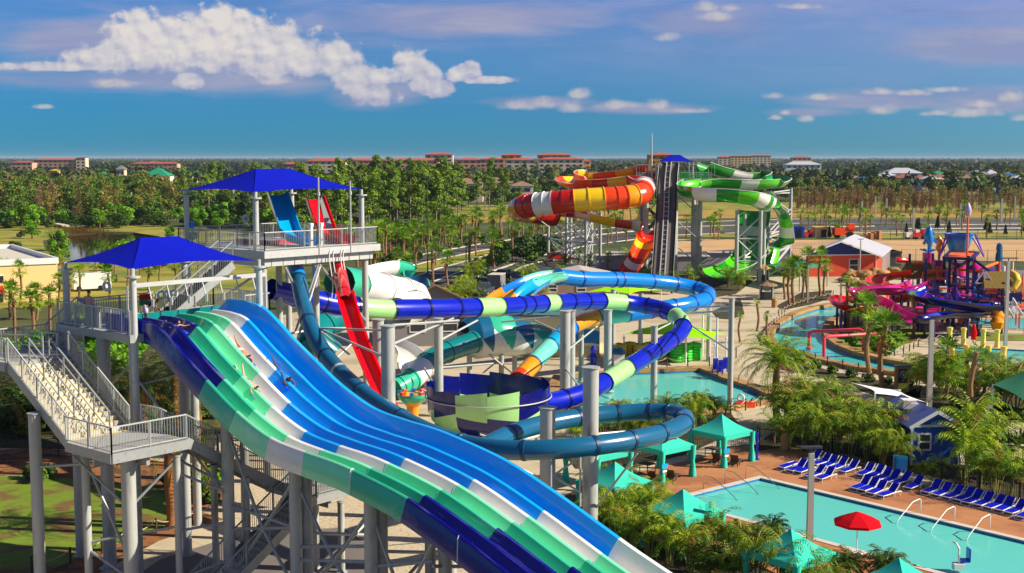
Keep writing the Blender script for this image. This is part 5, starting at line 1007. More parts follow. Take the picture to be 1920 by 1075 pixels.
wood(OAKS, scatter(52, [(1300, 352), (1500, 358), (1960, 366), (1960, 380), (1480, 382), (1300, 376)], 6, 12), .7, 1.0, 'dark oak in the belt of trees below the village on the right', 'dark oaks below the village', [1, 1, 3])
wood(OAKS, scatter(36, [(1320, 340), (1960, 345), (1960, 358), (1320, 352)], 9, 13), .7, .95, 'distant oak among the village houses on the right', 'distant oaks among the village')
wood(BARES[:3], scatter(170, [(1490, 388), (1960, 390), (1960, 401), (1490, 401)], 1.6, 14), .62, .9, 'leafless pale grey cypress in the bare strip on the right', 'bare cypresses on the right')
wood(OAKS + BARES[2:] + [SHRUBB], scatter(46, [(-40, 405), (340, 402), (345, 416), (200, 425), (-40, 425)], 4, 15), .38, .6, 'low scrubby tree at the foot of the bare wood', 'scrub at the foot of the bare wood', [1, 1, 1, 2, 2, 2])
wood(OAKS + BARES[2:], scatter(50, [(-40, 376), (345, 376), (345, 404), (-40, 404)], 5, 16), .8, 1.1, 'olive tree inside the wood beyond the pond', 'olive trees in the wood beyond the pond', [1, 2, 1, 2, 2])
wood(OAKS + PINES, scatter(60, [(345, 372), (960, 372), (900, 402), (860, 428), (560, 440), (345, 418)], 5, 17), .6, .95, 'green tree filling the wood between the pines', 'green trees between the pines', [1, 1, 1, 2, 2, 2])
wood(OAKS, scatter(44, [(960, 352), (1960, 345), (1960, 372), (1300, 368), (960, 384)], 7, 18), .65, .95, 'round crowned tree in the green belt behind the far slides', 'trees in the green belt')
# -- palms along the boulevard and its verges
def along(px, n, jit, seed):
    q = random.Random(seed); pts = [Vector((u, v, 0)) for u, v in px]; rs = resample(pts, sum((b - a).length for a, b in zip(pts, pts[1:])) / n); return [G(p.x + q.uniform(-jit, jit), p.y + q.uniform(-.06, .06) * jit) for p in rs]
for px, n, lb, gr in (([(690, 500), (790, 474), (900, 453), (1060, 431), (1240, 414)], 26, 'cabbage palm on the far verge of the boulevard below the pine wood', 'palms on the far verge'),
                      ([(700, 488), (860, 452), (1000, 430), (1240, 408)], 22, 'slender cabbage palm behind the far verge of the boulevard', 'palms behind the far verge'),
                      ([(660, 545), (740, 520), (820, 496), (950, 467), (1060, 447), (1240, 428)], 15, 'cabbage palm on the median of the boulevard', 'palms on the median'),
                      ([(770, 560), (840, 538), (930, 498), (1010, 474), (1130, 452), (1240, 442)], 12, 'cabbage palm on the near side of the boulevard', 'palms on the near side')):
    for p in along(px, n, 9, n): rng.choice(SABALS).put(p, None, rng.uniform(.85, 1.2), lb, gr)
for p in scatter(44, [(1500, 418), (1920, 414), (1960, 446), (1490, 449)], 3.5, 20): rng.choice(SABALS).put(p, None, rng.uniform(.7, 1.05), 'cabbage palm in the car park beyond the black construction fence', 'palms in the far car park')
for p in scatter(14, [(1500, 430), (1940, 428), (1940, 446), (1500, 448)], 4, 21): CONE.put(p, None, rng.uniform(.7, 1.1), 'small dark conical evergreen in the far car park', 'evergreens in the far car park')
for p in scatter(24, [(1130, 440), (1330, 432), (1440, 434), (1440, 448), (1130, 462)], 3.5, 22): rng.choice(SABALS).put(p, None, rng.uniform(.7, 1.0), 'cabbage palm seen through the legs of the far tower', 'palms behind the far tower')
for p in scatter(18, [(690, 500), (880, 452), (1000, 440), (850, 470), (720, 510)], 3, 24): SHRUB.put(p, None, rng.uniform(.8, 1.4), 'round shrub on the boulevard verge', 'shrubs on the verge')
# -- planting in the park
FANB = fanpalm(57, 1.5, 20, [L_DPALM, L_DEAD], rad=.75, L=.9, tr=.12, name='fan_palm'); PLUME = datepalm(75, 1.7, 18, 2.1, [L_PALM, L_DEAD], tr=.09, name='plume_palm', nl=18)
AR = lambda: rng.choices(ARECAS + [FANB, PLUME], [4, 4, 4, 4, 1.2, 2.2])[0]
def arecas(px, s0, s1, label, group, kinds=None):
    for u, v in px: (rng.choice(kinds) if kinds else AR()).put(G(u, v), None, rng.uniform(s0, s1), label, group)
arecas([(800, 580), (822, 590), (845, 574), (866, 562), (880, 548), (895, 530), (915, 514), (850, 592), (780, 598), (876, 592)], .95, 1.25, 'yellow green areca palm in the planting beside the grey pickup truck', 'arecas beside the drive')
arecas([(985, 545), (1000, 556), (1018, 548), (1035, 540), (1052, 534), (972, 568), (1010, 575)], .8, 1.1, 'areca palm on the near side of the drive', 'arecas on the near side of the drive')
for u, v, s in ((950, 486, 1.1), (975, 478, 1.15), (1000, 472, 1.2), (1020, 480, 1.1), (985, 492, 1.0), (940, 498, .9), (1038, 472, 1.0)): SHRUBB.put(G(u, v), None, s, 'big dark shrub beside the drive left of the orange slide supports', 'dark shrubs beside the drive')
arecas([(1212, 530), (1236, 535), (1262, 538), (1290, 534), (1316, 530), (1342, 532), (1366, 540), (1388, 545), (1250, 548), (1300, 546)], .85, 1.15, 'palm in the bed below the far slide tower', 'palms below the far tower', [SABAL_S, ARECAS[0], ARECAS[3]])
arecas([(1085, 505), (1060, 512), (1140, 508), (1180, 505), (1105, 515)], .9, 1.1, 'small palm below the supports of the orange slide', 'palms below the orange slide', [SABAL_S, ARECAS[1]])
for u, v, s in ((1478, 575, 1.0), (1486, 571, 1.1), (1505, 560, .9), (1512, 557, 1.0), (1536, 556, 1.0), (1545, 552, .85), (1470, 562, .9)): rng.choice(SABALS).put(G(u, v), None, s, 'cabbage palm with brown trunk in the bed above the lazy river bend', 'palms above the river bend')
for u, v, s, k, lb in ((1588, 617, 1.35, 0, 'tallest cabbage palm with shaggy trunk on the inner bank of the lazy river'), (1602, 621, 1.25, 1, 'leaning cabbage palm beside the tallest one on the river island'), (1622, 668, 1.2, 2, 'cabbage palm with small head on the island below the magenta slide'), (1630, 622, .95, 1, 'short palm on the river island just right of the leaning palm'), (1712, 632, 1.1, 0, 'lone small headed cabbage palm by the path in front of the dark blue slide'), (1627, 702, 1.25, 2, 'rough barked palm between lazy river and its lower hedge'), (1653, 735, 1.3, 1, 'red brown barked palm in the hedge below the lazy river, left of the map board')): [YOUNG, YOUNG, SABALS[2], YOUNG, YOUNG, YOUNG, SABALS[2]][[1588, 1602, 1622, 1630, 1712, 1627, 1653].index(u)].put(G(u, v), None, s, lb)
for u, v, s, lb in ((1420, 622, .8, 'thin young palm in the paving beside the tall grey column'), (1437, 645, .75, 'young topped palm at the edge of the lazy river'), (1386, 642, .7, 'tiny sprouting palm beside the lime green canopy')): YOUNG.put(G(u, v), None, s, lb)
DATE.put(G(1454, 797), .6, 1.2, 'large feathery date palm with dark trunk on the plaza beside the activity pool')
# sycamore strip: hedge behind the loungers
arecas([(1452, 832), (1478, 842), (1508, 846), (1536, 848), (1566, 852), (1596, 857), (1626, 864), (1656, 872), (1688, 880), (1808, 908), (1838, 916), (1866, 926), (1896, 936), (1926, 946)], .75, 1.05, 'dense green palm in the hedge directly behind the blue loungers', 'palms behind the loungers')
arecas([(1490, 820), (1520, 818), (1548, 822), (1580, 826), (1612, 834), (1640, 842), (1668, 856), (1475, 806), (1505, 798), (1536, 800), (1565, 806), (1830, 880), (1860, 886), (1892, 894), (1924, 902), (1815, 868)], .95, 1.3, 'tall arching palm at the back of the hedge beside the blue hut', 'palms at the back of the hedge')
arecas([(1730, 900), (1762, 908)], .4, .55, 'low palm in front of the blue hut', 'palms in front of the hut')
arecas([(1080, 832), (1102, 822), (1130, 815), (1160, 808), (1190, 806), (1222, 800), (1250, 796), (1284, 792), (1312, 786), (1338, 790), (1360, 796), (1270, 812), (1300, 808), (1180, 826), (1210, 830)], .6, .85, 'olive green palm in the hedge between the activity pool and the cabanas', 'palms by the activity pool')
arecas([(1118, 942), (1142, 936), (1168, 944), (1140, 968), (1170, 984), (1196, 996), (1225, 1004), (1250, 1020), (1282, 1022), (1310, 1038), (1338, 1042), (1366, 1054), (1210, 975), (1390, 1062)], .62, .85, 'lush palm in the hedge along the right edge of the racing slide', 'palms along the racing slide')
arecas([(1120, 985), (1150, 1010), (1185, 1030), (1215, 1048), (1255, 1062), (1295, 1075), (1335, 1090), (1375, 1100), (1420, 1110), (1465, 1120), (1510, 1130), (1555, 1140)], .62, .85, 'palm at the front of the hedge below the turquoise cabanas', 'palms at the front of the hedge')
for u, v, s, lb in ((1446, 1048, .8, 'pygmy date palm with glossy spiky head beside the tall white lamp post'), (1420, 1066, .75, 'pygmy date palm with pale fronds left of the spiky one'), (1405, 1050, .6, 'small pygmy date palm in the hedge close to the pool edge'), (1590, 1120, .8, 'pygmy date palm standing in front of the red umbrella pole'), (1660, 1130, .9, 'pygmy date palm at the bottom edge in front of the pool')): PYGMY.put(G(u, v), None, s, lb)
arecas([(1740, 748), (1762, 752), (1790, 760), (1815, 765), (1880, 768), (1905, 772), (1930, 776), (1760, 728), (1785, 732), (1810, 738), (1845, 742), (1870, 748), (1720, 735), (1900, 745)], .9, 1.3, 'bushy palm in the bed right of the map board', 'palms right of the map board', [ARECAS[0], ARECAS[1], ARECAS[3], SABAL_S])
YOUNG.put(G(1822, 783), None, 1.25, 'thick trunked palm propped by a timber beside the blue barrel'); SABALS[2].put(G(1775, 752), None, .95, 'palm with pale patterned trunk behind the tall lamp post')
for u, v in ((1500, 682), (1530, 692), (1560, 702), (1595, 710), (1630, 718), (1665, 724), (1700, 730), (1860, 782), (1890, 786), (1920, 790), (1790, 778)): SHRUB.put(G(u, v), None, rng.uniform(.6, .85), 'low dark shrub in the bed along the path', 'low shrubs along the path')
for u, v in ((1600, 650), (1630, 650), (1660, 650), (1640, 664), (1668, 668), (1690, 640), (1615, 635), (1650, 632)): SHRUBL.put(G(u, v), None, rng.uniform(.6, .9), 'bright green shrub on the river island', 'shrubs on the island')
# left: below and behind the towers
for u, v, s, k, lb, gr in [(60, 640, 1.0, 0, 0, 0)] and []: pass
for u, v, s in ((28, 640, .9), (62, 632, 1.0), (95, 620, .95), (130, 600, .9), (150, 560, .8), (182, 545, .85), (70, 600, .85), (20, 600, .9), (112, 580, .8), (205, 560, .8)): rng.choice(SABALS).put(G(u, v), None, s, 'bright cabbage palm between the yellow building and the stairs', 'palms by the yellow building')
for u, v, s in ((150, 640, 1.2), (180, 660, 1.2), (205, 680, 1.3), (230, 660, 1.1), (60, 660, 1.2), (20, 670, 1.1), (100, 655, 1.1), (195, 640, 1.2), (225, 700, 1.2), (160, 690, 1.2), (255, 640, 1.1), (285, 620, 1.0), (310, 600, 1.0)): SHRUBL.put(G(u, v), None, s, 'bright green shrub behind the lower tower stairs', 'shrubs behind the stairs')
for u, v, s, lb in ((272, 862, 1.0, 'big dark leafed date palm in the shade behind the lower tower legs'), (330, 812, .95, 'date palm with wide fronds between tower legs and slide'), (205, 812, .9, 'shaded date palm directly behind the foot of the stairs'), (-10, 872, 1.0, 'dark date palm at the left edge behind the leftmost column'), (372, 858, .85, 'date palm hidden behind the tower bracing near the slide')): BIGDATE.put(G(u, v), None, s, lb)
BIGDATE.put(G(322, 992), None, 1.0, 'propped date palm with ringed orange trunk on the lawn below the stairs')
SHRUBL.put(G(376, 935), None, 1.5, 'bright green rounded shrub behind the brown lawn edge below the tower')
for u, v in ((60, 900), (75, 905), (90, 898), (330, 925), (318, 915), (395, 945)): SHRUB.put(G(u, v), None, .7, 'small shrub on the mulch behind the lawn', 'small shrubs on the mulch')
for u, v, s in ((60, 432, .5), (110, 470, .45), (112, 498, .45), (60, 448, .4), (232, 486, .4), (20, 426, .5), (318, 452, .35)): JUNG.put(G(u, v), None, s * 1.6, 'small young tree on the meadow around the pond', 'young trees round the pond')
for u, v, s in ((700, 600, .9), (720, 615, .9), (745, 602, 1.0), (620, 600, .9), (660, 590, 1.0), (560, 580, 1.0), (530, 570, 1.0), (590, 560, 1.0)): AR().put(G(u, v), None, s, 'palm behind the navy tube slide', 'palms behind the navy tube')
for u, v, s in ((240, 540, .8), (262, 520, .9), (300, 530, .85), (330, 545, .8), (350, 560, .9), (215, 525, .8), (280, 560, .9), (10, 560, .8), (40, 572, .85), (120, 545, .9)): rng.choice(SABALS).put(G(u, v), None, s, 'cabbage palm on the meadow edge behind the nearer blue canopy', 'palms behind the nearer canopy')
for u, v, s in ((30, 470, .6), (200, 508, .5), (300, 505, .55), (40, 445, .5), (340, 470, .6), (360, 450, .6), (310, 425, .55)): SHRUBB.put(G(u, v), None, s, 'dark bush on the meadow round the pond', 'bushes round the pond')
wood(SABALS + [SHRUBB, ARECAS[0]], scatter(34, [(690, 492), (760, 478), (860, 452), (880, 446), (860, 436), (700, 476)], 2.6, 31), .7, 1.1, 'leafy palm or bush in the understorey along the far verge', 'understorey along the far verge', [2, 2, 2, 1, 2])
wood([SHRUBB, JUNG], scatter(44, [(-40, 414), (345, 410), (345, 424), (200, 430), (60, 430), (-40, 428)], 3.2, 41), .7, 1.15, 'dense bush along the front edge of the wood beyond the pond', 'bushes along the wood beyond the pond', [3, 1])
wood([SHRUBB, JUNG], scatter(60, [(340, 408), (560, 410), (700, 440), (690, 486), (600, 480), (560, 462), (480, 440), (340, 428)], 3.2, 42), .75, 1.2, 'dense bush at the front of the wood below the upper canopy', 'bushes below the upper canopy', [3, 1])
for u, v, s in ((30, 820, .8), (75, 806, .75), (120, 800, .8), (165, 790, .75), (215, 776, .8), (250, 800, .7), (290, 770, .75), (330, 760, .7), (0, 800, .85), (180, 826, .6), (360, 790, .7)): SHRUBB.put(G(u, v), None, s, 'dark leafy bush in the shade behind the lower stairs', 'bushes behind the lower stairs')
for u, v, s in ((140, 655, 1.6), (170, 640, 1.7), (200, 660, 1.8), (225, 676, 1.7), (160, 700, 1.6), (190, 710, 1.7), (245, 690, 1.6), (265, 660, 1.5)): SHRUBL.put(G(u, v), None, s, 'tall bright green shrub seen between the lower tower legs', 'tall green shrubs by the lower tower')

# ------------------------------------------------------------------ lounge pool deck
XA, YA = (-PB).to_3d(), PA.to_3d(); AZ = math.atan2(XA.y, XA.x)
def fr(o, a, b, z=0.0): return Vector(o) + XA * a + YA * b + Vector((0, 0, z))
def cabana(u, v, label, S=2.75, HE=1.95, HP=2.95, furn=True):
    o = G(u, v); o.z = .035; t = thing('cabana', label, 'cabana', o, 'turquoise cabanas by the lounge pool'); c = [fr(o, 0, 0), fr(o, S, 0), fr(o, S, -S), fr(o, 0, -S)]; ap = fr(o, S / 2, -S / 2, HP); mb = MB()
    for i in range(4):
        a, b = c[i] + Vector((0, 0, HE)), c[(i + 1) % 4] + Vector((0, 0, HE)); K = 6; vs = []
        for j in range(K + 1): w = j / K; p, q = a.lerp(ap, w), b.lerp(ap, w); d = Vector((0, 0, -.12 * math.sin(math.pi * w))); vs += [p + d, q + d]
        mb.add(vs, [(2 * j, 2 * j + 1, 2 * j + 3, 2 * j + 2) for j in range(K)]); dn = Vector((0, 0, -.3)); mb.add([a, b, b + dn, a + dn], [(3, 2, 1, 0)])
    mb.obj('roof', TEALC, t, smooth=20)
    for i in range(4):
        mb = MB(); p = c[i].lerp(fr(o, S / 2, -S / 2), .03); n = 18; vs = []
        for z, r_ in ((0, .2), (.35, .17), (.95, .1), (1.3, .14), (HE - .05, .17)): vs += [p + Vector((math.cos(6.283 * k / n) * r_ * (1.25 if k % 2 else .8), math.sin(6.283 * k / n) * r_ * (1.25 if k % 2 else .8), z)) for k in range(n)]
        mb.add(vs, [(j * n + k, j * n + (k + 1) % n, (j + 1) * n + (k + 1) % n, (j + 1) * n + k) for j in range(4) for k in range(n)]); mb.obj('curtain', TEALC, t, smooth=True)
    mb = MB(); mb.box(fr(o, .06, .16, 1.05), (.5, .03, .28), AZ); mb.box(fr(o, .06, .16, .75), (.34, .03, .12), AZ, 1); mb.obj('name_plate', [S_CYAN, WHITE], t)
    return t
cabana(1357, 878, 'turquoise cabana farthest from the camera, standing clear beside the blue post'); cabana(1241, 908, 'turquoise cabana half hidden by the petrol blue tube loop')
cabana(1152, 988, 'turquoise cabana with its roof peeking over the palms beside the slide'); cabana(1120, 922, 'turquoise cabana behind the thick grey column'); cabana(1283, 1052, 'turquoise cabana rising from the palms in front of the pool steps'); cabana(1492, 1146, 'turquoise cabana behind the white lamp post near the red umbrella'); cabana(1702, 1214, 'turquoise cabana whose roof top just enters at the bottom edge')
def lounge_mesh(t, frame_m, sling_m, back=40):
    L, Wd = 1.62, .54; mb = MB(); ex = [(.0, .2), (.62 * L, .26)]; up = R(back); hx, hz = .62 * L, .26; bx, bz = hx + math.cos(up) * .38 * L, hz + math.sin(up) * .4 * L
    for sy in (-Wd / 2, Wd / 2):
        mb.tube([(0, sy, .2), (.3 * L, sy, .22), (hx, sy, hz), (L * .98, sy, .24)], .026, 6); mb.tube([(hx, sy * .92, hz), (bx, sy * .92, bz)], .022, 6)
        mb.tube([(.02, sy, .2), (.0, sy, .0)], .024, 6); mb.tube([(.5 * L, sy, .22), (.58 * L, sy, .0), (.66 * L, sy, .25)], .024, 6); mb.tube([(.8 * L, sy, .25), (.92 * L, sy, .0), (.98 * L, sy, .24)], .024, 6)
    for x, z in ((0, .2), (0, .02), (L * .98, .24)): mb.bar((x, -Wd / 2, z), (x, Wd / 2, z), .045)
    mb.obj('frame', frame_m, t, smooth=40)
    mb = MB(); w = Wd / 2 - .03; mb.box((hx / 2 + .02, 0, .245), (hx - .02, 2 * w, .03), 0, 0, Matrix.Rotation(-.05, 3, 'Y')); mb.obj('seat', sling_m, t)
    mb = MB(); mb.add([(hx, -w, hz), (hx, w, hz), (bx, w, bz), (bx, -w, bz), (hx + .03, -w, hz - .03), (hx + .03, w, hz - .03), (bx + .03, w, bz - .02), (bx + .03, -w, bz - .02)], [(0, 1, 2, 3), (7, 6, 5, 4), (0, 4, 5, 1), (1, 5, 6, 2), (2, 6, 7, 3), (3, 7, 4, 0)]); mb.obj('backrest', sling_m, t)
    return t
lg = thing('sun_lounger', '', 'sun lounger'); lounge_mesh(lg, WHITE, BLUESLING); LG = Kind(lg, 'sun lounger')
lf = thing('sun_lounger', '', 'sun lounger'); lounge_mesh(lf, WHITE, BLUESLING, 2); LF = Kind(lf, 'sun lounger')
wk = thing('wicker_lounger', '', 'sun lounger'); lounge_mesh(wk, WICKER, WICKER, 50); WK = Kind(wk, 'sun lounger')
ROWS = [([(1458, 884), (1476, 890), (1491, 893), (1508, 900), (1530, 905)], 'front row by the stone bin'), ([(1505, 873), (1521, 878), (1539, 882), (1556, 887), (1573, 892)], 'back row by the stone bin'),
        ([(1594, 923), (1610, 927), (1627, 932), (1645, 938)], 'front row by the life ring'), ([(1606, 898), (1622, 902), (1638, 906), (1655, 911), (1672, 915), (1698, 923)], 'back row by the life ring'),
        ([(1729, 930), (1748, 936), (1770, 941), (1788, 946), (1807, 951), (1826, 955), (1847, 960), (1866, 965), (1886, 970), (1908, 977)], 'long single row on the right')]
for px, row in ROWS:
    for i, (u, v) in enumerate(px):
        flat = (u == 1458); p = G(u + 4 + rng.uniform(-1.5, 1.5), v - 2 + rng.uniform(-1, 1), .03)
        (LF if flat else LG).put(p, AZ + rng.uniform(-.09, .09), 1.0, ('flat blue lounger, ' if flat else 'blue lounger, ') + ORD[i] + ' from left, ' + row, 'blue sun loungers on the pool deck')
for u, v, lb in ((1352, 862, 'brown wicker lounger inside the farthest cabana, left of the two'), (1386, 866, 'brown wicker lounger at the open side of the farthest cabana'), (1233, 896, 'brown wicker lounger inside the half hidden cabana, left of the two'), (1268, 894, 'brown wicker lounger at the open side of the half hidden cabana'), (1486, 1128, 'dark wicker lounger below the cabana near the lamp post')):
    WK.put(G(u, v, .03), AZ + R(205), .95, lb, 'wicker loungers in the cabanas')
for u, v, lb in ((1336, 856, 'small brown table in the farthest cabana'), (1214, 886, 'small brown table in the half hidden cabana')):
    o = G(u, v, .03); t = thing('side_table', lb, 'table', o); mb = MB(); mb.box(o + Vector((0, 0, .55)), (.8, .8, .04), AZ); mb.obj('tabletop', WICKER, t)
    for a in (-.33, .33):
        for b in (-.33, .33): mb = MB(); mb.bar(fr(o, a, b), fr(o, a, b, .53), .05); mb.obj('leg', WICKER, t)
o = G(1606, 1038, .03); t = thing('parasol', 'red octagonal parasol open at the near edge of the lounge pool', 'parasol', o); mb = MB(); mb.cyl(o, o + Vector((0, 0, 2.1)), .028, 8); mb.cyl(o, o + Vector((0, 0, .08)), .3, 14); mb.obj('pole', WHITE, t, smooth=40); mb = MB(); n = 8; vs = [o + Vector((0, 0, 2.08))]
for r_, z in ((.4, 1.93), (.8, 1.76), (1.16, 1.56), (1.16, 1.44)): vs += [o + Vector((r_ * math.cos(6.283 * k / n + .2), r_ * math.sin(6.283 * k / n + .2), z)) for k in range(n)]
mb.add(vs, [(0, 1 + k, 1 + (k + 1) % n) for k in range(n)] + [(1 + j * n + k, 1 + (j + 1) * n + k, 1 + (j + 1) * n + (k + 1) % n, 1 + j * n + (k + 1) % n) for j in range(3) for k in range(n)]); mb.obj('parasol_canopy', REDC, t)
def lamp(u, v, vt, w, label, head=True, arm=.7, square=True):
    o = G(u, v); h = P(u, vt, o.y).z; t = thing('lamp_post', label, 'lamp post', o); mb = MB()
    if square: mb.add([o + Vector((x * w / 2, y * w / 2, 0)) for x, y in ((-1, -1), (1, -1), (1, 1), (-1, 1))] + [o + Vector((x * w * .4, y * w * .4, h)) for x, y in ((-1, -1), (1, -1), (1, 1), (-1, 1))], [(0, 1, 5, 4), (1, 2, 6, 5), (2, 3, 7, 6), (3, 0, 4, 7), (4, 5, 6, 7)])
    else: mb.cyl(o, o + Vector((0, 0, h)), w / 2, 8, r2=w / 3)
    mb.obj('pole', mat('pale concrete pole', (206, 200, 188), .75, var=.1) if square else STEEL_D, t)
    if head:
        mb = MB(); mb.cyl(o + Vector((0, 0, h)), o + Vector((0, 0, h + .25)), .05, 6); mb.bar(o + Vector((-arm, 0, h + .28)), o + Vector((arm, .1, h + .28)), .28, .09); mb.obj('lamp_head', STEEL_D, t)
lamp(1517, 1048, 850, .3, 'white concrete lamp post at the near pool edge with flat dark head', arm=.5); lamp(1742, 768, 600, .36, 'tall pale lamp post on the path beyond the blue hut'); lamp(1884, 670, 490, .32, 'tall pale lamp post in front of the thatched play hut', arm=.9); lamp(1575, 618, 530, .2, 'thin grey lamp post at the bend of the lazy river'); lamp(1514, 569, 497, .2, 'slim grey lamp post among palms above the river bend'); lamp(1709, 616, 528, .24, 'thin grey lamp post in front of the magenta slide'); lamp(1612, 520, 452, .2, 'slim lamp post in front of the orange gabled hut', arm=.45)
for i, (u, v, vt) in enumerate(((1615, 433, 378), (1712, 442, 390), (1800, 424, 382), (1877, 420, 372), (1641, 405, 368), (1662, 407, 372), (1902, 410, 368), (247, 396, 357), (261, 398, 360), (438, 408, 355))): lamp(u, v, vt, .5, 'pale utility post, ' + ('number' if 0 else ORD[i % 12]) + ' of the thin posts along the far roads', head=False)
for u, v, vt, lb in ((802, 517, 335, 'tall street light mast with curved arm in the pine wood'), (813, 545, 455, 'brown street light pole on the median beside the boulevard'), (874, 512, 460, 'dark street light pole on the near side of the boulevard'), (700, 535, 490, 'short black pole with bent arm behind the upper tower')): lamp(u, v, vt, .22, lb, square=False, arm=1.0)
def rail_u(name, label, pts, cat='handrail', m=CHROME, r=.022, parent=None):
    mb = MB()
    for p in pts: mb.tube(p, r, 7)
    return tag(mb.obj(name, m, smooth=True), label, cat)
for k, (b, lb) in enumerate(((.7, 'chrome handrail on the pool steps nearest the lounger side'), (2.6, 'chrome handrail in the middle of the wide pool steps'), (4.5, 'chrome handrail on the pool steps nearest the cabanas'))):
    q = lambda a, z: Vector((*pool_pt(a, b), z)); rail_u('handrail', lb, [[q(-.55, .03), q(-.55, .75), q(-.45, .84), q(.1, .84), q(1.2, .35), q(2.2, -.25), q(2.25, -.5)]])
for k, (a, lb) in enumerate(((10.4, 'white handrail at the left of the side pool steps'), (12.4, 'white handrail in the middle of the side pool steps'), (14.4, 'white handrail at the right of the side pool steps'))):
    q = lambda b, z: Vector((*pool_pt(a, b), z)); rail_u('handrail', lb, [[q(-.5, .03), q(-.5, .78), q(-.4, .86), q(.3, .8), q(1.6, .1), q(2.0, -.4)]], m=WHITE, r=.03)
o = G(1797, 1068, .03); t = thing('pool_lift', 'white and blue pool lift chair at the bottom right of the pool', 'pool lift', o); mb = MB(); mb.tube([o, o + Vector((0, 0, 1.0)), o + Vector((-.1, .15, 1.2)), o + Vector((-.1, .5, 1.15))], .05, 8); mb.box(o + Vector((0, 0, .15)), (.5, .4, .3)); mb.obj('frame', WHITE, t); mb = MB(); mb.box(o + Vector((.3, .1, .4)), (.42, .42, .1)); mb.box(o + Vector((.48, .1, .7)), (.08, .42, .55)); mb.obj('seat', S_ROYAL, t)
def fence(name, label, px, h=1.25, gap=.14, m=None, z=.03):
    pts = [G(u, v, z) for u, v in px]; t = thing(name, label, 'fence', pts[0]); mb = MB()
    for a, b in zip(pts, pts[1:]):
        L = (b - a).length; mb.bar(a + Vector((0, 0, h)), b + Vector((0, 0, h)), .04); mb.bar(a + Vector((0, 0, .15)), b + Vector((0, 0, .15)), .04)
        for k in range(int(L / gap)): p = a.lerp(b, k * gap / L); mb.bar(p + Vector((0, 0, .05)), p + Vector((0, 0, h + .1)), .018)
    mb.obj('picket_panel', m or BLACKP, t)
    for a, b in zip(pts, pts[1:]):
        n = max(1, int((b - a).length / 2.4))
        for k in range(n + 1): p = a.lerp(b, k / n); mb = MB(); mb.bar(p, p + Vector((0, 0, h + .15)), .07); mb.obj('post', m or BLACKP, t)
fence('picket_fence', 'black picket fence between the loungers and the palm hedge', [(1424, 840), (1560, 853), (1700, 893), (1990, 972)]); fence('picket_fence', 'black picket fence in front of the palms at the lower middle', [(1098, 968), (1200, 1020), (1330, 1078), (1480, 1140)]); fence('picket_fence', 'black picket fence behind the cabanas', [(1150, 880), (1300, 848), (1420, 838)]); fence('picket_fence', 'dark picket fence behind the shaded palms at far left', [(-20, 866), (60, 862), (110, 858)])
def ropefence(label, px, h=.95, m=None, gap=2.0):
    pts = resample([G(u, v, .03) for u, v in px], gap); t = thing('rope_fence', label, 'fence', pts[0])
    for p in pts: mb = MB(); mb.cyl(p, p + Vector((0, 0, h)), .06, 7); mb.obj('post', m or mat('brown timber post', (84, 62, 44), .85, var=.25), t, smooth=40)
    mb = MB()
    for a, b in zip(pts, pts[1:]): mb.tube([a.lerp(b, q) + Vector((0, 0, h - .12 - .28 * 4 * q * (1 - q))) for q in (0, .25, .5, .75, 1)], .025, 5)
    mb.obj('rope', mat('pale rope', (206, 190, 160), .9), t, smooth=True)
ropefence('rope fence along the lower bank of the lazy river', [(1462, 655), (1490, 668), (1550, 685), (1620, 700), (1728, 714)], .85); ropefence('rope fence in pale rope around the palm bed above the river', [(1460, 592), (1480, 580), (1520, 566), (1562, 556)], .8); ropefence('rope fence on the outer bank of the river bend', [(1425, 650), (1445, 618), (1470, 598)], .9); ropefence('rope fence on the path right of the river island', [(1660, 672), (1700, 662), (1720, 650), (1780, 640)], .95); ropefence('rope fence on the far rim of the activity pool', [(1180, 694), (1260, 688), (1330, 690)], 1.0); ropefence('rope fence beside the steps of the activity pool', [(1340, 786), (1440, 758), (1455, 745)], .9); ropefence('rope fence along the lawn below the racing slide', [(60, 1075), (170, 1048), (250, 1012), (330, 990), (398, 968)], .8); ropefence('rope fence below the lime canopy', [(1230, 668), (1300, 664), (1380, 672)], 1.0)
o = G(1471, 846, .03); t = thing('litter_bin', 'stone coloured domed litter bin on the corner of the pool deck', 'bin', o); mb = MB(); mb.lathe(o, [(.26, 0), (.26, .8), (.3, .82), (.3, .9)], 14); mb.obj('body', STONE, t, smooth=30); mb = MB(); mb.lathe(o, [(.29, .9), (.29, 1.0), (.2, 1.18), (0, 1.24)], 14); mb.obj('lid', STONE, t, smooth=30)
o = G(1854, 790, .03); t = thing('barrel_bin', 'blue barrel bin on the path below the propped palm', 'bin', o); mb = MB(); mb.lathe(o, [(.3, 0), (.33, .3), (.33, .7), (.3, .95), (.1, .96), (0, .96)], 14); mb.obj('barrel', BLUEP, t, smooth=30); mb = MB(); mb.lathe(o + Vector((0, 0, .96)), [(.2, 0), (.16, .3), (0, .36)], 10); mb.obj('lid', WHITE, t, smooth=30)
o = G(1419, 862, .03); mb = MB(); mb.cyl(o, o + Vector((0, 0, 1.75)), .08, 10); mb.cyl(o, o + Vector((0, 0, .05)), .18, 10); tag(mb.obj('shower_post', S_ROYAL, smooth=40), 'blue shower post beside the farthest cabana', 'shower')
def ring(c, label, r=.3, n=Vector((-.5, -.86, 0)), m2=None):
    x = n.cross(Vector((0, 0, 1))).normalized(); mb = MB(); mb.tube([c + (x * math.cos(a) + Vector((0, 0, 1)) * math.sin(a)) * r for a in np.linspace(0, 2 * math.pi, 21)[:-1]], .08, 8, closed=True); tag(mb.obj('life_ring', WHITE, smooth=True), label, 'life ring')
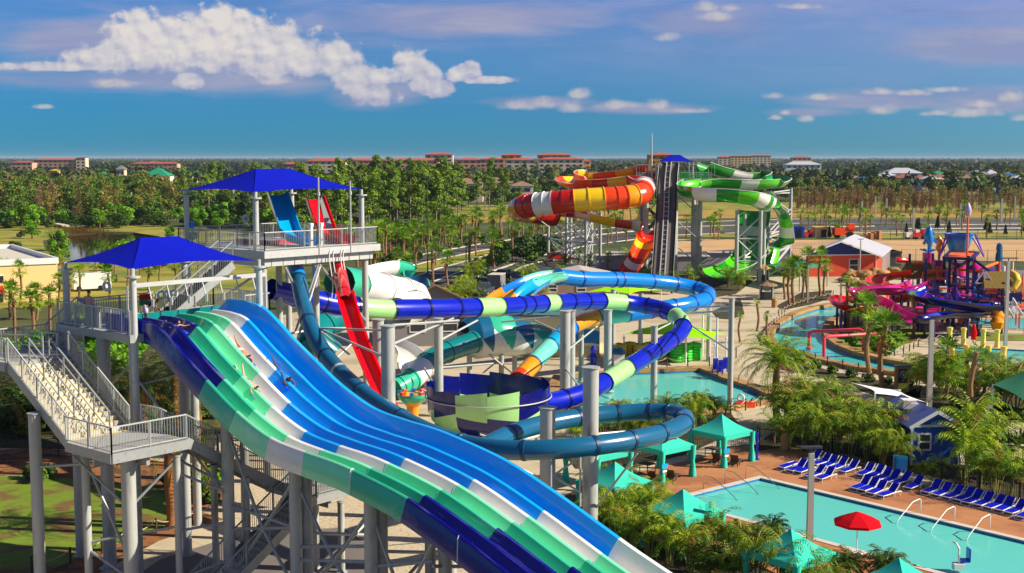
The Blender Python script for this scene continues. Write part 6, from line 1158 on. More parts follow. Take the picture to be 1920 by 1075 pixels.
ring(P(1624, 868, 80) , 'white life ring hung on the fence behind the loungers', .24); o = G(1389, 764, .03); ring(o + Vector((0, 0, .75)), 'white life ring on the orange rescue box', .24)
t = thing('rescue_box', 'orange rescue box on the rim of the activity pool', 'box', o); mb = MB(); mb.box(o + Vector((.3, 0, .22)), (1.5, .5, .42), .1); mb.obj('body', S_ORANGE, t); mb = MB(); mb.box(o + Vector((.3, 0, .45)), (1.52, .52, .05), .1); mb.obj('lid', S_ORANGE, t)
o = G(1688, 902, .03); t = thing('notice_board', 'plain turquoise notice board on the fence behind the loungers', 'board', o); mb = MB(); mb.box(o + Vector((0, .1, 1.0)), (.85, .04, 1.0), AZ - R(75)); mb.obj('panel', S_CYAN, t); [(lambda mb: (mb.bar(o + Vector((q, .15, 0)), o + Vector((q, .15, 1.4)), .05), mb.obj('post', BLACKP, t)))(MB()) for q in (-.3, .3)]
# blue hut
Z3 = lambda z: Vector((0, 0, z))
def gable(name, label, cat, a, b, dep, ze, zr, wallm, roofm, gm=None, trim=None, over=.35, door=(), wins=(), th=.12, z0=0.0):
    """gabled building: front wall a-b, depth vector, eave and ridge heights; openings = (along 0-1, bottom, width, height)"""
    a, b, dep = Vector(a), Vector(b), Vector(dep); t = thing(name, label, cat, ((a + b) / 2).xy.to_3d()); x = (b - a); L = x.length; x.normalize(); dn = dep.normalized(); m_ = (a + b) / 2; mb = MB(); fr_ = -dn
    for p, q in ((a, b), (b, b + dep), (b + dep, a + dep), (a + dep, a)): mb.add([p + Z3(z0), q + Z3(z0), q + Z3(ze), p + Z3(ze)], [(0, 1, 2, 3)])
    mb.obj('wall', wallm, t); mb = MB()
    mb.add([a + Z3(ze), b + Z3(ze), m_ + Z3(zr)], [(0, 1, 2)]); mb.obj('gable', gm or wallm, t); mb = MB(); mb.add([b + dep + Z3(ze), a + dep + Z3(ze), m_ + dep + Z3(zr)], [(0, 1, 2)]); mb.obj('gable', gm or wallm, t)
    sl = (zr - ze) / (L / 2); e0, e1 = -dn * over, dep + dn * over
    for s_ in (-1, 1):
        mb = MB(); lo = m_ + x * s_ * (L / 2 + over) + Z3(zr - sl * (L / 2 + over)); hi = m_ + Z3(zr); n = Z3(th); vs = [lo + e0, hi + e0, hi + e1, lo + e1]; mb.add([v + n * .2 for v in vs] + [v + n for v in vs], [(0, 3, 2, 1), (4, 5, 6, 7), (0, 1, 5, 4), (1, 2, 6, 5), (2, 3, 7, 6), (3, 0, 4, 7)])
        k = int((dep.length + 2 * over) / .45)
        if dep.length < 12:
            for i in range(k): q = i / k; mb.bar(lo + e0.lerp(e1, q) + n, hi + e0.lerp(e1, q) + n, .03, .04)
        mb.obj('roof', roofm, t)
        if trim: mb = MB(); mb.bar(lo + e0 + n * .5 - dn * .03, hi + e0 + n * .5 - dn * .03, .05, .22); mb.obj('bargeboard', trim, t)
    if trim:
        for p in (a, b): mb = MB(); mb.bar(p - dn * .02 + Z3(z0), p - dn * .02 + Z3(ze), .14); mb.obj('corner_trim', trim, t)
        mb = MB(); mb.bar(a - dn * .03 + Z3(ze), b - dn * .03 + Z3(ze), .08, .14); mb.obj('band', trim, t)
    for f, z, w, h in wins:
        c = a + x * L * f - dn * .03; mb = MB(); mb.bar(c + x * -w / 2 + Z3(z), c + x * -w / 2 + Z3(z + h), .1); mb.bar(c + x * w / 2 + Z3(z), c + x * w / 2 + Z3(z + h), .1)
        for zz_ in (z, z + h, z + h / 2): mb.bar(c + x * -w / 2 + Z3(zz_), c + x * w / 2 + Z3(zz_), .1)
        o_ = mb.obj('window', WHITE, t); mb = MB(); mb.add([c + x * -w / 2 + dn * .015 + Z3(z), c + x * w / 2 + dn * .015 + Z3(z), c + x * w / 2 + dn * .015 + Z3(z + h), c + x * -w / 2 + dn * .015 + Z3(z + h)], [(0, 1, 2, 3)]); mb.obj('pane', GLASSW, o_)
    for f, w, h in door: c = a + x * L * f - dn * .03; mb = MB(); mb.bar(c + Z3(z0 + h / 2) - x * w / 2, c + Z3(z0 + h / 2) + x * w / 2, .06, h); mb.obj('door', trim or WHITE, t)
    return t
a, b = P(1708, 866, 78), P(1797, 863, 78.2); a.z = b.z = 0
hut = gable('pool_hut', 'small blue hut with white trim and ribbed metal roof in the palm hedge', 'hut', a, b, (-.5, 5.2, 0), 2.5, 3.35, BLUEP, mat('ribbed blue grey metal', (132, 142, 200), .4, var=.06, metal=.3), gm=BLUEP, trim=WHITE, wins=[(.27, 1.0, .75, 1.0)], over=.25)
c = (a + b) / 2 + Vector((-.85, 2.9, 3.25)); mb = MB(); mb.box(c, (.95, 1.1, .35)); mb.box(c + Z3(.26), (.8, .95, .2)); mb.obj('air_unit', WHITE, hut)
# white sail
t = thing('shade_sail', 'white kite shaped shade sail on thin posts above the path behind the blue hut', 'shade sail', G(1660, 770)); q4 = [P(1598, 718, 92), P(1688, 731, 95), P(1738, 755, 88), P(1640, 738, 86)]; mb = MB(); N = 10; vs = []
for j in range(N + 1):
    for i in range(N + 1):
        u_, w_ = i / N, j / N; uu, ww = u_ + (.5 - u_) * .32 * math.sin(math.pi * w_), w_ + (.5 - w_) * .32 * math.sin(math.pi * u_)
        vs.append(q4[0].lerp(q4[1], uu).lerp(q4[3].lerp(q4[2], uu), ww))
mb.add(vs, [(j * (N + 1) + i, (j + 1) * (N + 1) + i, (j + 1) * (N + 1) + i + 1, j * (N + 1) + i + 1) for j in range(N) for i in range(N)]); mb.obj('sail_cloth', WHITEC, t, smooth=True)
for p in q4: mb = MB(); mb.cyl((p.x, p.y, 0), p, .05, 8); mb.obj('post', WHITE, t, smooth=40)
o = G(1690, 735, .06); t = thing('map_board', 'stone framed map board with black panel and round emblem beside the river hedge', 'sign', o); mb = MB(); mb.box(o + Z3(1.05), (1.15, .35, 2.1)); mb.box(o + Z3(2.14), (1.35, .5, .12), 0, 1); mb.obj('pillar', [STONE, STEEL_D], t); mb = MB(); mb.box(o + Vector((.05, -.2, 1.35)), (.8, .05, 1.15)); mb.obj('panel', BLACKP, t); mb = MB(); mb.lathe(Vector((0, 0, 0)), [(.24, 0), (.3, 0)], 20); mb.lathe(Vector((0, 0, 0)), [(0, 0), (.12, 0)], 14); mb.v = [tuple(o + Vector((.05 + x, -.232, 1.45 + y))) for x, y, z in mb.v]; mb.obj('emblem', mat('slate blue print', (110, 120, 160), .6), t); mb = MB(); mb.box(o + Vector((.05, -.2, .5)), (.8, .05, .5)); mb.obj('lower_panel', mat('olive green print', (150, 160, 50), .6), t)
# red spray arch over the river
PR = [[(1517, 655), (1517, 624), (1524, 622), (1612, 618), (1619, 621), (1619, 662)], [(1545, 676), (1545, 634), (1552, 631), (1641, 626), (1648, 630), (1648, 668)]]
for px, lb in zip(PR, ('coral red spray pipe arch over the river, farther of two', 'coral red spray pipe arch over the river, nearer of two')):
    y0, y1 = G(*px[0]).y, G(*px[-1]).y; n = len(px); pts = [P(u, v, y0 + (y1 - y0) * min(1, max(0, (u - px[0][0]) / (px[-1][0] - px[0][0])))) for u, v in px]; t = thing('spray_arch', lb, 'spray arch', G(*px[0]), 'red spray arches'); mb = MB(); mb.tube(pts, .17, 10); mb.obj('pipe', PINKP, t, smooth=50)
    for p in (pts[0], pts[-1]): mb = MB(); mb.cyl((p.x, p.y, 0), (p.x, p.y, .15), .34, 12); mb.obj('foot', PINKP, t, smooth=40)
# river splash bay: low cyan wall and yellow posts
t = thing('splash_wall', 'low turquoise wall with coloured panels beside the small splash pool', 'wall', G(1830, 676)); a, b = G(1776, 676, 0), G(1876, 681, 0); mb = MB(); mb.bar(a + Z3(.5), b + Z3(.5), .3, 1.0); mb.obj('wall', S_AQUA, t); mb = MB(); c = a.lerp(b, .2); mb.box(c + Vector((0, -.17, .5)), (1.1, .04, .5), 0); mb.obj('panel', PINKP, t); mb = MB(); c = a.lerp(b, .78); mb.box(c + Vector((0, -.17, .5)), (1.1, .04, .5), 0); mb.obj('panel', YELLOWP, t)
for i, (u, v, vt) in enumerate(((1780, 652, 614), (1806, 650, 615), (1843, 652, 617), (1869, 652, 618), (1784, 680, 646), (1811, 682, 647), (1853, 678, 648), (1881, 684, 650))):
    o = G(u, v); h = P(u, vt, o.y).z; mb = MB(); mb.lathe(o, [(.3, 0), (.24, .3), (.24, h - .3), (.3, h - .25), (.3, h), (0, h + .05)], 12); tag(mb.obj('bollard', mat('yellow rope post', (240, 214, 90), .6, var=.06), smooth=35), 'yellow post ' + ('at the far rim' if i < 4 else 'at the near wall') + ' of the splash pool, ' + ORD[i % 4] + ' from left', 'post', 'yellow posts round the splash pool')
o = G(1825, 648); t = thing('folded_parasol', 'folded red parasol between the yellow posts', 'parasol', o); mb = MB(); mb.lathe(o, [(.04, 0), (.04, .6)], 8); mb.obj('pole', WHITE, t); mb = MB(); mb.lathe(o, [(.3, .6), (.26, .9), (.34, 1.3), (.2, 1.9), (.03, 2.3)], 10); mb.obj('fabric', REDC, t, smooth=30)
# lime shades, tube stacks, chair stack and kiosks around the activity pool
zc = 2.5
def limeshade(label, pl, pf, pr, apx, y):
    l, f_, r_ = (G(*p, zc) for p in (pl, pf, pr)); bk = l + r_ - f_; c = (l + r_) / 2
    shade('shade_canopy', label, 'canopy', [l, f_, r_, bk], c.lerp(l, .12) + Z3(1.15), c.lerp(r_, .12) + Z3(1.15), [(p.x, p.y, 0, zc) for p in (l, f_, r_, bk)], .07, LIMEC, sag=.14, group='lime shade canopies', pm=WHITE)
limeshade('lime green shade canopy over the stacked tubes beside the activity pool', (1170, 627), (1340, 638), (1362, 627), 0, 120); limeshade('lime green shade canopy behind the sky blue tube', (1098, 548), (1180, 551), (1240, 545), 0, 180)
def ringtube(m, r=.52, rr=.17):
    t = thing('swim_tube', '', 'swim tube'); mb = MB(); mb.tube([Vector((r * math.cos(a), r * 1.0 * math.sin(a), rr)) for a in np.linspace(0, 2 * math.pi, 19)[:-1]], rr, 8, closed=True); mb.obj('ring', m, t, smooth=True); mb = MB(); mb.tube([Vector((.5 * math.cos(a), .03, .3 + .12 * math.sin(a))) for a in np.linspace(0, math.pi, 6)], .03, 5); mb.obj('handle', m, t); return Kind(t, 'swim tube')
TY, TG = ringtube(mat('yellow vinyl', (216, 186, 36), .4, var=.12, rnd=.15)), ringtube(mat('green vinyl', (40, 205, 40), .4, var=.12, rnd=.15))
for k in range(6):
    for i in range(6): TY.put(G(1162 + 19 * i, 677 - (i % 2) * 3, .03) + Z3(.26 * k), rng.uniform(0, 6), 1, 'yellow swim tube, %s column from left, %s layer up, under lime canopy' % (ORD[i], ORD[k]), 'yellow swim tubes')
    for i in range(3): TG.put(G(1268 + 17 * i, 679 - i * 2, .03) + Z3(.26 * k), rng.uniform(0, 6), 1, 'green swim tube, %s column from left, %s layer up, beside yellow ones' % (ORD[i], ORD[k]), 'green swim tubes')
for i, (u, v) in enumerate(((1340, 700), (1350, 703), (1359, 698))):
    for k in range(3):
        o = G(u, v, .3) + Z3(.16 * k); t = thing('deck_chair', 'blue plastic chair in the %s small stack at the pool rim, %s layer' % (ORD[i], ORD[k]), 'chair', o, 'stacked blue chairs'); mb = MB(); mb.box(o + Z3(.36), (.5, .5, .05), .4); mb.obj('seat', S_ROYAL, t); mb = MB(); mb.box(o + Vector((.1, .24, .66)), (.5, .05, .6), .4); mb.obj('backrest', S_ROYAL, t)
        if k == 0:
            for a_ in (-.2, .2):
                for b_ in (-.2, .2): mb = MB(); mb.bar(o + Vector((a_, b_, 0)), o + Vector((a_, b_, .36)), .05); mb.obj('leg', S_ROYAL, t)
o = G(1160, 690); t = thing('kiosk_cabinet', 'white cabinet with a blue domed top left of the yellow tubes', 'kiosk', o); mb = MB(); mb.box(o + Z3(.65), (.95, .7, 1.3), .1); mb.obj('body', WHITE, t); mb = MB(); mb.lathe(o + Z3(1.3), [(.65, 0), (.6, .3), (.35, .55), (0, .62)], 14); mb.obj('dome', S_PET, t, smooth=40)
o = G(1112, 690); mb = MB(); mb.lathe(o, [(.3, 0), (.3, .4), (.24, .5), (.34, 1.0), (.22, 1.4), (.3, 1.7), (.14, 2.0), (0, 2.1)], 12); tag(mb.obj('water_jet_figure', S_ROYAL, smooth=25), 'blue bumpy spray post in front of the cream mural wall', 'spray post')
# mural wall building behind the bowl
t = thing('pump_house', 'cream pump house with a blue wave painted on its walls behind the grey columns', 'building', G(1080, 670)); A_, B_, C_, D_ = (P(960, 690, 122), P(1124, 688, 121), P(1124, 688, 131), P(960, 690, 132)); pl = [(p.x, p.y) for p in (A_, B_, C_, D_)]; mb = MB(); mb.prism(pl, 0, 3.9); mb.obj('wall', mat('cream render', (236, 222, 176), .8, var=.05), t)
mb = MB(); vs = []
for k in range(25): f_ = k / 24; p = Vector((A_.x, A_.y - .03, 0)).lerp(Vector((B_.x, B_.y - .03, 0)), f_); vs += [p + Z3(1.2 + .25 * math.sin(f_ * 9)), p + Z3(2.4 + .35 * math.sin(f_ * 8 + 1))]
mb.add(vs, [(2 * k, 2 * k + 2, 2 * k + 3, 2 * k + 1) for k in range(24)]); mb.obj('painted_wave', mat('blue mural paint', (20, 130, 190), .7, var=.1), t)
mb = MB(); mb.add([Vector((A_.x, A_.y - .02, .02)), Vector((B_.x, B_.y - .02, .02)), Vector((B_.x, B_.y - .02, 1.15)), Vector((A_.x, A_.y - .02, 1.15))], [(0, 1, 2, 3)]); mb.obj('painted_sand', mat('sand mural paint', (190, 178, 140), .7, var=.1), t)
mb = MB(); mb.prism([(p[0] * 1.0 + (q0 - .5) * .5, p[1] + (q1 - .5) * .5) for p, q0, q1 in zip(pl, (0, 1, 1, 0), (0, 0, 1, 1))], 3.9, 4.1); mb.obj('roof', mat('grey teal roof', (86, 120, 120), .7, var=.08), t)
o = P(835, 660, 132); a = Vector((o.x - 5, 128, 0)); gable('snack_hut', 'low hut with brown shingle roof seen between grey columns behind the teal tube', 'hut', a, a + Vector((8.0, 1.5, 0)), (-2, 8, 0), 4.2, 6.2, GREYB, ROOF_T, over=.8, wins=[(.3, 1.5, 1.6, 1.6), (.7, 1.5, 1.6, 1.6)])
a = Vector((P(1000, 550, 172).x, 172, 0)); gable('service_building', 'long low service building with pale ribbed roof behind the sky blue tube', 'building', a, a + Vector((13, 1.0, 0)), (0, 7, 0), 2.6, 3.9, mat('taupe wall', (150, 128, 110), .8), mat('pale ribbed roof', (214, 206, 196), .5, var=.05), over=.5, wins=[(.2, 1.0, 1.2, 1.0), (.5, 1.0, 1.2, 1.0), (.8, 1.0, 1.2, 1.0)])
t = thing('shade_sail', 'white shade sail right of the sky blue tube bend', 'shade sail', G(1310, 640)); q3 = [P(1287, 578, 118), P(1345, 596, 112), P(1318, 590, 122)]; mb = MB(); mb.add(q3 + [p - Z3(.03) for p in q3], [(0, 1, 2), (5, 4, 3), (0, 3, 4, 1), (1, 4, 5, 2), (2, 5, 3, 0)]); mb.obj('sail_cloth', WHITEC, t)
for p in q3: mb = MB(); mb.cyl((p.x, p.y, 0), p, .09, 8); mb.obj('post', WHITE, t)
# green canopies
l, f_, r_ = P(1862, 702, 92), P(1935, 742, 84), P(2010, 700, 92); l.z = f_.z = r_.z = 2.6; bk = l + r_ - f_; c = (l + r_) / 2
shade('shade_canopy', 'green peaked canopy at the right edge behind the palms', 'canopy', [l, f_, r_, bk], c.lerp(l, .02) + Z3(1.3), c.lerp(r_, .02) + Z3(1.3), [(p.x, p.y, 0, 2.6) for p in (l, f_, r_, bk)], .09, GREENC, sag=.06)
l, f_, r_, bk = P(1436, 502, 192), P(1500, 503, 182), P(1552, 500, 190), P(1490, 494, 202); zz_ = 3.0
for p in (l, f_, r_, bk): p.z = zz_
shade('shade_canopy', 'sea green low canopy in front of the green slide legs', 'canopy', [l, f_, r_, bk], P(1488, 488, 192), P(1500, 488, 192), [(p.x, p.y, 0, zz_) for p in (l, f_, r_, bk)], .12, GREENC, sag=.06)
for u, v, lb, m_ in ((1437, 562, 'small stand with a tan conical roof below the green slide', ROOF_T), (1430, 528, 'tiny round hut roof behind the conical stand', STONE)):
    o = G(u, v); t = thing('kiosk', lb, 'kiosk', o); mb = MB(); mb.lathe(o + Z3(1.9), [(1.5, 0), (1.45, .1), (.5, .6), (0, .75)], 12); mb.obj('roof', m_, t)
    for k in range(4): mb = MB(); mb.bar(o + Vector((1.1 * math.cos(k * 1.57 + .7), 1.1 * math.sin(k * 1.57 + .7), 0)), o + Vector((1.1 * math.cos(k * 1.57 + .7), 1.1 * math.sin(k * 1.57 + .7), 1.95)), .16); mb.obj('post', WHITE if k % 2 else BLACKP, t)
    mb = MB(); mb.box(o + Z3(.5), (1.5, 1.2, 1.0)); mb.obj('counter', STEEL_D, t)
o = G(1452, 577); mb = MB(); mb.lathe(o, [(.38, 0), (.38, .8), (.42, .85), (.3, 1.15), (0, 1.25)], 12); tag(mb.obj('litter_bin', STONE, smooth=30), 'beige domed bin on the plaza left of the rope fence', 'bin')

# ------------------------------------------------------------------ children's water play structure
pk = thing('water_play_structure', 'multicoloured water play structure with magenta towers and a big blue tipping bucket', 'play structure', G(1790, 600))
KN, KM, KO, KR, KY, KB, KP, KV = (mat('play navy steel', (26, 22, 96), .45, var=.1), S_MAG, mat('play orange', (250, 110, 20), .45, var=.06), S_RED, S_YELLOW, S_BLUE, mat('play pink panel', (240, 90, 110), .5, var=.06), mat('play violet', (110, 60, 190), .45, var=.08))
def pcol(u, vb, vt, r, m, name='tower_column', y=None, n=14):
    o = G(u, vb) if y is None else P(u, vb, y); h = P(u, vt, o.y).z; mb = MB(); mb.cyl((o.x, o.y, 0), (o.x, o.y, h), r, n); mb.obj(name, m, pk, smooth=40); return Vector((o.x, o.y, h))
top = pcol(1794, 590, 492, .85, KM); c1 = pcol(1738, 566, 474, .75, KM); c2 = pcol(1757, 596, 488, .72, KM)
pcol(1752, 616, 570, .42, KM, y=140)
# tipping bucket and its stand
for c in ((1770, 500, 148), (1815, 500, 146), (1783, 500, 156), (1826, 500, 154)): o = P(*c); mb = MB(); mb.bar((o.x, o.y, 0), (o.x, o.y, P(c[0], 480, c[2]).z), .28); mb.obj('post', KN, pk)
zp = P(1800, 480, 150).z; q4 = [P(1770, 480, 147), P(1822, 480, 145), P(1834, 476, 155), P(1782, 476, 157)]
for p in q4: p.z = zp
mb = MB(); mb.prism([(p.x, p.y) for p in q4], zp - .15, zp); mb.obj('platform', KO, pk)
mb = MB()
for a, b in zip(q4, q4[1:] + q4[:1]): mb.bar(a, b, .35, .3)
for p in q4: mb.bar(p, Vector((top.x, top.y, top.z - .6)), .28)
mb.obj('platform_frame', KN, pk)
bc = P(1797, 470, 150); zb = P(1797, 473, 150).z; zt = P(1797, 438, 150).z; n = 22
mb = MB(); mb.lathe((bc.x, bc.y, 0), [(.05, zb), (.9, zb + .02), (1.05, zb + .2), (1.65, zt - .1), (1.72, zt - .1), (1.72, zt), (1.58, zt), (1.0, zb + .3), (0, zb + .3)], n); mb.obj('tipping_bucket', mat('bucket blue', (10, 110, 205), .35, var=.25, vs=.7, col2=(40, 180, 230)), pk, smooth=35)
mb = MB(); mb.cyl((bc.x + .4, bc.y - 1.9, zb - 2.8), (bc.x + .3, bc.y - 1.9, zt + 2.0), .12, 8); mb.obj('bucket_mast', KO, pk)
mb = MB()
for sx_ in (-1, 1):
    for d in (-.25, .25): mb.cyl((bc.x + sx_ * 2.6, bc.y - 1.2, zp), (bc.x + sx_ * 1.4 + d, bc.y - .6, zb + 2.2), .1, 7)
mb.obj('bucket_strut', [KV], pk)
mb = MB(); mb.lathe((bc.x + .3, bc.y - 1.9, zt + 2.0), [(0, 0), (.3, .2), (.42, .7), (.3, 1.2), (.12, 1.6), (0, 1.7)], 12); mb.obj('finial', mat('pearl finial', (190, 180, 205), .4), pk, smooth=40)
# tower cones and sea creature finials
for c, s_, rz in ((c1, 1.0, 1), (c2, 1.1, 1)):
    mb = MB(); K = 9; ap = c + Z3(-.2)
    arc = [Vector((c.x + .5 + 3.0 * s_ * f_, c.y - 1.2 + 2.0 * math.sin(f_ * 3), c.z - 2.6 * s_ - .3 * f_)) for f_ in np.linspace(0, 1, K)]
    mb.add([ap] + arc + [p - Z3(.12) for p in arc], [(0, 1 + i, 2 + i) for i in range(K - 1)] + [(1 + i, 1 + K + i, 2 + K + i, 2 + i) for i in range(K - 1)], [i % 2 for i in range(K - 1)] + [2] * (K - 1)); mb.obj('fan_roof', [mat('cream fan canvas', (245, 232, 205), .8), mat('peach fan canvas', (238, 190, 160), .8), KO], pk)
mb = MB(); pts = [c1 + Vector((.0, 0, z)) + Vector((dx, 0, 0)) for z, dx in ((.2, 0), (.9, .15), (1.6, .1), (2.4, -.1), (3.1, .0), (3.6, .1))]; mb.tube(pts, [.18, .3, .55, .62, .36, .05], 12); mb.bar(pts[2] + Vector((.4, 0, .2)), pts[2] + Vector((1.1, 0, -.3)), .1, .5); mb.bar(pts[2] + Vector((-.4, 0, .2)), pts[2] + Vector((-.8, 0, -.5)), .1, .4); mb.bar(pts[3] + Vector((.4, 0, .3)), pts[3] + Vector((.8, 0, .0)), .1, .4)
for k in range(6): a = k * 1.05; mb.bar(c1 + Z3(.1), c1 + Vector((1.15 * math.cos(a), .5 * math.sin(a), .45)), .16, .2)
mb.obj('fish_finial', mat('glossy blue figure', (10, 130, 215), .25, var=.1, coat=.4), pk, smooth=50)
mb = MB(); mb.tube([c2 + Vector((dx, 0, z)) for z, dx in ((0, 0), (.4, .0), (.9, .15), (1.5, -.05), (2.1, .1), (2.5, -.05), (2.9, -.15))], [.12, .16, .3, .42, .34, .3, .1], 10); mb.tube([c2 + Vector((dx, 0, z)) for z, dx in ((2.4, -.1), (2.5, -.5))], [.16, .08], 8); mb.obj('curled_finial', S_AMBER, pk, smooth=50)
# spraying pipe runs, decks, panels
def runs(name, m, segs, r):
    for px in segs: mb = MB(); mb.tube([P(*p) for p in px], r, 7); mb.obj(name, m, pk, smooth=50)
runs('spray_pipe', KO, [[(1712, 494, 150), (1732, 494, 150)], [(1730, 521, 148), (1731, 512, 148), (1755, 509, 148), (1778, 509, 148), (1780, 516, 148)], [(1735, 522, 149), (1790, 519, 149)], [(1760, 507, 152), (1795, 505, 152)], [(1800, 506, 150), (1840, 508, 148), (1842, 512, 148)], [(1815, 510, 149), (1843, 511, 149)], [(1846, 502, 146), (1872, 492, 150)]], .17)
runs('spray_pipe', S_RED, [[(1680, 488, 160), (1702, 489, 160), (1703, 498, 160)]], .4)
runs('frame_beam', KN, [[(1822, 484, 148), (1862, 514, 140)], [(1870, 520, 142), (1882, 532, 138)]], .16)
def deckp(u0, u1, v, y0, y1, z, m, rm):
    a, b = P(u0, v, y0).x, P(u1, v, y0).x; mb = MB(); mb.prism([(a, y0), (b, y0), (b, y1), (a, y1)], z - .18, z); mb.obj('play_deck', m, pk); mb = MB(); rail(mb, [Vector((a, y0, z)), Vector((b, y0, z)), Vector((b, y1, z))], 1.0, .28, r=.05); mb.obj('play_railing', rm, pk)
    for x, y in ((a, y0), (b, y0), (a, y1), (b, y1)): mb = MB(); mb.bar((x, y, 0), (x, y, z + 2.4), .24); mb.obj('post', KN, pk)
deckp(1722, 1752, 550, 144, 150, 3.2, KN, KV); deckp(1752, 1790, 545, 143, 149, 2.6, KM, KV); deckp(1790, 1825, 540, 146, 152, 4.2, KN, KV); deckp(1835, 1880, 545, 139, 147, 3.6, KM, KN); deckp(1880, 1925, 555, 138, 146, 2.6, KB, KN); deckp(1735, 1780, 520, 147, 153, 5.2, KO, KO)
for u, v, w, h, y, m in ((1733, 541, 12, 9, 143.6, KN), (1757, 547, 10, 14, 142.6, KV), (1768, 543, 15, 12, 142.7, WHITE), (1767, 541, 16, 4, 142.5, KO), (1809, 566, 17, 14, 145.6, mat('teal panel', (0, 130, 190), .4)), (1830, 560, 10, 18, 145, KB), (1860, 541, 24, 11, 138.7, KP), (1858, 549, 22, 3, 138.5, KO), (1904, 557, 24, 15, 137.7, DBLUE), (1890, 534, 16, 10, 141, mat('straw wall', (150, 116, 58), .8)), (1770, 560, 18, 10, 144, S_DRED), (1770, 571, 22, 8, 142, S_PURPLE), (1744, 532, 8, 10, 144, KM), (1850, 572, 12, 18, 140, KN), (1862, 580, 14, 14, 141, S_PURPLE), (1885, 580, 12, 16, 139, S_MAG), (1838, 548, 12, 10, 141, mat('plum panel', (130, 50, 80), .6))):
    c = P(u, v, y); s_ = y / FPX; mb = MB(); mb.box(c, (w * s_, .14, h * s_), .1 * ((u % 7) - 3)); mb.obj('side_panel', m, pk)
for u0, v0, u1, v1, y, m in ((1788, 548, 1800, 575, 145, KV), (1826, 555, 1845, 582, 143, KB), (1838, 552, 1856, 578, 142, KB), (1890, 562, 1906, 588, 139, WHITE)):
    a, b = P(u0, v0, y), P(u1, v1, y - 2.5); mb = MB(); flight(mb, a, b, (b - a).cross(Vector((0, 0, 1))), 1.1, 10, 0, 0, 0); mb.obj('play_stair', m, pk); mb = MB(); rail(mb, [a, b], 1.0, .3, r=.05); mb.obj('play_railing', m, pk)
# thatched huts on the decks
for u, v, y, w, d, m in ((1866, 523, 139, 3.3, 4, THATCH), (1722, 506, 150, 3.6, 4, THATCH), (1890, 528, 142, 2.6, 3, THATCH)):
    c = P(u, v, y); mb = MB(); hw = w / 2; mb.add([c + Vector((-hw, -1.4, -.9)), c + Vector((hw, -1.4, -.9)), c + Vector((hw * .8, .2, .8)), c + Vector((-hw * .8, .2, .8)), c + Vector((-hw, 1.8, -.9)), c + Vector((hw, 1.8, -.9))], [(0, 1, 2, 3), (5, 4, 3, 2), (0, 3, 4), (1, 5, 2)]); mb.obj('thatch_roof', m, pk)
c = P(1846, 521, 138.4); mb = MB(); hw = 1.0
for a, b in (((-hw, 0, -.6), (0, 0, .8)), ((hw, 0, -.6), (0, 0, .8)), ((-hw, 0, -.6), (hw, 0, -.6)), ((0, 0, -.6), (0, 0, .8))): mb.bar(c + Vector(a), c + Vector(b), .14)
mb.obj('gable_frame', mat('lilac frame', (200, 180, 215), .5), pk)
mb = MB(); mb.tube([P(1900, 540, 138), P(1908, 528, 138), P(1905, 518, 139), P(1896, 512, 140)], .4, 8); mb.obj('curved_horn', YELLOWP, pk, smooth=50)
c = P(1873, 487, 150); mb = MB(); mb.lathe((c.x, c.y, c.z - 1.2), [(.3, -3.6, 1), (.45, -3.0, 1), (.32, 0), (.45, .4), (.42, 1.6), (.3, 2.2), (.38, 2.5), (.3, 3.0), (0, 3.2)], 12); mb.obj('figure_post', [S_PET, ORANGEP], pk, smooth=30)
mb = MB(); c = P(1828, 497, 147); mb.lathe(c, [(.06, 1.0), (.08, .2), (.9, -.35), (.95, -.45), (0, -.4)], 12); mb.cyl(c + Z3(-3), c + Z3(1), .12, 7); mb.obj('spray_mushroom', KM, pk, smooth=35)
c = P(1806, 578, 143); mb = MB(); mb.lathe(c, [(2.1, -.5), (2.0, 0), (1.2, .35), (0, .5)], 14); mb.obj('shell_roof', S_AMBER, pk, smooth=25)
for u, v, y in ((1872, 592, 137), (1870, 604, 136)): mb = MB(); mb.lathe(P(u, v, y), [(.5, -.8), (.8, 0), (.4, .5), (0, .6)], 10); mb.obj('play_buoy', S_AMBER, pk, smooth=30)
for u, v, y, m in ((1906, 572, 139, KO), (1912, 578, 138, KP), (1880, 556, 141, KO), (1802, 534, 148, KO), (1838, 605, 137, S_CYAN)): mb = MB(); c = P(u, v, y); mb.box(c, (1.6, 1.4, .14), .3); mb.bar(c, c - Z3(2.2), .14); mb.obj('play_canopy', m, pk)
mb = MB(); rr = random.Random(3)
for k in range(26):
    u, v = rr.uniform(1725, 1915), rr.uniform(590, 612); o = G(u, v); h = rr.uniform(1.2, 4.0); mb = MB(); mb.cyl(o, o + Z3(h), .09, 6); mb.obj('pipe_post', rr.choice([KN, KB, KM, KN, KR]), pk)
rr = random.Random(14)
for k in range(46):
    u, v = rr.uniform(1722, 1918), rr.uniform(508, 600); y = 152 - (v - 508) * .12 - rr.uniform(0, 3); c = P(u, v, y); m = rr.choice([KN, KM, KO, KB, KV, KP, KR, KY, S_CYAN, WHITE]); mb = MB()
    if k % 3 == 0: mb.cyl(c - Z3(rr.uniform(1, 2.5)), c + Z3(rr.uniform(.6, 2)), .1, 6); mb.obj('pipe_post', m, pk)
    elif k % 3 == 1: mb.tube([c, c + Vector((rr.uniform(.8, 2.4), rr.uniform(-.4, .4), rr.uniform(-.3, .3))), c + Vector((rr.uniform(1.2, 2.6), 0, -1.0))], .09, 6); mb.obj('spray_pipe', m, pk, smooth=50)
    else: mb.box(c, (rr.uniform(.6, 1.7), .1, rr.uniform(.5, 1.1)), rr.uniform(-.5, .5)); mb.obj('side_panel', m, pk)
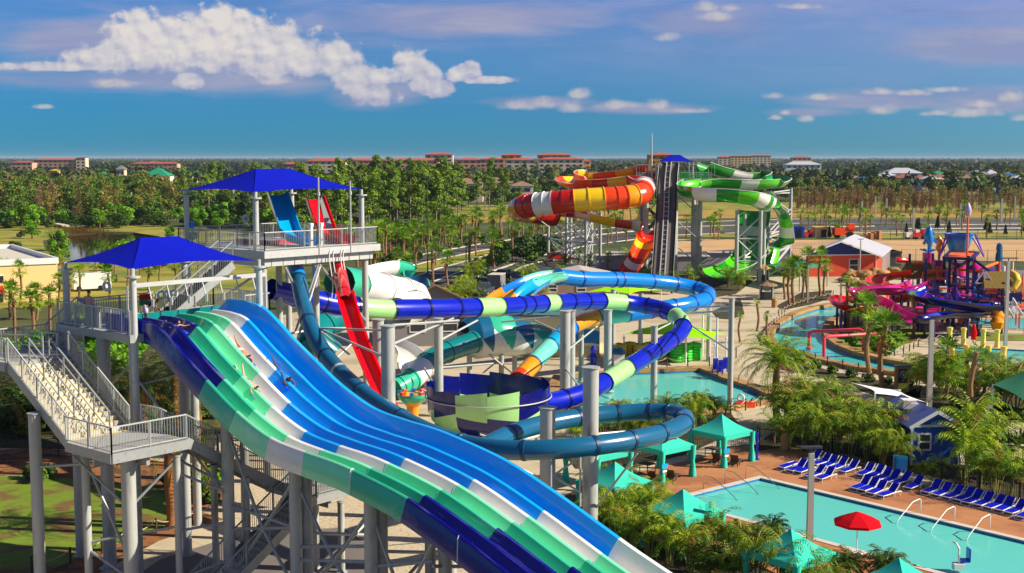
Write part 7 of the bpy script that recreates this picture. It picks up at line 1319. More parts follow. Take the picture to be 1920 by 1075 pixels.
# slides of the play structure
def kslide(label, pts, w, m, h=.75, m2=None, bank=0):
    t = thing('play_slide', label, 'water slide', (P(*pts[-1]).x, P(*pts[-1]).y, 0)); flume(t, [P(*p) for p in pts], w, h, [(0, 0)], [m] + ([m2] if m2 else []), name='chute', bank=bank, th=.05, inner=1 if m2 else None)
    for f_ in (.25, .5, .75):
        p = P(*pts[int(f_ * (len(pts) - 1))]); mb = MB(); mb.cyl((p.x, p.y, 0), (p.x, p.y, p.z - .1), .14, 8); mb.obj('support_post', KN, t)
    return t
kslide('orange red curly slide at the left of the play structure', [(1715, 518, 149), (1690, 521, 150), (1665, 527, 151), (1645, 531, 150), (1640, 539, 146.5), (1658, 546, 143.5), (1690, 548, 143), (1712, 556, 144.5), (1700, 566, 146.5), (1670, 568, 146)], .95, S_ORANGE, .8)
kslide('red slide end dipping toward the river beside the curly slide', [(1620, 574, 145), (1585, 566, 142), (1570, 570, 139.5), (1578, 580, 138), (1605, 588, 138.5), (1650, 590, 139)], .85, S_RED, .7)
kslide('long magenta slide sweeping left and back under the curly slide', [(1722, 541, 143), (1700, 549, 141), (1675, 553, 139.5), (1640, 553, 139), (1610, 558, 138.5), (1628, 566, 136.5), (1655, 574, 136), (1680, 586, 136), (1712, 592, 136.5), (1742, 592, 137.5)], 1.0, S_MAG, .9)
kslide('magenta slide ending low by the fence under the long one', [(1650, 575, 136), (1668, 590, 134), (1685, 598, 133), (1706, 606, 132)], .95, S_MAG, .85)
kslide('dark blue slide running to the right across the front of the structure', [(1748, 548, 141), (1730, 556, 140), (1718, 560, 138), (1735, 570, 135), (1770, 576, 134.5), (1810, 582, 135), (1840, 586, 135.5), (1868, 586, 136)], 1.0, S_DNAVY, .85, S_ROYAL)
kslide('lower dark blue slide close to the fence in front', [(1850, 592, 137), (1815, 597, 134.5), (1780, 596, 133.5), (1752, 602, 132), (1732, 606, 131.5), (1715, 605, 132)], .85, S_DNAVY, .6, S_ROYAL)
mb = MB(); mb.sheet(gp([(1826, 600), (1990, 596), (2000, 622), (1930, 620), (1830, 608)]), .05); struct('play_pool', mb, W_POOL); mb = MB(); mb.sheet(gp([(1700, 560), (1900, 560), (2000, 575), (2000, 630), (1930, 622), (1830, 612), (1700, 612)]), .04); struct('play_area_floor', mb, mat('play area floor', (190, 170, 130), .8, var=.2, vs=.4, space='W', col2=(150, 140, 120)))
fence('mesh_fence', 'low fence along the front of the water play structure', [(1660, 612), (1720, 615), (1840, 617), (1990, 622)], 1.3, .5, GALV); fence('mesh_fence', 'dark railing on the rock ledge behind the river head', [(1590, 560), (1650, 556), (1700, 552)], 1.2, .6, BLACKP)
# boulders
rr = random.Random(8)
for i, (u, v, s_) in enumerate(((1592, 518, 2.2), (1606, 515, 2.4), (1622, 520, 2.2), (1640, 518, 2.4), (1658, 522, 2.6), (1676, 520, 2.8), (1690, 524, 2.2), (1600, 536, 1.9), (1618, 538, 1.8), (1636, 536, 1.8), (1652, 538, 1.6), (1585, 530, 2.0), (1700, 516, 1.8), (1626, 528, 1.9))):
    o = G(u, v); mb = MB(); vs = []; nseg = 12
    import bmesh
    bm = bmesh.new(); bmesh.ops.create_icosphere(bm, subdivisions=3, radius=1)
    k1, k2 = rr.uniform(0, 9), rr.uniform(0, 9)
    for w in bm.verts:
        d = w.co.normalized(); q = 1 + .2 * math.sin(3.1 * d.x + k1) * math.cos(2.7 * d.y + k2) + .12 * math.sin(6 * d.z + k1 + 3 * d.x) + .05 * math.sin(13 * d.y + k2); w.co = Vector((d.x * q, d.y * q * .9, max(-.25, d.z * q * .75)))
    vs = [o + x.co * s_ * .55 + Z3(s_ * .14) for x in bm.verts]; fs = [[x.index for x in f.verts] for f in bm.faces]; mb.add(vs, fs); bm.free(); tag(mb.obj('boulder', STONE, loc=o, smooth=35), 'warm brown boulder in the rock work between the orange red building and play slides', 'boulder', 'boulders by the play area')
# ------------------------------------------------------------------ buildings near the park
a, b = P(1512, 505, 205), P(1642, 505, 206.5); a.z = b.z = 0
gable('cafe_building', 'orange red gabled building with dark blue gable and pale grey metal roof', 'building', a, b, (6.5, 17, 0), 3.5, 5.6, mat('orange red siding', (222, 78, 40), .6, var=.08, vs=3), ROOF_M, gm=DBLUE, trim=WHITE, wins=[(.68, .9, 1.5, 1.9)], over=1.1, th=.2)
p = P(1643, 505, 206.5); mb = MB()
for k in range(7): q = Vector((p.x, 206.5, 0)) + Vector((6.5, 17, 0)) * (.12 * k + .04) + Vector((.9, 0, 0)); mb = MB(); mb.bar(q, q + Z3(3.2), .25); tag(mb.obj('veranda_post', WHITE), 'white veranda post along the right side of the orange red building, ' + ORD[k] + ' from the front', 'post', 'veranda posts of the orange red building')
def block(name, label, cat, pl, h, wall, roof, z0=0, par=.5, extra=None):
    t = thing(name, label, cat, (sum(p[0] for p in pl) / len(pl), sum(p[1] for p in pl) / len(pl), 0)); mb = MB(); mb.prism(pl, z0, h); mb.obj('wall', wall, t); c = Vector(t.location)
    if par:
        mb = MB(); n = len(pl)
        for i in range(n): mb.bar((*pl[i], h + par / 2 - .02), (*pl[(i + 1) % n], h + par / 2 - .02), .35, par)
        mb.obj('parapet', roof, t)
    return t
o = Vector((P(1640, 480, 224).x, 224, 0)); block('shipping_container', 'long grey ribbed container building behind the orange red hut', 'container', [(P(1528, 475, 226).x, 226), (P(1690, 475, 226).x, 226), (P(1690, 475, 226).x, 231), (P(1528, 475, 226).x, 231)], 2.3, mat('ribbed grey steel', (96, 96, 98), .6, var=.2, vs=2), mat('dark grey roof', (70, 72, 76), .7), par=.3)
t = block('flat_roof_building', 'low wide building with a flat grey roof behind the bucket tower', 'building', [(P(1782, 525, 168).x, 168), (P(2030, 525, 168).x, 168), (P(2030, 510, 186).x, 186), (P(1782, 510, 186).x, 186)], 2.6, GREYB, mat('grey membrane roof', (124, 122, 126), .8, var=.06), par=.12)
mb = MB(); mb.prism([(P(1782, 525, 168).x - .4, 167.6), (P(2030, 525, 168).x, 167.6), (P(2030, 510, 186).x, 186), (P(1782, 510, 186).x - .4, 186)], 2.62, 2.75); mb.obj('roof', mat('roof sheet', (126, 124, 128), .8, var=.1, vs=.3), t); mb = MB(); q = P(1882, 494, 176); mb.cyl((q.x, 176, 2.7), (q.x, 176, 4.2), .3, 8); mb.obj('vent', WHITE, t)
for u0, u1, v, y, h, m, lb in ((1484, 1508, 447, 300, 4.3, BLUEP, 'blue storage container at the edge of the sand yard'), (1528, 1556, 446, 300, 4.0, CREAM, 'cream storage shed with a dark doorway in the sand yard')):
    y = G(u0, v).y; x0, x1 = P(u0, v, y).x, P(u1, v, y).x; t = block('storage_shed', lb, 'shed', [(x0, y), (x1, y), (x1, y + 4), (x0, y + 4)], (v - 431) * y / FPX + .5, m, m, par=.2); mb = MB(); mb.box(((x0 + x1) / 2 + .3, y - .05, 1.0), ((x1 - x0) * .35, .12, 1.9)); mb.obj('doorway', BLACKP, t)
fence('construction_fence', 'black screened construction fence across the sand yard', [(1600, 450), (1740, 452), (1960, 450)], 2.6, .35, mat('black screen mesh', (36, 36, 40), .8, var=.15)); fence('construction_fence', 'dark screened fence behind the sand strip nearer the park', [(1480, 487), (1530, 490)], 2.2, .3, BLACKP); fence('construction_fence', 'dark fence behind the flat roofed building', [(1690, 491), (1960, 493)], 2.2, .4, mat('brown screen mesh', (92, 82, 70), .8, var=.15))
def machine(u, v, label, m, s_=1.0):
    o = G(u, v); t = thing('site_machine', label, 'machine', o); mb = MB(); mb.box(o + Z3(1.1 * s_), (3.2 * s_, 1.6, 1.1 * s_), .2); mb.box(o + Vector((1.2 * s_, 0, 1.9 * s_)), (1.1 * s_, 1.4, .9 * s_), .2); mb.obj('body', m, t)
    for dx in (-1, 1): mb = MB(); q = o + Vector((dx * s_, -.8, .55 * s_)); mb.cyl(q, q + Vector((0, .5, 0)), .55 * s_, 12); mb.obj('wheel', BLACKP, t)
machine(1580, 447, 'red wheeled site machine beside the cream shed', S_ORANGE, 1.5); machine(1512, 446, 'small red machine between blue container and cream shed', REDP, .8); machine(1708, 449, 'white site machine in front of the black fence', WHITE, 1.0); machine(1722, 449, 'red site machine in front of the black fence', REDP, 1.0)
o = G(1630, 449); mb = MB()
for k in range(5): mb.box(o + Vector((-1.5 + k * .9, .2 * (k % 2), .5 + .12 * k)), (.8, 1.6, 1.0 + .25 * k), .1 * k)
tag(mb.obj('timber_pile', mat('raw timber', (206, 140, 92), .8, var=.2), loc=o), 'pile of raw timber in front of the black fence', 'timber pile')
for k, (u0, u1, v) in enumerate(((1120, 1180, 506), (1140, 1240, 500), (1265, 1330, 508), (1330, 1400, 500))):
    y = G(u0, v).y; x0, x1 = P(u0, v, y).x, P(u1, v, y).x; t = block('plant_enclosure', 'pale grey walled plant enclosure below the far tower, ' + ORD[k] + ' from left', 'enclosure', [(x0, y), (x1, y), (x1, y + 3), (x0, y + 3)], 2.4, mat('pale lilac wall', (186, 180, 186), .8, var=.06), KERB, par=.1)
# yellow building on the left
FRp, RB = P(107, 483, 172), P(22, 459, 199); fv = Vector((-24, -14, 0)); pl = [tuple(FRp.xy), tuple((FRp + fv).xy), tuple((RB + fv).xy), tuple(RB.xy)]
t = block('store_building', 'yellow flat roofed building with white parapet and red awning at the left edge', 'building', pl, 4.9, CREAM, WHITE, par=.8); mb = MB(); mb.sheet(pl, 5.1); mb.obj('roof', KERB, t); d = fv.normalized(); nrm = Vector((d.y, -d.x, 0)); nrm = nrm if nrm.y < 0 else -nrm
q0 = Vector((FRp.x, FRp.y, 0)) + d * 7.0
mb = MB(); mb.add([q0 + nrm * .1 + Z3(2.2), q0 + d * 12 + nrm * .1 + Z3(2.2), q0 + d * 12 + nrm * 1.4 + Z3(1.6), q0 + nrm * 1.4 + Z3(1.6)], [(0, 1, 2, 3)]); mb.bar(q0 + nrm * 1.4 + Z3(1.55), q0 + d * 12 + nrm * 1.4 + Z3(1.55), .1, .5); mb.obj('awning', REDP, t)
for k in range(3): c = q0 + d * (1.2 + 3.4 * k) + nrm * .06 + Z3(3.1); mb = MB(); mb.bar(c - d * 1.3, c + d * 1.3, .1, .9); mb.obj('window', GLASSW, t); mb = MB(); mb.bar(c - d * 1.3 + nrm * .05 + Z3(.5), c + d * 1.3 + nrm * .05 + Z3(.5), .1, .12); mb.bar(c + nrm * .05 - Z3(.45), c + nrm * .05 + Z3(.45), .1, .1); mb.obj('window_frame', WHITE, t)
mb = MB(); c = q0 + d * 5 + nrm * .06; mb.bar(c - d * 5 + Z3(.8), c + d * 5 + Z3(.8), .1, 1.4); mb.obj('shopfront', GLASSW, t)
for dx, s_ in ((4, .8), (10, .6), (-2, .5)): c = Vector((FRp.x, FRp.y, 0)) + d * (8 + dx) + Vector((-9, 12, 5.3)); mb = MB(); mb.box(c + Z3(.2), (1.6 * s_, 1.2 * s_, 1.0 * s_), .4); mb.obj('roof_unit', WHITE, t)
# far houses and hotels
def hip(mb, x0, x1, y0, y1, z, h, mi, ov=.6):
    x0, x1, y0, y1 = x0 - ov, x1 + ov, y0 - ov, y1 + ov; w = min(x1 - x0, y1 - y0) / 2; ym = (y0 + y1) / 2; xm = (x0 + x1) / 2
    r0, r1 = ((x0 + w, ym), (x1 - w, ym)) if x1 - x0 > y1 - y0 else ((xm, y0 + w), (xm, y1 - w))
    v = [(x0, y0, z), (x1, y0, z), (x1, y1, z), (x0, y1, z), (*r0, z + h), (*r1, z + h)]; mb.add(v, [(0, 1, 5, 4), (1, 2, 5), (2, 3, 4, 5), (3, 0, 4)] if x1 - x0 > y1 - y0 else [(0, 1, 4), (1, 2, 5, 4), (2, 3, 5), (3, 0, 4, 5)], mi)
def house(label, u0, u1, vr, ve, y, wall, roof, storeys=1, cat='house', name='house', dep=None, group=None):
    """vr = pixel height of the ridge, ve = of the eaves"""
    x0, x1 = P(u0, ve, y).x, P(u1, ve, y).x; ze, zr = P(u0, ve, y).z, P(u0, vr, y).z; dep = dep or min(x1 - x0, 14); t = thing(name, label, cat, ((x0 + x1) / 2, y, 0), group); mb = MB(); mb.prism([(x0, y), (x1, y), (x1, y + dep), (x0, y + dep)], 0, ze); mb.obj('wall', wall, t); mb = MB(); hip(mb, x0, x1, y, y + dep, ze, max(.8, zr - ze), 0); mb.obj('roof', roof, t); W_ = x1 - x0; n = max(2, min(16, int(W_ / 5)))
    for s_ in range(storeys):
        z = ze - 1.8 - 3.2 * s_
        for k in range(n): mb = MB(); c = x0 + W_ * (k + .5) / n; mb.box((c, y - .02, z), (W_ / n * .5, .1, 1.5)); mb.obj('window', GLASSW, t)
    return t
HW, HP_, HO = mat('pale hotel wall', (236, 212, 178), .85, var=.06, vs=.1), mat('pink hotel wall', (222, 170, 140), .85, var=.06, vs=.1), mat('ochre hotel wall', (232, 160, 50), .85, var=.06, vs=.1)
for u0, u1, vr, ve, y, wl, st, lb in ((575, 648, 297, 302, 1100, HW, 3, 'leftmost pale wing of the hotel row'), (648, 726, 297, 301, 1180, HP_, 3, 'second pink wing of the hotel row'), (724, 822, 297, 301, 1060, HP_, 4, 'dark roofed wing of the hotel row below its cream tower'), (797, 849, 286, 290, 1090, HW, 5, 'cream tower of the hotel row with stepped red roof'), (855, 905, 296, 300, 1080, HP_, 4, 'red roofed hotel wing right of the cream tower'), (900, 946, 295, 299, 1060, HP_, 4, 'hotel wing below the small ochre tower'), (940, 978, 288, 291, 1090, HO, 6, 'small ochre hotel tower with red roof'), (948, 1005, 296, 300, 1040, HW, 4, 'pale hotel wing right of the ochre tower'), (1008, 1070, 287, 291, 1090, HP_, 5, 'long upper red roofed block of the right hotel'), (1010, 1095, 295, 299, 1040, HW, 5, 'front cream block of the right hotel'), (1085, 1108, 298, 302, 1060, HP_, 3, 'low end wing of the right hotel'), (1217, 1264, 286, 291, 900, HO, 5, 'orange hotel block rising behind the far slide tower'), (62, 145, 297, 300, 1350, HP_, 4, 'long red roofed hotel at the far left'), (142, 160, 295, 296, 1345, HW, 5, 'cream end block of the far left hotel'), (20, 60, 302, 305, 1300, HP_, 2, 'low red wing of the far left hotel'), (1347, 1372, 292, 295, 1900, HW, 5, 'pale distant tower block left of the beige pair'), (1370, 1410, 291, 293, 1850, CREAM, 6, 'left beige apartment block on the right horizon'), (1410, 1446, 290, 292, 1850, HW, 6, 'right beige apartment block on the right horizon'), (1486, 1522, 293, 296, 1500, HW, 4, 'small ochre block right of the beige apartments'), (245, 332, 304, 307, 1400, HP_, 2, 'low pink roofed row behind the green roofed hall'), (528, 570, 304, 308, 1300, HP_, 2, 'low pink row behind the upper canopy')):
    house(lb, u0, u1, vr, ve, y, wl, ROOF_R, st, 'hotel', 'hotel_block')
RG = mat('green metal roof', (30, 150, 110), .5, var=.06); RW = ROOF_M; RB_ = mat('brown red roof', (150, 84, 62), .8, var=.1); RBL = mat('blue metal roof', (40, 110, 170), .5)
for u0, u1, vr, ve, y, wl, rf_, lb, ct in ((268, 314, 314, 330, 700, WHITE, RG, 'white hall with a tall green roof', 'hall'), (340, 358, 319, 328, 690, WHITE, RG, 'small green roofed pavilion right of the green roofed hall', 'house'), (358, 382, 318, 328, 700, WHITE, RG, 'green roofed pavilion nearest the upper canopy', 'house'), (183, 200, 322, 328, 720, CREAM, RG, 'tiny green roofed house left of the grey capped tower', 'house'), (218, 233, 310, 318, 700, HW, GREYB, 'square tower with grey pyramid roof', 'tower'), (94, 108, 318, 320, 760, YELLOWP, YELLOWP, 'bright yellow box building in the left woods', 'building'), (322, 372, 338, 343, 560, WHITE, WHITE, 'white multi storey building under the upper canopy', 'building'),
        (842, 905, 334, 345, 560, HW, ROOF_T, 'large brown roofed building below the hotel row', 'house'), (880, 960, 333, 343, 600, HW, ROOF_T, 'second brown roofed building behind the large one', 'house'), (955, 1000, 340, 349, 590, WHITE, ROOF_T, 'brown roofed house at the left of the orange slide', 'house'), (1030, 1090, 334, 340, 640, HW, ROOF_T, 'brown roofed house behind the orange slide', 'house'), (1150, 1210, 338, 346, 620, HW, ROOF_T, 'brown roofed house seen left of the far tower', 'house'),
        (1662, 1730, 315, 325, 780, WHITE, RW, 'big white roofed clubhouse in the village', 'house'), (1645, 1690, 323, 331, 720, CREAM, RW, 'yellow walled white roofed house below the clubhouse', 'house'), (1676, 1724, 326, 334, 690, WHITE, RB_, 'white house with red brown roof below the clubhouse', 'house'), (1708, 1750, 328, 335, 680, HW, RB_, 'brown roofed house right of the white house', 'house'), (1742, 1790, 326, 334, 690, HW, RB_, 'terracotta roofed house in the middle of the village', 'house'), (1730, 1772, 329, 336, 670, WHITE, RW, 'white gabled house in the middle of the village', 'house'), (1748, 1776, 320, 327, 800, WHITE, RG, 'green roofed house behind the middle of the village', 'house'), (1800, 1832, 328, 334, 680, HW, ROOF_T, 'tan roofed house right of the village middle', 'house'), (1790, 1835, 321, 328, 800, HW, RB_, 'dark red roofed house behind the tan roofed one', 'house'), (1815, 1862, 319, 328, 740, CREAM, GREYB, 'yellow house with grey roof', 'house'), (1850, 1872, 318, 326, 760, WHITE, RW, 'white gabled house right of the yellow house', 'house'), (1880, 1912, 324, 331, 700, BLUEP, RBL, 'blue house with blue roof at the right edge', 'house'), (1896, 1940, 329, 336, 680, mat('mint wall', (150, 205, 160), .8), RW, 'mint green house at the right edge', 'house'), (1616, 1648, 329, 334, 700, WHITE, RBL, 'white house with blue wall left of the yellow walled house', 'house'), (1580, 1625, 329, 335, 720, HW, ROOF_T, 'long low tan house at the left of the village', 'house'), (1474, 1540, 303, 309, 1100, WHITE, RW, 'wide white roofed hall below the beige apartments', 'hall')):
    house(lb, u0, u1, vr, ve, y, wl, rf_, 1 if ct != 'building' else 2, ct)
t = thing('boardwalk', 'pale wooden pier on posts at the far bank of the pond', 'pier', G(140, 432)); mb = MB()
for a, b in (((104, 424), (124, 428)), ((122, 429), (162, 428)), ((160, 427), (176, 423))): mb.bar(G(*a) + Z3(.7), G(*b) + Z3(.7), 2.0, .25)
mb.obj('deck', KERB, t)
for u in (106, 124, 142, 160, 174): q = G(u, 428); mb = MB(); mb.bar(q - Z3(.6), q + Z3(.6), .3); mb.obj('post', BARK, t)
mb = MB(); rr = random.Random(2)
for k in range(500): q = G(rr.gauss(150, 26), rr.uniform(433, 439)); h = rr.uniform(.8, 1.9); mb.add([q, q + Vector((.12, 0, 0)), q + Vector((rr.uniform(-.4, .4), rr.uniform(-.3, .3), h))], [(0, 1, 2)])
tag(mb.obj('reeds', L_DEAD), kind='stuff')

# ------------------------------------------------------------------ vehicles
def car(label, u, v, rz, m, kind='suv'):
    o = G(u, v, .04); t = thing({'suv': 'parked_car', 'pickup': 'pickup_truck'}[kind], label, 'car' if kind == 'suv' else 'pickup truck', (0, 0, 0)); W2 = .93
    def ext(name, prof, w0, w1, z0, z1, mt, par=t):
        mb = MB(); n = len(prof); ww = lambda z: w0 + (w1 - w0) * max(0, min(1, (z - z0) / (z1 - z0))); L = [(x, -ww(z), z) for x, z in prof] + [(x, ww(z), z) for x, z in prof]
        mb.add(L, [tuple(range(n)), tuple(range(2 * n - 1, n - 1, -1))] + [(i, n + i, n + (i + 1) % n, (i + 1) % n) for i in range(n)]); return mb.obj(name, mt, par, smooth=25)
    ext('body', [(-2.35, .4), (-2.4, .75), (-2.3, 1.0), (.9, 1.05), (2.1, .98), (2.4, .8), (2.42, .4), (1.95, .3), (-1.9, .3)], W2, W2 * .95, .3, 1.05, m)
    if kind == 'suv': cab, gl = [(-2.3, 1.0), (-2.1, 1.62), (-1.6, 1.72), (.2, 1.7), (.95, 1.03)], [(-2.2, 1.06), (-2.02, 1.58), (.15, 1.6), (.86, 1.06)]
    else: cab, gl = [(-.75, 1.0), (-.65, 1.7), (-.4, 1.76), (.35, 1.74), (1.05, 1.03)], [(-.66, 1.06), (-.58, 1.64), (.3, 1.66), (.96, 1.06)]
    ext('cabin', cab, W2 * .95, W2 * .74, 1.0, 1.76, m); ext('side_window', gl, W2 * .965, W2 * .765, 1.0, 1.76, GLASSW)
    mb = MB(); x0, x1, z0, z1 = (1.0, .26, 1.06, 1.66); mb.add([(x0 + .02, -.72, z0), (x0 + .02, .72, z0), (x1 + .05, .6, z1), (x1 + .05, -.6, z1)], [(0, 1, 2, 3)]); mb.obj('windscreen', GLASSW, t)
    mb = MB(); mb.box((2.42, 0, .72), (.06, 1.1, .26)); mb.obj('grille', BLACKP, t)
    for sy in (-1, 1):
        mb = MB(); mb.box((2.4, sy * .68, .78), (.08, .34, .2)); mb.obj('headlight', WHITE, t)
        for x in (-1.45, 1.5):
            mb = MB(); mb.cyl((x, sy * .72, .36), (x, sy * .95, .36), .36, 16); w_ = mb.obj('wheel', BLACKP, t, smooth=40); mb = MB(); mb.cyl((x, sy * .93, .36), (x, sy * .965, .36), .2, 12); mb.obj('rim', GALV_L, w_)
    t.location = o; t.rotation_euler = (0, 0, rz); return t
car('dark grey pickup truck driving toward the camera on the planted drive', 908, 553, R(-104), mat('dark grey car paint', (74, 78, 86), .25, var=.05, coat=.6), 'pickup'); car('black sport utility car behind the trailer on the drive', 941, 526, R(-108), mat('black car paint', (22, 24, 30), .2, var=.05, coat=.6))
car('dark car parked behind the plant enclosure', 1176, 487, R(10), mat('graphite car paint', (60, 60, 66), .25, coat=.5)); car('white car parked below the orange slide supports', 1075, 486, R(20), mat('white car paint', (225, 225, 222), .25, coat=.5)); car('red car parked beside the white one below the orange slide', 1050, 490, R(15), mat('red car paint', (180, 30, 24), .25, coat=.5))
o = G(931, 541, .04); t = thing('box_trailer', 'grey box trailer between the pickup truck and the black car', 'trailer', o); mb = MB(); mb.box(o + Z3(1.25), (1.9, 3.6, 1.7), R(-12)); mb.obj('box', GREYB, t); mb = MB(); mb.box(o + Z3(2.12), (2.0, 3.7, .08), R(-12)); mb.obj('roof', KERB, t)
for sx_ in (-.95, .95): mb = MB(); q = o + Vector((sx_, .2, .35)); mb.cyl(q - Vector((.1, 0, 0)), q + Vector((.1, 0, 0)), .35, 14); mb.obj('wheel', BLACKP, t)
o = G(172, 545); t = thing('delivery_van', 'white van with dark side parked behind the palms left of the blue canopy', 'van', o); mb = MB(); mb.box(o + Z3(1.5), (5.2, 2.0, 2.3), .5); mb.obj('body', WHITE, t); mb = MB(); mb.box(o + Vector((2.6, 1.6, 1.7)), (.9, 1.8, .9), .5); mb.obj('cab_window', GLASSW, t)
for k in (-1.5, 1.5): mb = MB(); q = o + Vector((k * .88, k * .48 - .9, .4)); mb.cyl(q - Vector((-.1, .2, 0)), q + Vector((-.1, .2, 0)), .4, 12); mb.obj('wheel', BLACKP, t)
# ------------------------------------------------------------------ people
SKIN, SKIN2, SKIN3 = mat('tan skin', (206, 140, 108), .5, var=.06), mat('brown skin', (120, 78, 56), .5, var=.06), mat('fair skin', (226, 168, 138), .5, var=.06)
HAIRB, HAIRD = mat('brown hair', (52, 34, 24), .7, var=.2), mat('dark hair', (24, 18, 16), .7, var=.2)
def skin_mesh(name, chains, m, parent, sub=2):
    """chains = lists of (x, y, z, r); the first vertex of the first chain is the root"""
    vs, es, rs, idx = [], [], [], {}
    for ch in chains:
        last = None
        for (x, y, z, r) in ch:
            k = (round(x, 3), round(y, 3), round(z, 3))
            if k not in idx: idx[k] = len(vs); vs.append(k); rs.append(r)
            if last is not None and last != idx[k]: es.append((last, idx[k]))
            last = idx[k]
    me = bpy.data.meshes.new(name); me.from_pydata(vs, es, []); me.materials.append(m); o = bpy.data.objects.new(name, me); COL.objects.link(o); o.parent = parent; OFF[o.name] = Vector((0, 0, 0))
    md = o.modifiers.new('skin', 'SKIN'); md.use_smooth_shade = True; lay = me.skin_vertices[0].data if me.skin_vertices else None
    if lay is None:
        import bmesh
        bm = bmesh.new(); bm.from_mesh(me); bm.verts.layers.skin.verify(); bm.to_mesh(me); bm.free(); lay = me.skin_vertices[0].data
    for i, r in enumerate(rs): lay[i].radius = (r, r); lay[i].use_root = (i == 0)
    s_ = o.modifiers.new('sub', 'SUBSURF'); s_.levels = s_.render_levels = sub; return o
def hand(p, d, n, sx):
    """palm and five fingers from wrist p along d; n = back of the hand"""
    p, d, n = Vector(p), Vector(d).normalized(), Vector(n).normalized(); x = d.cross(n).normalized() * sx; palm = p + d * .08; out = [[(*p, .028), (*palm, .034)]]
    for k, L in enumerate((.065, .075, .07, .055)):
        b = palm + x * (.027 - .018 * k) + d * .01; out.append([(*palm, .034), (*b, .011), (*(b + d * L * .6 - n * .008), .009), (*(b + d * L - n * .03), .008)])
    b = p + d * .035 + x * .034; out.append([(*p, .028), (*b, .012), (*(b + x * .03 + d * .04), .01), (*(b + x * .03 + d * .065 - n * .01), .009)]); return out
def person(label, M, J, skin, hair, cloth, sc=1.0):
    """J = joint positions in metres; cloth = [(part name, material, [chains])]"""
    t = thing('person', label, 'person'); pel, ch, nk, hd = (Vector(J[k]) for k in ('pelvis', 'chest', 'neck', 'head')); c = [[(*pel, .125), (*(pel.lerp(ch, .5)), .115), (*ch, .13), (*nk, .05), (*hd, .088), (*(hd + (hd - nk).normalized() * .1), .07)]]
    for s_ in (-1, 1):
        sh, el, wr = (Vector(J[k + ('L' if s_ < 0 else 'R')]) for k in ('sh', 'el', 'wr')); c.append([(*ch, .13), (*sh, .062), (*sh.lerp(el, .5), .05), (*el, .042), (*wr, .028)]); d = (wr - el).normalized(); c += hand(wr, d, d.cross(Vector((1, 0, .2))).normalized() if abs(d.x) < .9 else Vector((0, 0, 1)), s_)
        hp, kn, an, to = (Vector(J[k + ('L' if s_ < 0 else 'R')]) for k in ('hp', 'kn', 'an', 'to')); c.append([(*pel, .125), (*hp, .092), (*hp.lerp(kn, .5), .078), (*kn, .055), (*kn.lerp(an, .35), .056), (*an, .036), (*to, .032)])
    b = skin_mesh('body', c, skin, t); f_ = Vector(J['face']).normalized(); ax = (hd - nk).normalized(); f_ = (f_ - ax * f_.dot(ax)).normalized(); x = f_.cross(ax)
    skin_mesh('hair', [[(*(hd + ax * .075 - f_ * .02), .088), (*(hd + ax * .03 - f_ * .055), .075), (*(hd - ax * .05 - f_ * .06), .055)]], hair, t, 2)
    mb = MB()
    for s_ in (-1, 1): q = hd + f_ * .086 + x * .033 * s_ + ax * .015; mb.box(q, (.018, .018, .018))
    mb.obj('eyes', HAIRD, t)
    mb = MB(); q = hd + f_ * .085 - ax * .02; mb.box(q, (.022, .03, .04)); mb.obj('nose', skin, t)
    mb = MB()
    for nm, m_, chs in cloth: skin_mesh(nm, chs(J) if callable(chs) else chs, m_, t, 2)
    t.location = M.to_translation(); t.rotation_euler = M.to_euler(); t.scale = (sc, sc, sc); return t
def shorts(leg=.6, r=1.12):
    def f(J):
        pel, ch = Vector(J['pelvis']), Vector(J['chest']); out = [[(*pel, .125 * r), (*pel.lerp(ch, .28), .122 * r)]]
        for s_ in 'LR': hp, kn = Vector(J['hp' + s_]), Vector(J['kn' + s_]); out.append([(*pel, .125 * r), (*hp, .096 * r), (*hp.lerp(kn, leg), .084 * r)])
        return out
    return f
def shirt(r=1.1, arm=.55):
    def f(J):
        pel, ch, nk = Vector(J['pelvis']), Vector(J['chest']), Vector(J['neck']); out = [[(*ch, .13 * r), (*pel.lerp(ch, .5), .12 * r), (*pel.lerp(ch, .05), .125 * r)], [(*ch, .13 * r), (*ch.lerp(nk, .7), .07)]]
        for s_ in 'LR': sh, el = Vector(J['sh' + s_]), Vector(J['el' + s_]); out.append([(*ch, .13 * r), (*sh, .068 * r), (*sh.lerp(el, arm), .056 * r)])
        return out
    return f
PRONE = dict(pelvis=(0, 0, .13), chest=(0, .38, .17), neck=(0, .58, .24), head=(0, .70, .31), face=(0, 1, .1), shL=(-.17, .5, .18), elL=(-.24, .76, .12), wrL=(-.12, .96, .14), shR=(.17, .5, .18), elR=(.24, .76, .12), wrR=(.12, .96, .14), hpL=(-.09, -.08, .12), knL=(-.13, -.48, .1), anL=(-.17, -.86, .2), toL=(-.18, -1.0, .27), hpR=(.09, -.08, .12), knR=(.12, -.48, .1), anR=(.14, -.86, .16), toR=(.14, -1.0, .22))
STAND = dict(pelvis=(0, 0, .95), chest=(0, .02, 1.28), neck=(0, .03, 1.48), head=(0, .07, 1.58), face=(0, 1, -.3), shL=(-.19, .0, 1.38), elL=(-.28, -.02, 1.1), wrL=(-.24, .16, .92), shR=(.19, 0, 1.38), elR=(.27, .03, 1.1), wrR=(.18, .22, .98), hpL=(-.1, 0, .9), knL=(-.11, .03, .5), anL=(-.12, -.03, .08), toL=(-.13, .12, .03), hpR=(.1, 0, .9), knR=(.12, .05, .5), anR=(.14, .05, .08), toR=(.16, .2, .03))
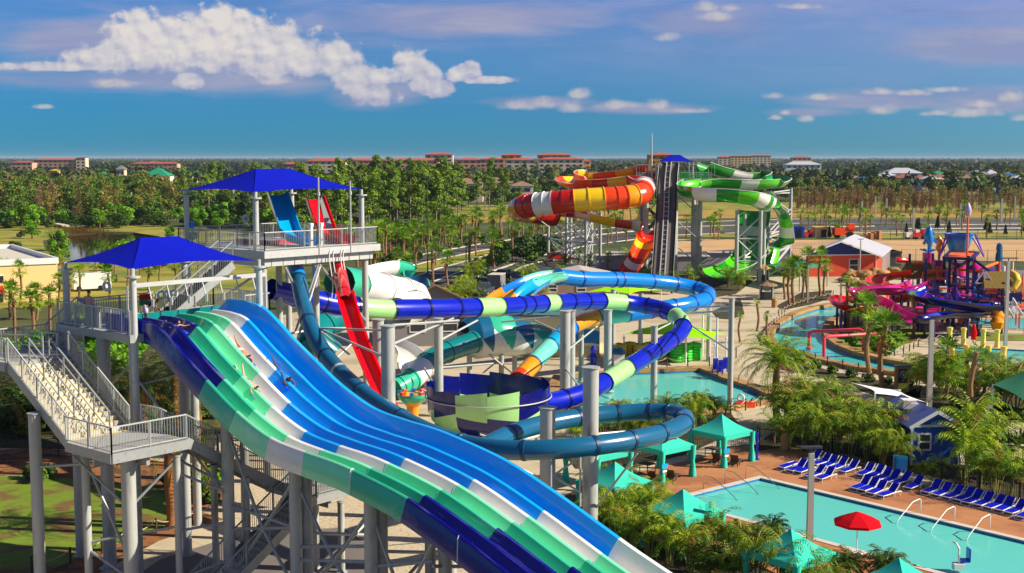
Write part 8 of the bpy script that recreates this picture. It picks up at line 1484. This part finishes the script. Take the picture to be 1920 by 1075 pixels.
BEND = dict(STAND, chest=(0, .26, 1.14), neck=(0, .44, 1.2), head=(0, .54, 1.18), face=(0, .6, -.8), shL=(-.19, .32, 1.16), elL=(-.25, .42, .88), wrL=(-.16, .58, .7), shR=(.19, .32, 1.16), elR=(.25, .45, .9), wrR=(.17, .62, .74))
CROUCH_KID = dict(PRONE, chest=(0, .3, .26), neck=(0, .44, .4), head=(0, .52, .5), face=(0, 1, -.1), shL=(-.16, .38, .32), elL=(-.4, .5, .26), wrL=(-.58, .6, .3), shR=(.16, .38, .32), elR=(.4, .5, .26), wrR=(.58, .6, .3))
def slide_matrix(s, t, lift=.03):
    y = (W(s + .1, t, slide_z(s + .1)) - W(s - .1, t, slide_z(s - .1))).normalized(); x = y.cross(Vector((0, 0, 1))).normalized(); z = x.cross(y); p = W(s, t, slide_z(s)) + z * lift; return Matrix(((x.x, y.x, z.x, p.x), (x.y, y.y, z.y, p.y), (x.z, y.z, z.z, p.z), (0, 0, 0, 1)))
def rider(s, lane, label, J, skin, hair, cloth, sc, matlabel):
    tt = .08 + lane * LW + .34; M = slide_matrix(s, tt, .05); person(label, M, J, skin, hair, cloth, sc); q = thing('foam_mat', matlabel, 'mat'); mb = MB(); n = 12; pts = []
    for k in range(n): a = 2 * math.pi * k / n; pts.append((.29 * math.copysign(abs(math.cos(a)) ** .6, math.cos(a)), .78 + .45 * math.copysign(abs(math.sin(a)) ** .6, math.sin(a))))
    mb.prism(pts, -.02, .05); mb.obj('pad', BLUEMAT, q, smooth=30); mb = MB()
    for sx_ in (-.15, .15): mb.tube([(sx_ - .07, 1.02, .05), (sx_ - .05, 1.04, .11), (sx_ + .05, 1.04, .11), (sx_ + .07, 1.02, .05)], .015, 5)
    mb.obj('handle', BLACKP, q); q.location = M.to_translation() + M.to_3x3() @ Vector((0, 0, -.0)); q.rotation_euler = M.to_euler(); q.scale = (sc, sc, sc)
NAVYC, WHITEB, BLACKC, AQUAC = mat('navy swim shorts', (20, 30, 70), .8), mat('white swimsuit', (226, 222, 226), .8), mat('black shirt', (18, 18, 22), .8), mat('light blue shorts', (110, 160, 200), .8)
rider(1.0, 1, 'child with outstretched arms on a blue mat entering the teal lane', CROUCH_KID, SKIN, HAIRD, [('swim_shorts', NAVYC, shorts(.5))], .8, 'blue foam mat of the child at the slide start')
rider(3.2, 3, 'woman in a pale swimsuit lying head first on the white lane', PRONE, SKIN, HAIRB, [('swimsuit', WHITEB, lambda J: shorts(.12)(J) + [[(*Vector(J['pelvis']), .14), (*Vector(J['pelvis']).lerp(Vector(J['chest']), .6), .132)]])], .92, 'blue foam mat under the woman on the white lane')
rider(4.95, 2, 'bare backed man lying head first on the mint lane, legs raised', dict(PRONE, anL=(-.2, -.8, .34), toL=(-.22, -.9, .42), anR=(.1, -.86, .3), toR=(.1, -.98, .38)), SKIN3, HAIRD, [('swim_shorts', mat('tan swim shorts', (150, 110, 84), .8), shorts(.35))], 1.0, 'blue foam mat under the bare backed man')
rider(4.75, 4, 'man in blue shorts lying head first on the bright blue lane', PRONE, SKIN2, HAIRD, [('swim_shorts', mat('blue swim shorts', (20, 110, 190), .8), shorts(.8)), ('rash_shirt', mat('blue rash shirt', (30, 120, 190), .8), shirt(1.08, .3))], 1.0, 'blue foam mat under the man on the blue lane')
p = W(-.75, 1.15, ZD + .03); person('attendant in black shirt bending over the start of the navy lane', Matrix.Translation(p) @ Matrix.Rotation(R(-62), 4, 'Z'), BEND, SKIN2, HAIRD, [('shirt', BLACKC, shirt(1.12, .7)), ('shorts', mat('white shorts', (200, 200, 205), .8), shorts(.7))], 1.0)
p = G(167, 613, ZD); person('shirtless man in light blue shorts standing on the lower deck', Matrix.Translation(p) @ Matrix.Rotation(R(-20), 4, 'Z'), STAND, SKIN3, HAIRD, [('swim_shorts', AQUAC, shorts(.75, 1.2))], 1.0)
q = thing('foam_mat', 'pale blue foam mat carried by the shirtless man on the deck', 'mat', p + Vector((0, 0, .95))); mb = MB(); mb.box(p + Vector((-.05, .28, .98)), (1.05, .5, .08), R(-20), 0, Matrix.Rotation(.5, 3, 'Y')); mb.obj('pad', mat('pale blue foam', (120, 180, 225), .6), q)
def ring2(c, label): ring(c, label, .2)
ring2(P(200, 537, 63), 'white life ring on the back rail of the lower deck'); ring2(P(461, 410, 82), 'white life ring on the back rail of the upper deck')
o = W(-4.2, 3.4, ZD); t = thing('first_aid_board', 'small red and green safety board on the lower deck rail', 'board', o); mb = MB(); mb.box(o + Z3(1.0), (.05, .6, .28), TA); mb.obj('upper_panel', REDP, t); mb = MB(); mb.box(o + Z3(.72), (.05, .6, .26), TA); mb.obj('lower_panel', mat('green sign', (20, 130, 60), .6), t)

# ------------------------------------------------------------------ air
mb = MB(); mb.box((0, 11800, 19.0), (30000, 24100, 40.0)); hz = mb.obj('haze', [], None)
m = bpy.data.materials.new('thin haze'); m.use_nodes = True; t = m.node_tree; t.nodes.remove(t.nodes['Principled BSDF']); pv = t.nodes.new('ShaderNodeVolumePrincipled')
pv.inputs['Color'].default_value = (.62, .78, .92, 1); pv.inputs['Density'].default_value = .00006; t.links.new(pv.outputs[0], t.nodes['Material Output'].inputs['Volume']); hz.data.materials.append(m); tag(hz, kind='stuff')
